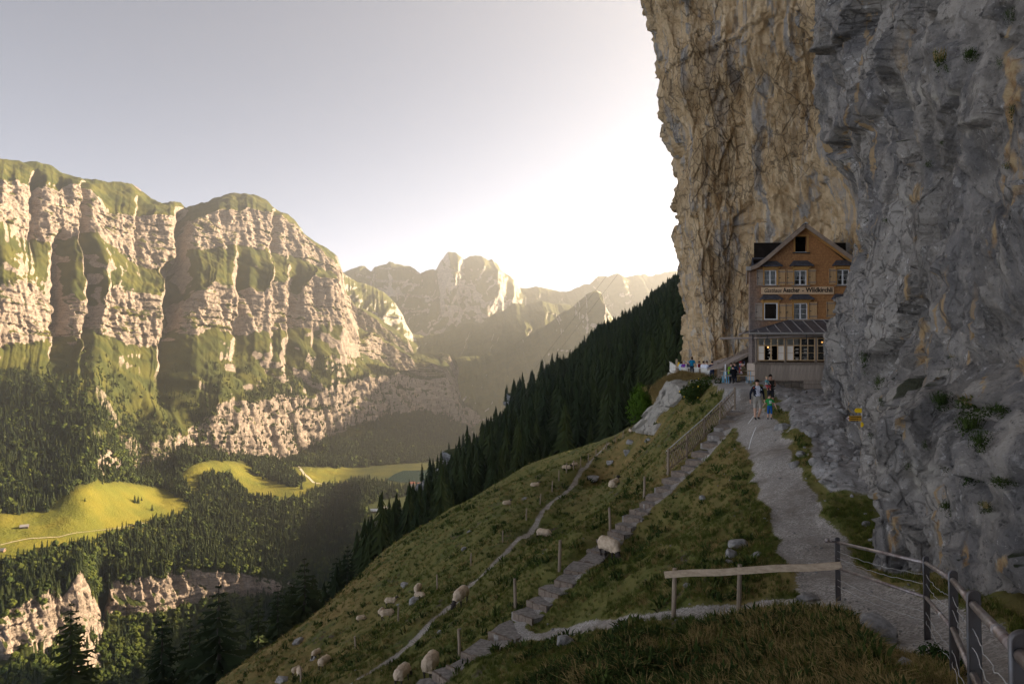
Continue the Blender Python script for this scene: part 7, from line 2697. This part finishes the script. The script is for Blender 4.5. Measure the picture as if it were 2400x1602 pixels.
def person(label, loc, rz, h, J, zones, hair, hair_style="short", fingers=True, group=None, prints=None, sub=2):
    """A figure facing -y. J: joints for a body 1.78 m tall; zones(c) -> (material list index) and its materials."""
    E = [("pelvis", "waist"), ("waist", "chest"), ("chest", "neck"), ("neck", "chin"), ("chin", "crown")]
    J = dict(J)
    look = J.pop("look", (0, -1, 0))
    for s in "lr":
        sg = 1 if s == "l" else -1
        E += [("chest", "sh" + s), ("sh" + s, "el" + s), ("el" + s, "wr" + s), ("wr" + s, "palm" + s), ("pelvis", "hip" + s), ("hip" + s, "kn" + s), ("kn" + s, "an" + s), ("an" + s, "toe" + s)]
        w, e = Vector(J["wr" + s][:3]), Vector(J["el" + s][:3])
        d = (w - e).normalized()
        palm = w + d * 0.075
        J["palm" + s] = (*palm, 0.036, 0.022)
        if fingers:
            side = d.cross(Vector((sg, 0.2, 0.1))).normalized()
            for k, (off, L) in enumerate(((-.030, .075), (-.010, .088), (.010, .083), (.030, .066))):
                a = palm + d * 0.045 + side * off
                b = a + d * L * .9 + Vector((0, -0.015, 0))
                J["f%d%s" % (k, s)] = (*a, 0.0105)
                J["g%d%s" % (k, s)] = (*b, 0.0085)
                E += [("palm" + s, "f%d%s" % (k, s)), ("f%d%s" % (k, s), "g%d%s" % (k, s))]
            a = w + d * 0.04 + side * -.05
            J["th" + s] = (*a, 0.012)
            J["tt" + s] = (*(a + d * .045 + side * -.018), 0.0095)
            E += [("wr" + s, "th" + s), ("th" + s, "tt" + s)]
    me = skinned("body", J, E, "pelvis", sub)
    mats, pick = zones
    paint(me, mats, pick)
    e = empty("person", loc, rz)
    e.scale = (h / 1.78,) * 3
    tag(e, label, "person", group)
    link("body", me, None, e)
    ch, cr = Vector(J["chin"][:3]), Vector(J["crown"][:3])
    up = (cr - ch).normalized()
    c = ch.lerp(cr, 0.62)
    fw = Vector(look).normalized()
    sd = fw.cross(up).normalized()
    R = 0.108
    # hair: a cap over crown and back of the head
    hm = MB().ball((0, 0, 0), 1.0, 14, 10)
    vs = []
    for v in hm.v:
        v = Vector(v)
        k = R * (1.07 if v.z > -0.15 else 1.0)
        if v.dot(Vector((0, -1, 0))) > 0.25 and v.z < 0.52:
            k *= 0.72
        if hair_style == "short" and v.z < -0.35:
            k *= 0.75
        q = Vector((v.x * 0.82, v.y * 1.02, v.z * 0.98 if v.z > -0.2 or hair_style == "short" else v.z * 2.1)) * k
        vs.append(c + sd * -q.x + fw * -q.y + up * (q.z + 0.018) - fw * 0.012)
    hm.v = [tuple(v) for v in vs]
    hm.obj("hair", cloth(hair), e, True)
    f = c + fw * 0.088
    for s in (-1, 1):
        MB().ball(tuple(f + sd * s * 0.034 - up * 0.010), 0.011, 8, 6).obj("eye", cloth((0.03, 0.025, 0.02)), e, True)
        MB().box(tuple(f + sd * s * 0.034 + up * 0.016 + fw * 0.006), (0.036, 0.008, 0.007)).obj("eyebrow", cloth(hair), e)
        MB().ball(tuple(c + sd * s * 0.092 - up * 0.012), 0.024, 8, 6, 0.4, 0.8, 1.25).obj("ear", mats[0], e, True)
    MB().add([f + up * 0.006, f - up * 0.042 + sd * 0.017, f - up * 0.042 - sd * 0.017, f - up * 0.036 + fw * 0.030], [(0, 1, 3), (0, 3, 2), (1, 2, 3)]).obj("nose", mats[0], e, True)
    MB().box(tuple(f - up * 0.068 - fw * 0.004), (0.042, 0.008, 0.009)).obj("mouth", cloth((0.30, 0.10, 0.09)), e)
    for nm, mat, boxes in prints or ():
        m = MB()
        for cc, ss in boxes:
            m.box(cc, ss)
        m.obj(nm, mat, e)
    return e


def standing(lk=(-.02, .0), rk=(.02, .0), arms=((.27, .02, 1.14), (.28, -.06, .90), (-.27, .02, 1.14), (-.28, -.06, .90)), stout=1.0):
    """lk, rk: (knee y, ankle y) of the figure's left and right legs."""
    return {"pelvis": (0, 0, .95, .155 * stout, .12), "waist": (0, 0, 1.10, .15 * stout, .125), "chest": (0, 0, 1.32, .175 * stout, .13), "neck": (0, .005, 1.50, .062), "chin": (0, -.012, 1.585, .078, .082), "crown": (0, .0, 1.69, .083, .094),
            "shl": (.185, 0, 1.42, .075), "ell": (*arms[0], .050), "wrl": (*arms[1], .032), "shr": (-.185, 0, 1.42, .075), "elr": (*arms[2], .050), "wrr": (*arms[3], .032),
            "hipl": (.095, 0, .88, .108), "knl": (.105, lk[0], .50, .068), "anl": (.11, lk[1], .09, .045), "toel": (.12, lk[1] - .15, .04, .042),
            "hipr": (-.095, 0, .88, .108), "knr": (-.105, rk[0], .50, .068), "anr": (-.11, rk[1], .09, .045), "toer": (-.12, rk[1] - .15, .04, .042)}


def walkers():
    # the man in the open navy jacket
    p = hit(1775, 981)
    man = [SKIN, cloth((0.018, 0.020, 0.032)), cloth((0.74, 0.72, 0.80)), cloth((0.40, 0.36, 0.30)), cloth((0.05, 0.045, 0.04))]

    def z_man(c):
        if c.z < 0.13:
            return 4
        if c.z < 0.52:
            return 0
        if abs(c.x) < 0.20 and c.z < 1.04:
            return 3
        if c.z > 1.50:
            return 0
        if abs(c.x) > 0.22 and c.z < 0.90:
            return 0
        if abs(c.x + 0.01) < 0.088 + 0.02 * (1.4 - c.z) and c.y < -0.02 and c.z > 0.98:
            return 2
        return 1
    J = standing(lk=(-.10, .16), rk=(.0, -.02), arms=((.29, .04, 1.15), (.29, -.05, .91), (-.30, .03, 1.15), (-.33, -.03, .90)), stout=1.08)
    ink = cloth((0.16, 0.17, 0.24))
    pr = [("print", ink, [((x, -.172, z), (w, .012, .012)) for z, row in ((1.32, ((-.045, .03), (.0, .035), (.045, .02))), (1.28, ((-.03, .06), (.04, .03))), (1.24, ((-.05, .025), (.02, .07))), (1.19, ((-.02, .05), (.05, .02)))) for x, w in row]),
          ("badge", cloth((0.55, 0.65, 0.75)), [((.125, -.135, 1.33), (.03, .02, .045)), ((-.135, -.128, 1.33), (.03, .02, .03))]), ("shoulder_stripe", cloth((0.6, 0.13, 0.05)), [((-.19, -.062, 1.41), (.05, .03, .05))])]
    person("man walking in open navy jacket, white printed shirt and grey shorts holding the boy's hand", p, 0.08, 1.80, J, (man, z_man), DARKHAIR, prints=pr, group="family walking on the path")
    # the boy in green
    p = hit(1804, 981)
    boy = [SKIN, cloth((0.03, 0.30, 0.07)), cloth((0.015, 0.10, 0.33)), cloth((0.05, 0.045, 0.05))]

    def z_boy(c):
        if c.z < 0.15:
            return 3
        if c.z < 0.42:
            return 0
        if c.z < 1.02 and abs(c.x) < 0.24:
            return 2
        if c.z > 1.50 or (abs(c.x) > 0.235 and c.z < 1.22):
            return 0
        return 1
    J = standing(lk=(-.08, .05), rk=(-.02, .10), arms=((.33, .02, 1.18), (.40, -.04, .96), (-.30, -.02, 1.22), (-.42, -.05, 1.05)), stout=1.1)
    J["chin"], J["crown"] = (-.01, -.012, 1.60, .098, .10), (-.02, .0, 1.71, .105, .112)
    J["look"] = (-.8, -.6, 0)
    wh = cloth((0.72, 0.76, 0.72))
    pr = [("print", wh, [((x, -.178, z), (.045, .012, .05)) for x in (-.06, .0, .06) for z in (1.36, 1.29)] + [((0, -.178, 1.20), (.16, .012, .05))])]
    person("small boy in green printed shirt and blue shorts walking beside the man", p, -0.15, 1.06, J, (boy, z_boy), BROWNHAIR, prints=pr, group="family walking on the path")
    # the woman carrying a child, half hidden by the two in front
    p = hit(1806, 958)
    wom = [SKIN_TAN, cloth((0.045, 0.040, 0.033)), cloth((0.03, 0.03, 0.035)), cloth((0.05, 0.045, 0.04))]

    def z_wom(c):
        if c.z < 0.12:
            return 3
        if c.z < 0.55:
            return 0
        if c.z < 1.0 and abs(c.x) < 0.2:
            return 2
        if c.z > 1.43 or abs(c.x) > 0.185:
            return 0
        return 1
    J = standing(lk=(-.04, .03), rk=(-.02, .0), arms=((.26, .0, 1.16), (.02, -.26, 1.12), (-.25, -.02, 1.15), (-.06, -.28, 1.06)), stout=0.92)
    person("woman in dark sleeveless top carrying a fair-haired toddler on her arm", p, 0.1, 1.66, J, (wom, z_wom), DARKHAIR, group="family walking on the path")
    tod = [SKIN, cloth((0.22, 0.45, 0.47)), cloth((0.45, 0.07, 0.07))]
    J = {"pelvis": (0, 0, .95, .16, .13), "waist": (0, 0, 1.10, .16, .13), "chest": (0, 0, 1.30, .17, .13), "neck": (0, 0, 1.46, .07), "chin": (0, -.01, 1.60, .12, .12), "crown": (0, 0, 1.76, .13, .14),
         "shl": (.17, 0, 1.38, .07), "ell": (.26, -.05, 1.18, .05), "wrl": (.22, -.2, 1.05, .035), "shr": (-.17, 0, 1.38, .07), "elr": (-.26, -.05, 1.18, .05), "wrr": (-.2, -.2, 1.08, .035),
         "hipl": (.1, 0, .88, .1), "knl": (.2, -.25, .80, .07), "anl": (.2, -.22, .5, .05), "toel": (.2, -.32, .46, .045), "hipr": (-.1, 0, .88, .1), "knr": (-.2, -.25, .80, .07), "anr": (-.2, -.22, .5, .05), "toer": (-.2, -.32, .46, .045)}
    person("fair-haired toddler in a pale turquoise top held on the woman's arm", p + Vector((-0.26, -0.20, 0.66)), 0.5, 0.88, J, (tod, lambda c: 0 if c.z > 1.48 or (abs(c.x) > .2 and c.z < 1.2 and c.z > .95) or c.z < .6 else (1 if c.z > 1.0 else 2)), BLOND, group="family walking on the path")


walkers()


def seated(lean=0.0, arms=None):
    a = arms or ((.27, -.08, .82), (.14, -.32, .76), (-.27, -.08, .82), (-.14, -.32, .76))
    return {"pelvis": (0, 0, .52, .16, .14), "waist": (0, -.02 - lean * .3, .68, .15, .125), "chest": (0, -.03 - lean, .90, .17, .125), "neck": (0, -.035 - lean * 1.3, 1.07, .062), "chin": (0, -.06 - lean * 1.5, 1.155, .078, .082), "crown": (0, -.05 - lean * 1.5, 1.26, .083, .094),
            "shl": (.185, -.03 - lean, 1.0, .072), "ell": (*a[0], .05), "wrl": (*a[1], .032), "shr": (-.185, -.03 - lean, 1.0, .072), "elr": (*a[2], .05), "wrr": (*a[3], .032),
            "hipl": (.1, -.03, .50, .10), "knl": (.12, -.45, .50, .068), "anl": (.12, -.44, .09, .045), "toel": (.12, -.58, .04, .042), "hipr": (-.1, -.03, .50, .10), "knr": (-.12, -.45, .50, .068), "anr": (-.12, -.44, .09, .045), "toer": (-.12, -.58, .04, .042)}


def dress(top, trousers, skin=None, sleeves=0.86, long=False):
    mats = [skin or SKIN, cloth(top), cloth(trousers), cloth((0.05, 0.045, 0.04))]

    def z(c):
        if c.z < 0.12:
            return 3
        if c.z > 1.07:
            return 0
        if c.z < 0.58 and not abs(c.x) > .3:
            return 2
        if not long and (abs(c.x) > 0.225 and c.z < sleeves or (c.y < -.2 and c.z > .62)):
            return 0
        return 1
    return mats, z


ZT = -1.50


def guests():
    G = "guests seated on the terrace"

    def seat(px, Y, rz, top, hair, lab, trousers=(0.05, 0.06, 0.09), style="short", lean=0.05, long=False, skin=None, arms=None, dz=0.0, h=1.74):
        x = (px - CX) / F * Y
        person(lab, (x, Y, ZT + dz), rz, h, seated(lean, arms), dress(top, trousers, skin, long=long), hair, style, False, G, sub=1)

    # those behind the white fence
    seat(1596, 57.2, 2.4, (0.45, 0.60, 0.68), BROWNHAIR, "guest in pale blue shirt with brown hair nearest the orange pointer", style="long")
    seat(1604, 56.9, 2.9, (0.20, 0.05, 0.33), GREYHAIR, "grey-haired guest in a purple top behind the terrace fence")
    seat(1614, 56.4, 3.3, (0.10, 0.11, 0.15), GREYHAIR, "bald-looking guest in a dark striped shirt behind the terrace fence", skin=SKIN, dz=0.02)
    seat(1637, 56.2, 0.4, (0.42, 0.06, 0.10), DARKHAIR, "guest in red sitting just behind the standing one in blue")
    seat(1647, 54.4, 2.2, (0.78, 0.76, 0.80), DARKHAIR, "dark-haired guest in a white shirt next to another in white")
    seat(1654, 53.9, 1.9, (0.70, 0.72, 0.80), BROWNHAIR, "guest in white with lowered head at the bend of the terrace fence")
    seat(1669, 51.6, 2.9, (0.020, 0.030, 0.085), DARKHAIR, "guest in navy jacket with his back turned before the shed", long=True)
    # the standing woman in blue
    x = (1622 - CX) / F * 55.4
    J = standing(arms=((.27, -.02, 1.14), (.20, -.22, 1.0), (-.27, -.02, 1.14), (-.20, -.22, 1.0)), stout=0.95)
    bl = [SKIN, cloth((0.010, 0.16, 0.28)), cloth((0.03, 0.035, 0.05)), cloth((0.04, 0.04, 0.04))]
    person("standing woman in petrol blue shirt with tied dark hair, taller than the seated guests", (x, 55.4, ZT - 0.02), 2.6, 1.68, J, (bl, lambda c: 3 if c.z < .1 else (2 if c.z < 1.0 and abs(c.x) < .2 else (0 if c.z > 1.49 or (abs(c.x) > .24 and c.z < 1.2) or (c.y < -.16 and c.z > .9 and c.z < 1.12) else 1))), BROWNHAIR, "long", False, G, sub=1)
    # the nearer table
    seat(1711, 43.2, 0.5, (0.25, 0.50, 0.04), BROWNHAIR, "guest in lime green shirt at the nearer table", h=1.66)
    seat(1719, 43.0, 0.3, (0.05, 0.09, 0.17), BROWNHAIR, "long-haired guest in a denim blue top at the nearer table", style="long", long=True, h=1.7)
    seat(1720, 41.4, 3.14, (0.012, 0.012, 0.014), DARKHAIR, "person seen from behind with a black jacket over the seat at the nearer table", long=True, trousers=(0.02, 0.02, 0.025), lean=0.12, h=1.5, dz=-0.04)
    seat(1747, 42.2, -1.45, (0.10, 0.075, 0.04), DARKHAIR, "man in brown olive clothes sitting sideways at the nearer table by the inn corner", trousers=(0.22, 0.15, 0.07), long=True, lean=0.10)

    M_BLUE = grain("light_blue_steel", (0.16, 0.50, 0.72), (0.13, 0.42, 0.62), 4.0, bump=0)

    def table(px, Y, rz, lab, legs):
        x = (px - CX) / F * Y
        t_ = empty("beer_table", (x, Y, ZT), rz)
        tag(t_, lab, "table", "tables on the terrace")
        MB().box((0, 0, .74), (1.9, .62, .035)).obj("tabletop", M_RAILWOOD, t_)
        for sx in (-.75, .75):
            for sy in (-.24, .24):
                MB().tube([(sx, sy * 1.1, 0), (sx, sy * .9, .72)], 0.02, 6).obj("leg", legs, t_)
        for sy in (-.62, .62):
            b = empty("beer_bench", t_.matrix_basis @ Vector((0, sy, 0)), rz)
            tag(b, "narrow wooden bench along " + lab.split(" with")[0].replace("long ", "the ") + (", on the inn side" if sy > 0 else ", on the valley side"), "bench", "benches on the terrace")
            MB().box((0, 0, .45), (1.9, .26, .035)).obj("seat", M_RAILWOOD, b)
            for sx in (-.75, .75):
                MB().tube([(sx, -.1, 0), (sx, 0, .43)], 0.018, 6).obj("leg", legs, b)

    bpy.context.view_layer.update()
    table(1606, 57.9, 0.1, "long table behind the white fence with guests around it", M_IRON)
    bpy.context.view_layer.update()
    table(1728, 42.3, 0.0, "long table beside the inn corner with blue legs", M_BLUE)

    # plants and card rack beside the shed
    k = 45.6 / F
    rk = empty("card_rack", P(1738, 884, 45.6))
    tag(rk, "upright rack of red and white postcards against the wall beside the inn corner", "card rack")
    MB().tube([(0, 0, 0), (0, 0, 36 * k)], 0.02, 6).obj("stand", M_IRON, rk)
    r = random.Random(5)
    cm = {q: MB() for q in "rwb"}
    for i in range(7):
        for j in range(4):
            q = r.choice("rrwwb")
            MB().box((-.14 + .095 * j, -.05, 8 * k + i * .13), (.085, .012, .11)).obj("postcard", {"r": cloth((0.50, 0.07, 0.07)), "w": cloth((0.70, 0.66, 0.66)), "b": cloth((0.10, 0.14, 0.30))}[q], rk)


guests()

# ------------------------------------------------------------------ haze
def build_haze(density=1.0e-4, aniso=0.66):
    m = bpy.data.materials.new("haze_air")
    m.use_nodes = True
    nt = m.node_tree
    nt.nodes.clear()
    out = nt.nodes.new("ShaderNodeOutputMaterial")
    v = nt.nodes.new("ShaderNodeVolumePrincipled")
    v.inputs["Color"].default_value = (0.95, 0.93, 0.90, 1)
    v.inputs["Density"].default_value = density
    v.inputs["Anisotropy"].default_value = aniso
    nt.links.new(v.outputs[0], out.inputs["Volume"])
    b = MB().box((0, 3000, 145), (10000, 7000, 1530))
    o = b.obj("haze", m)
    tag(o, kind="stuff")
    return o


build_haze()
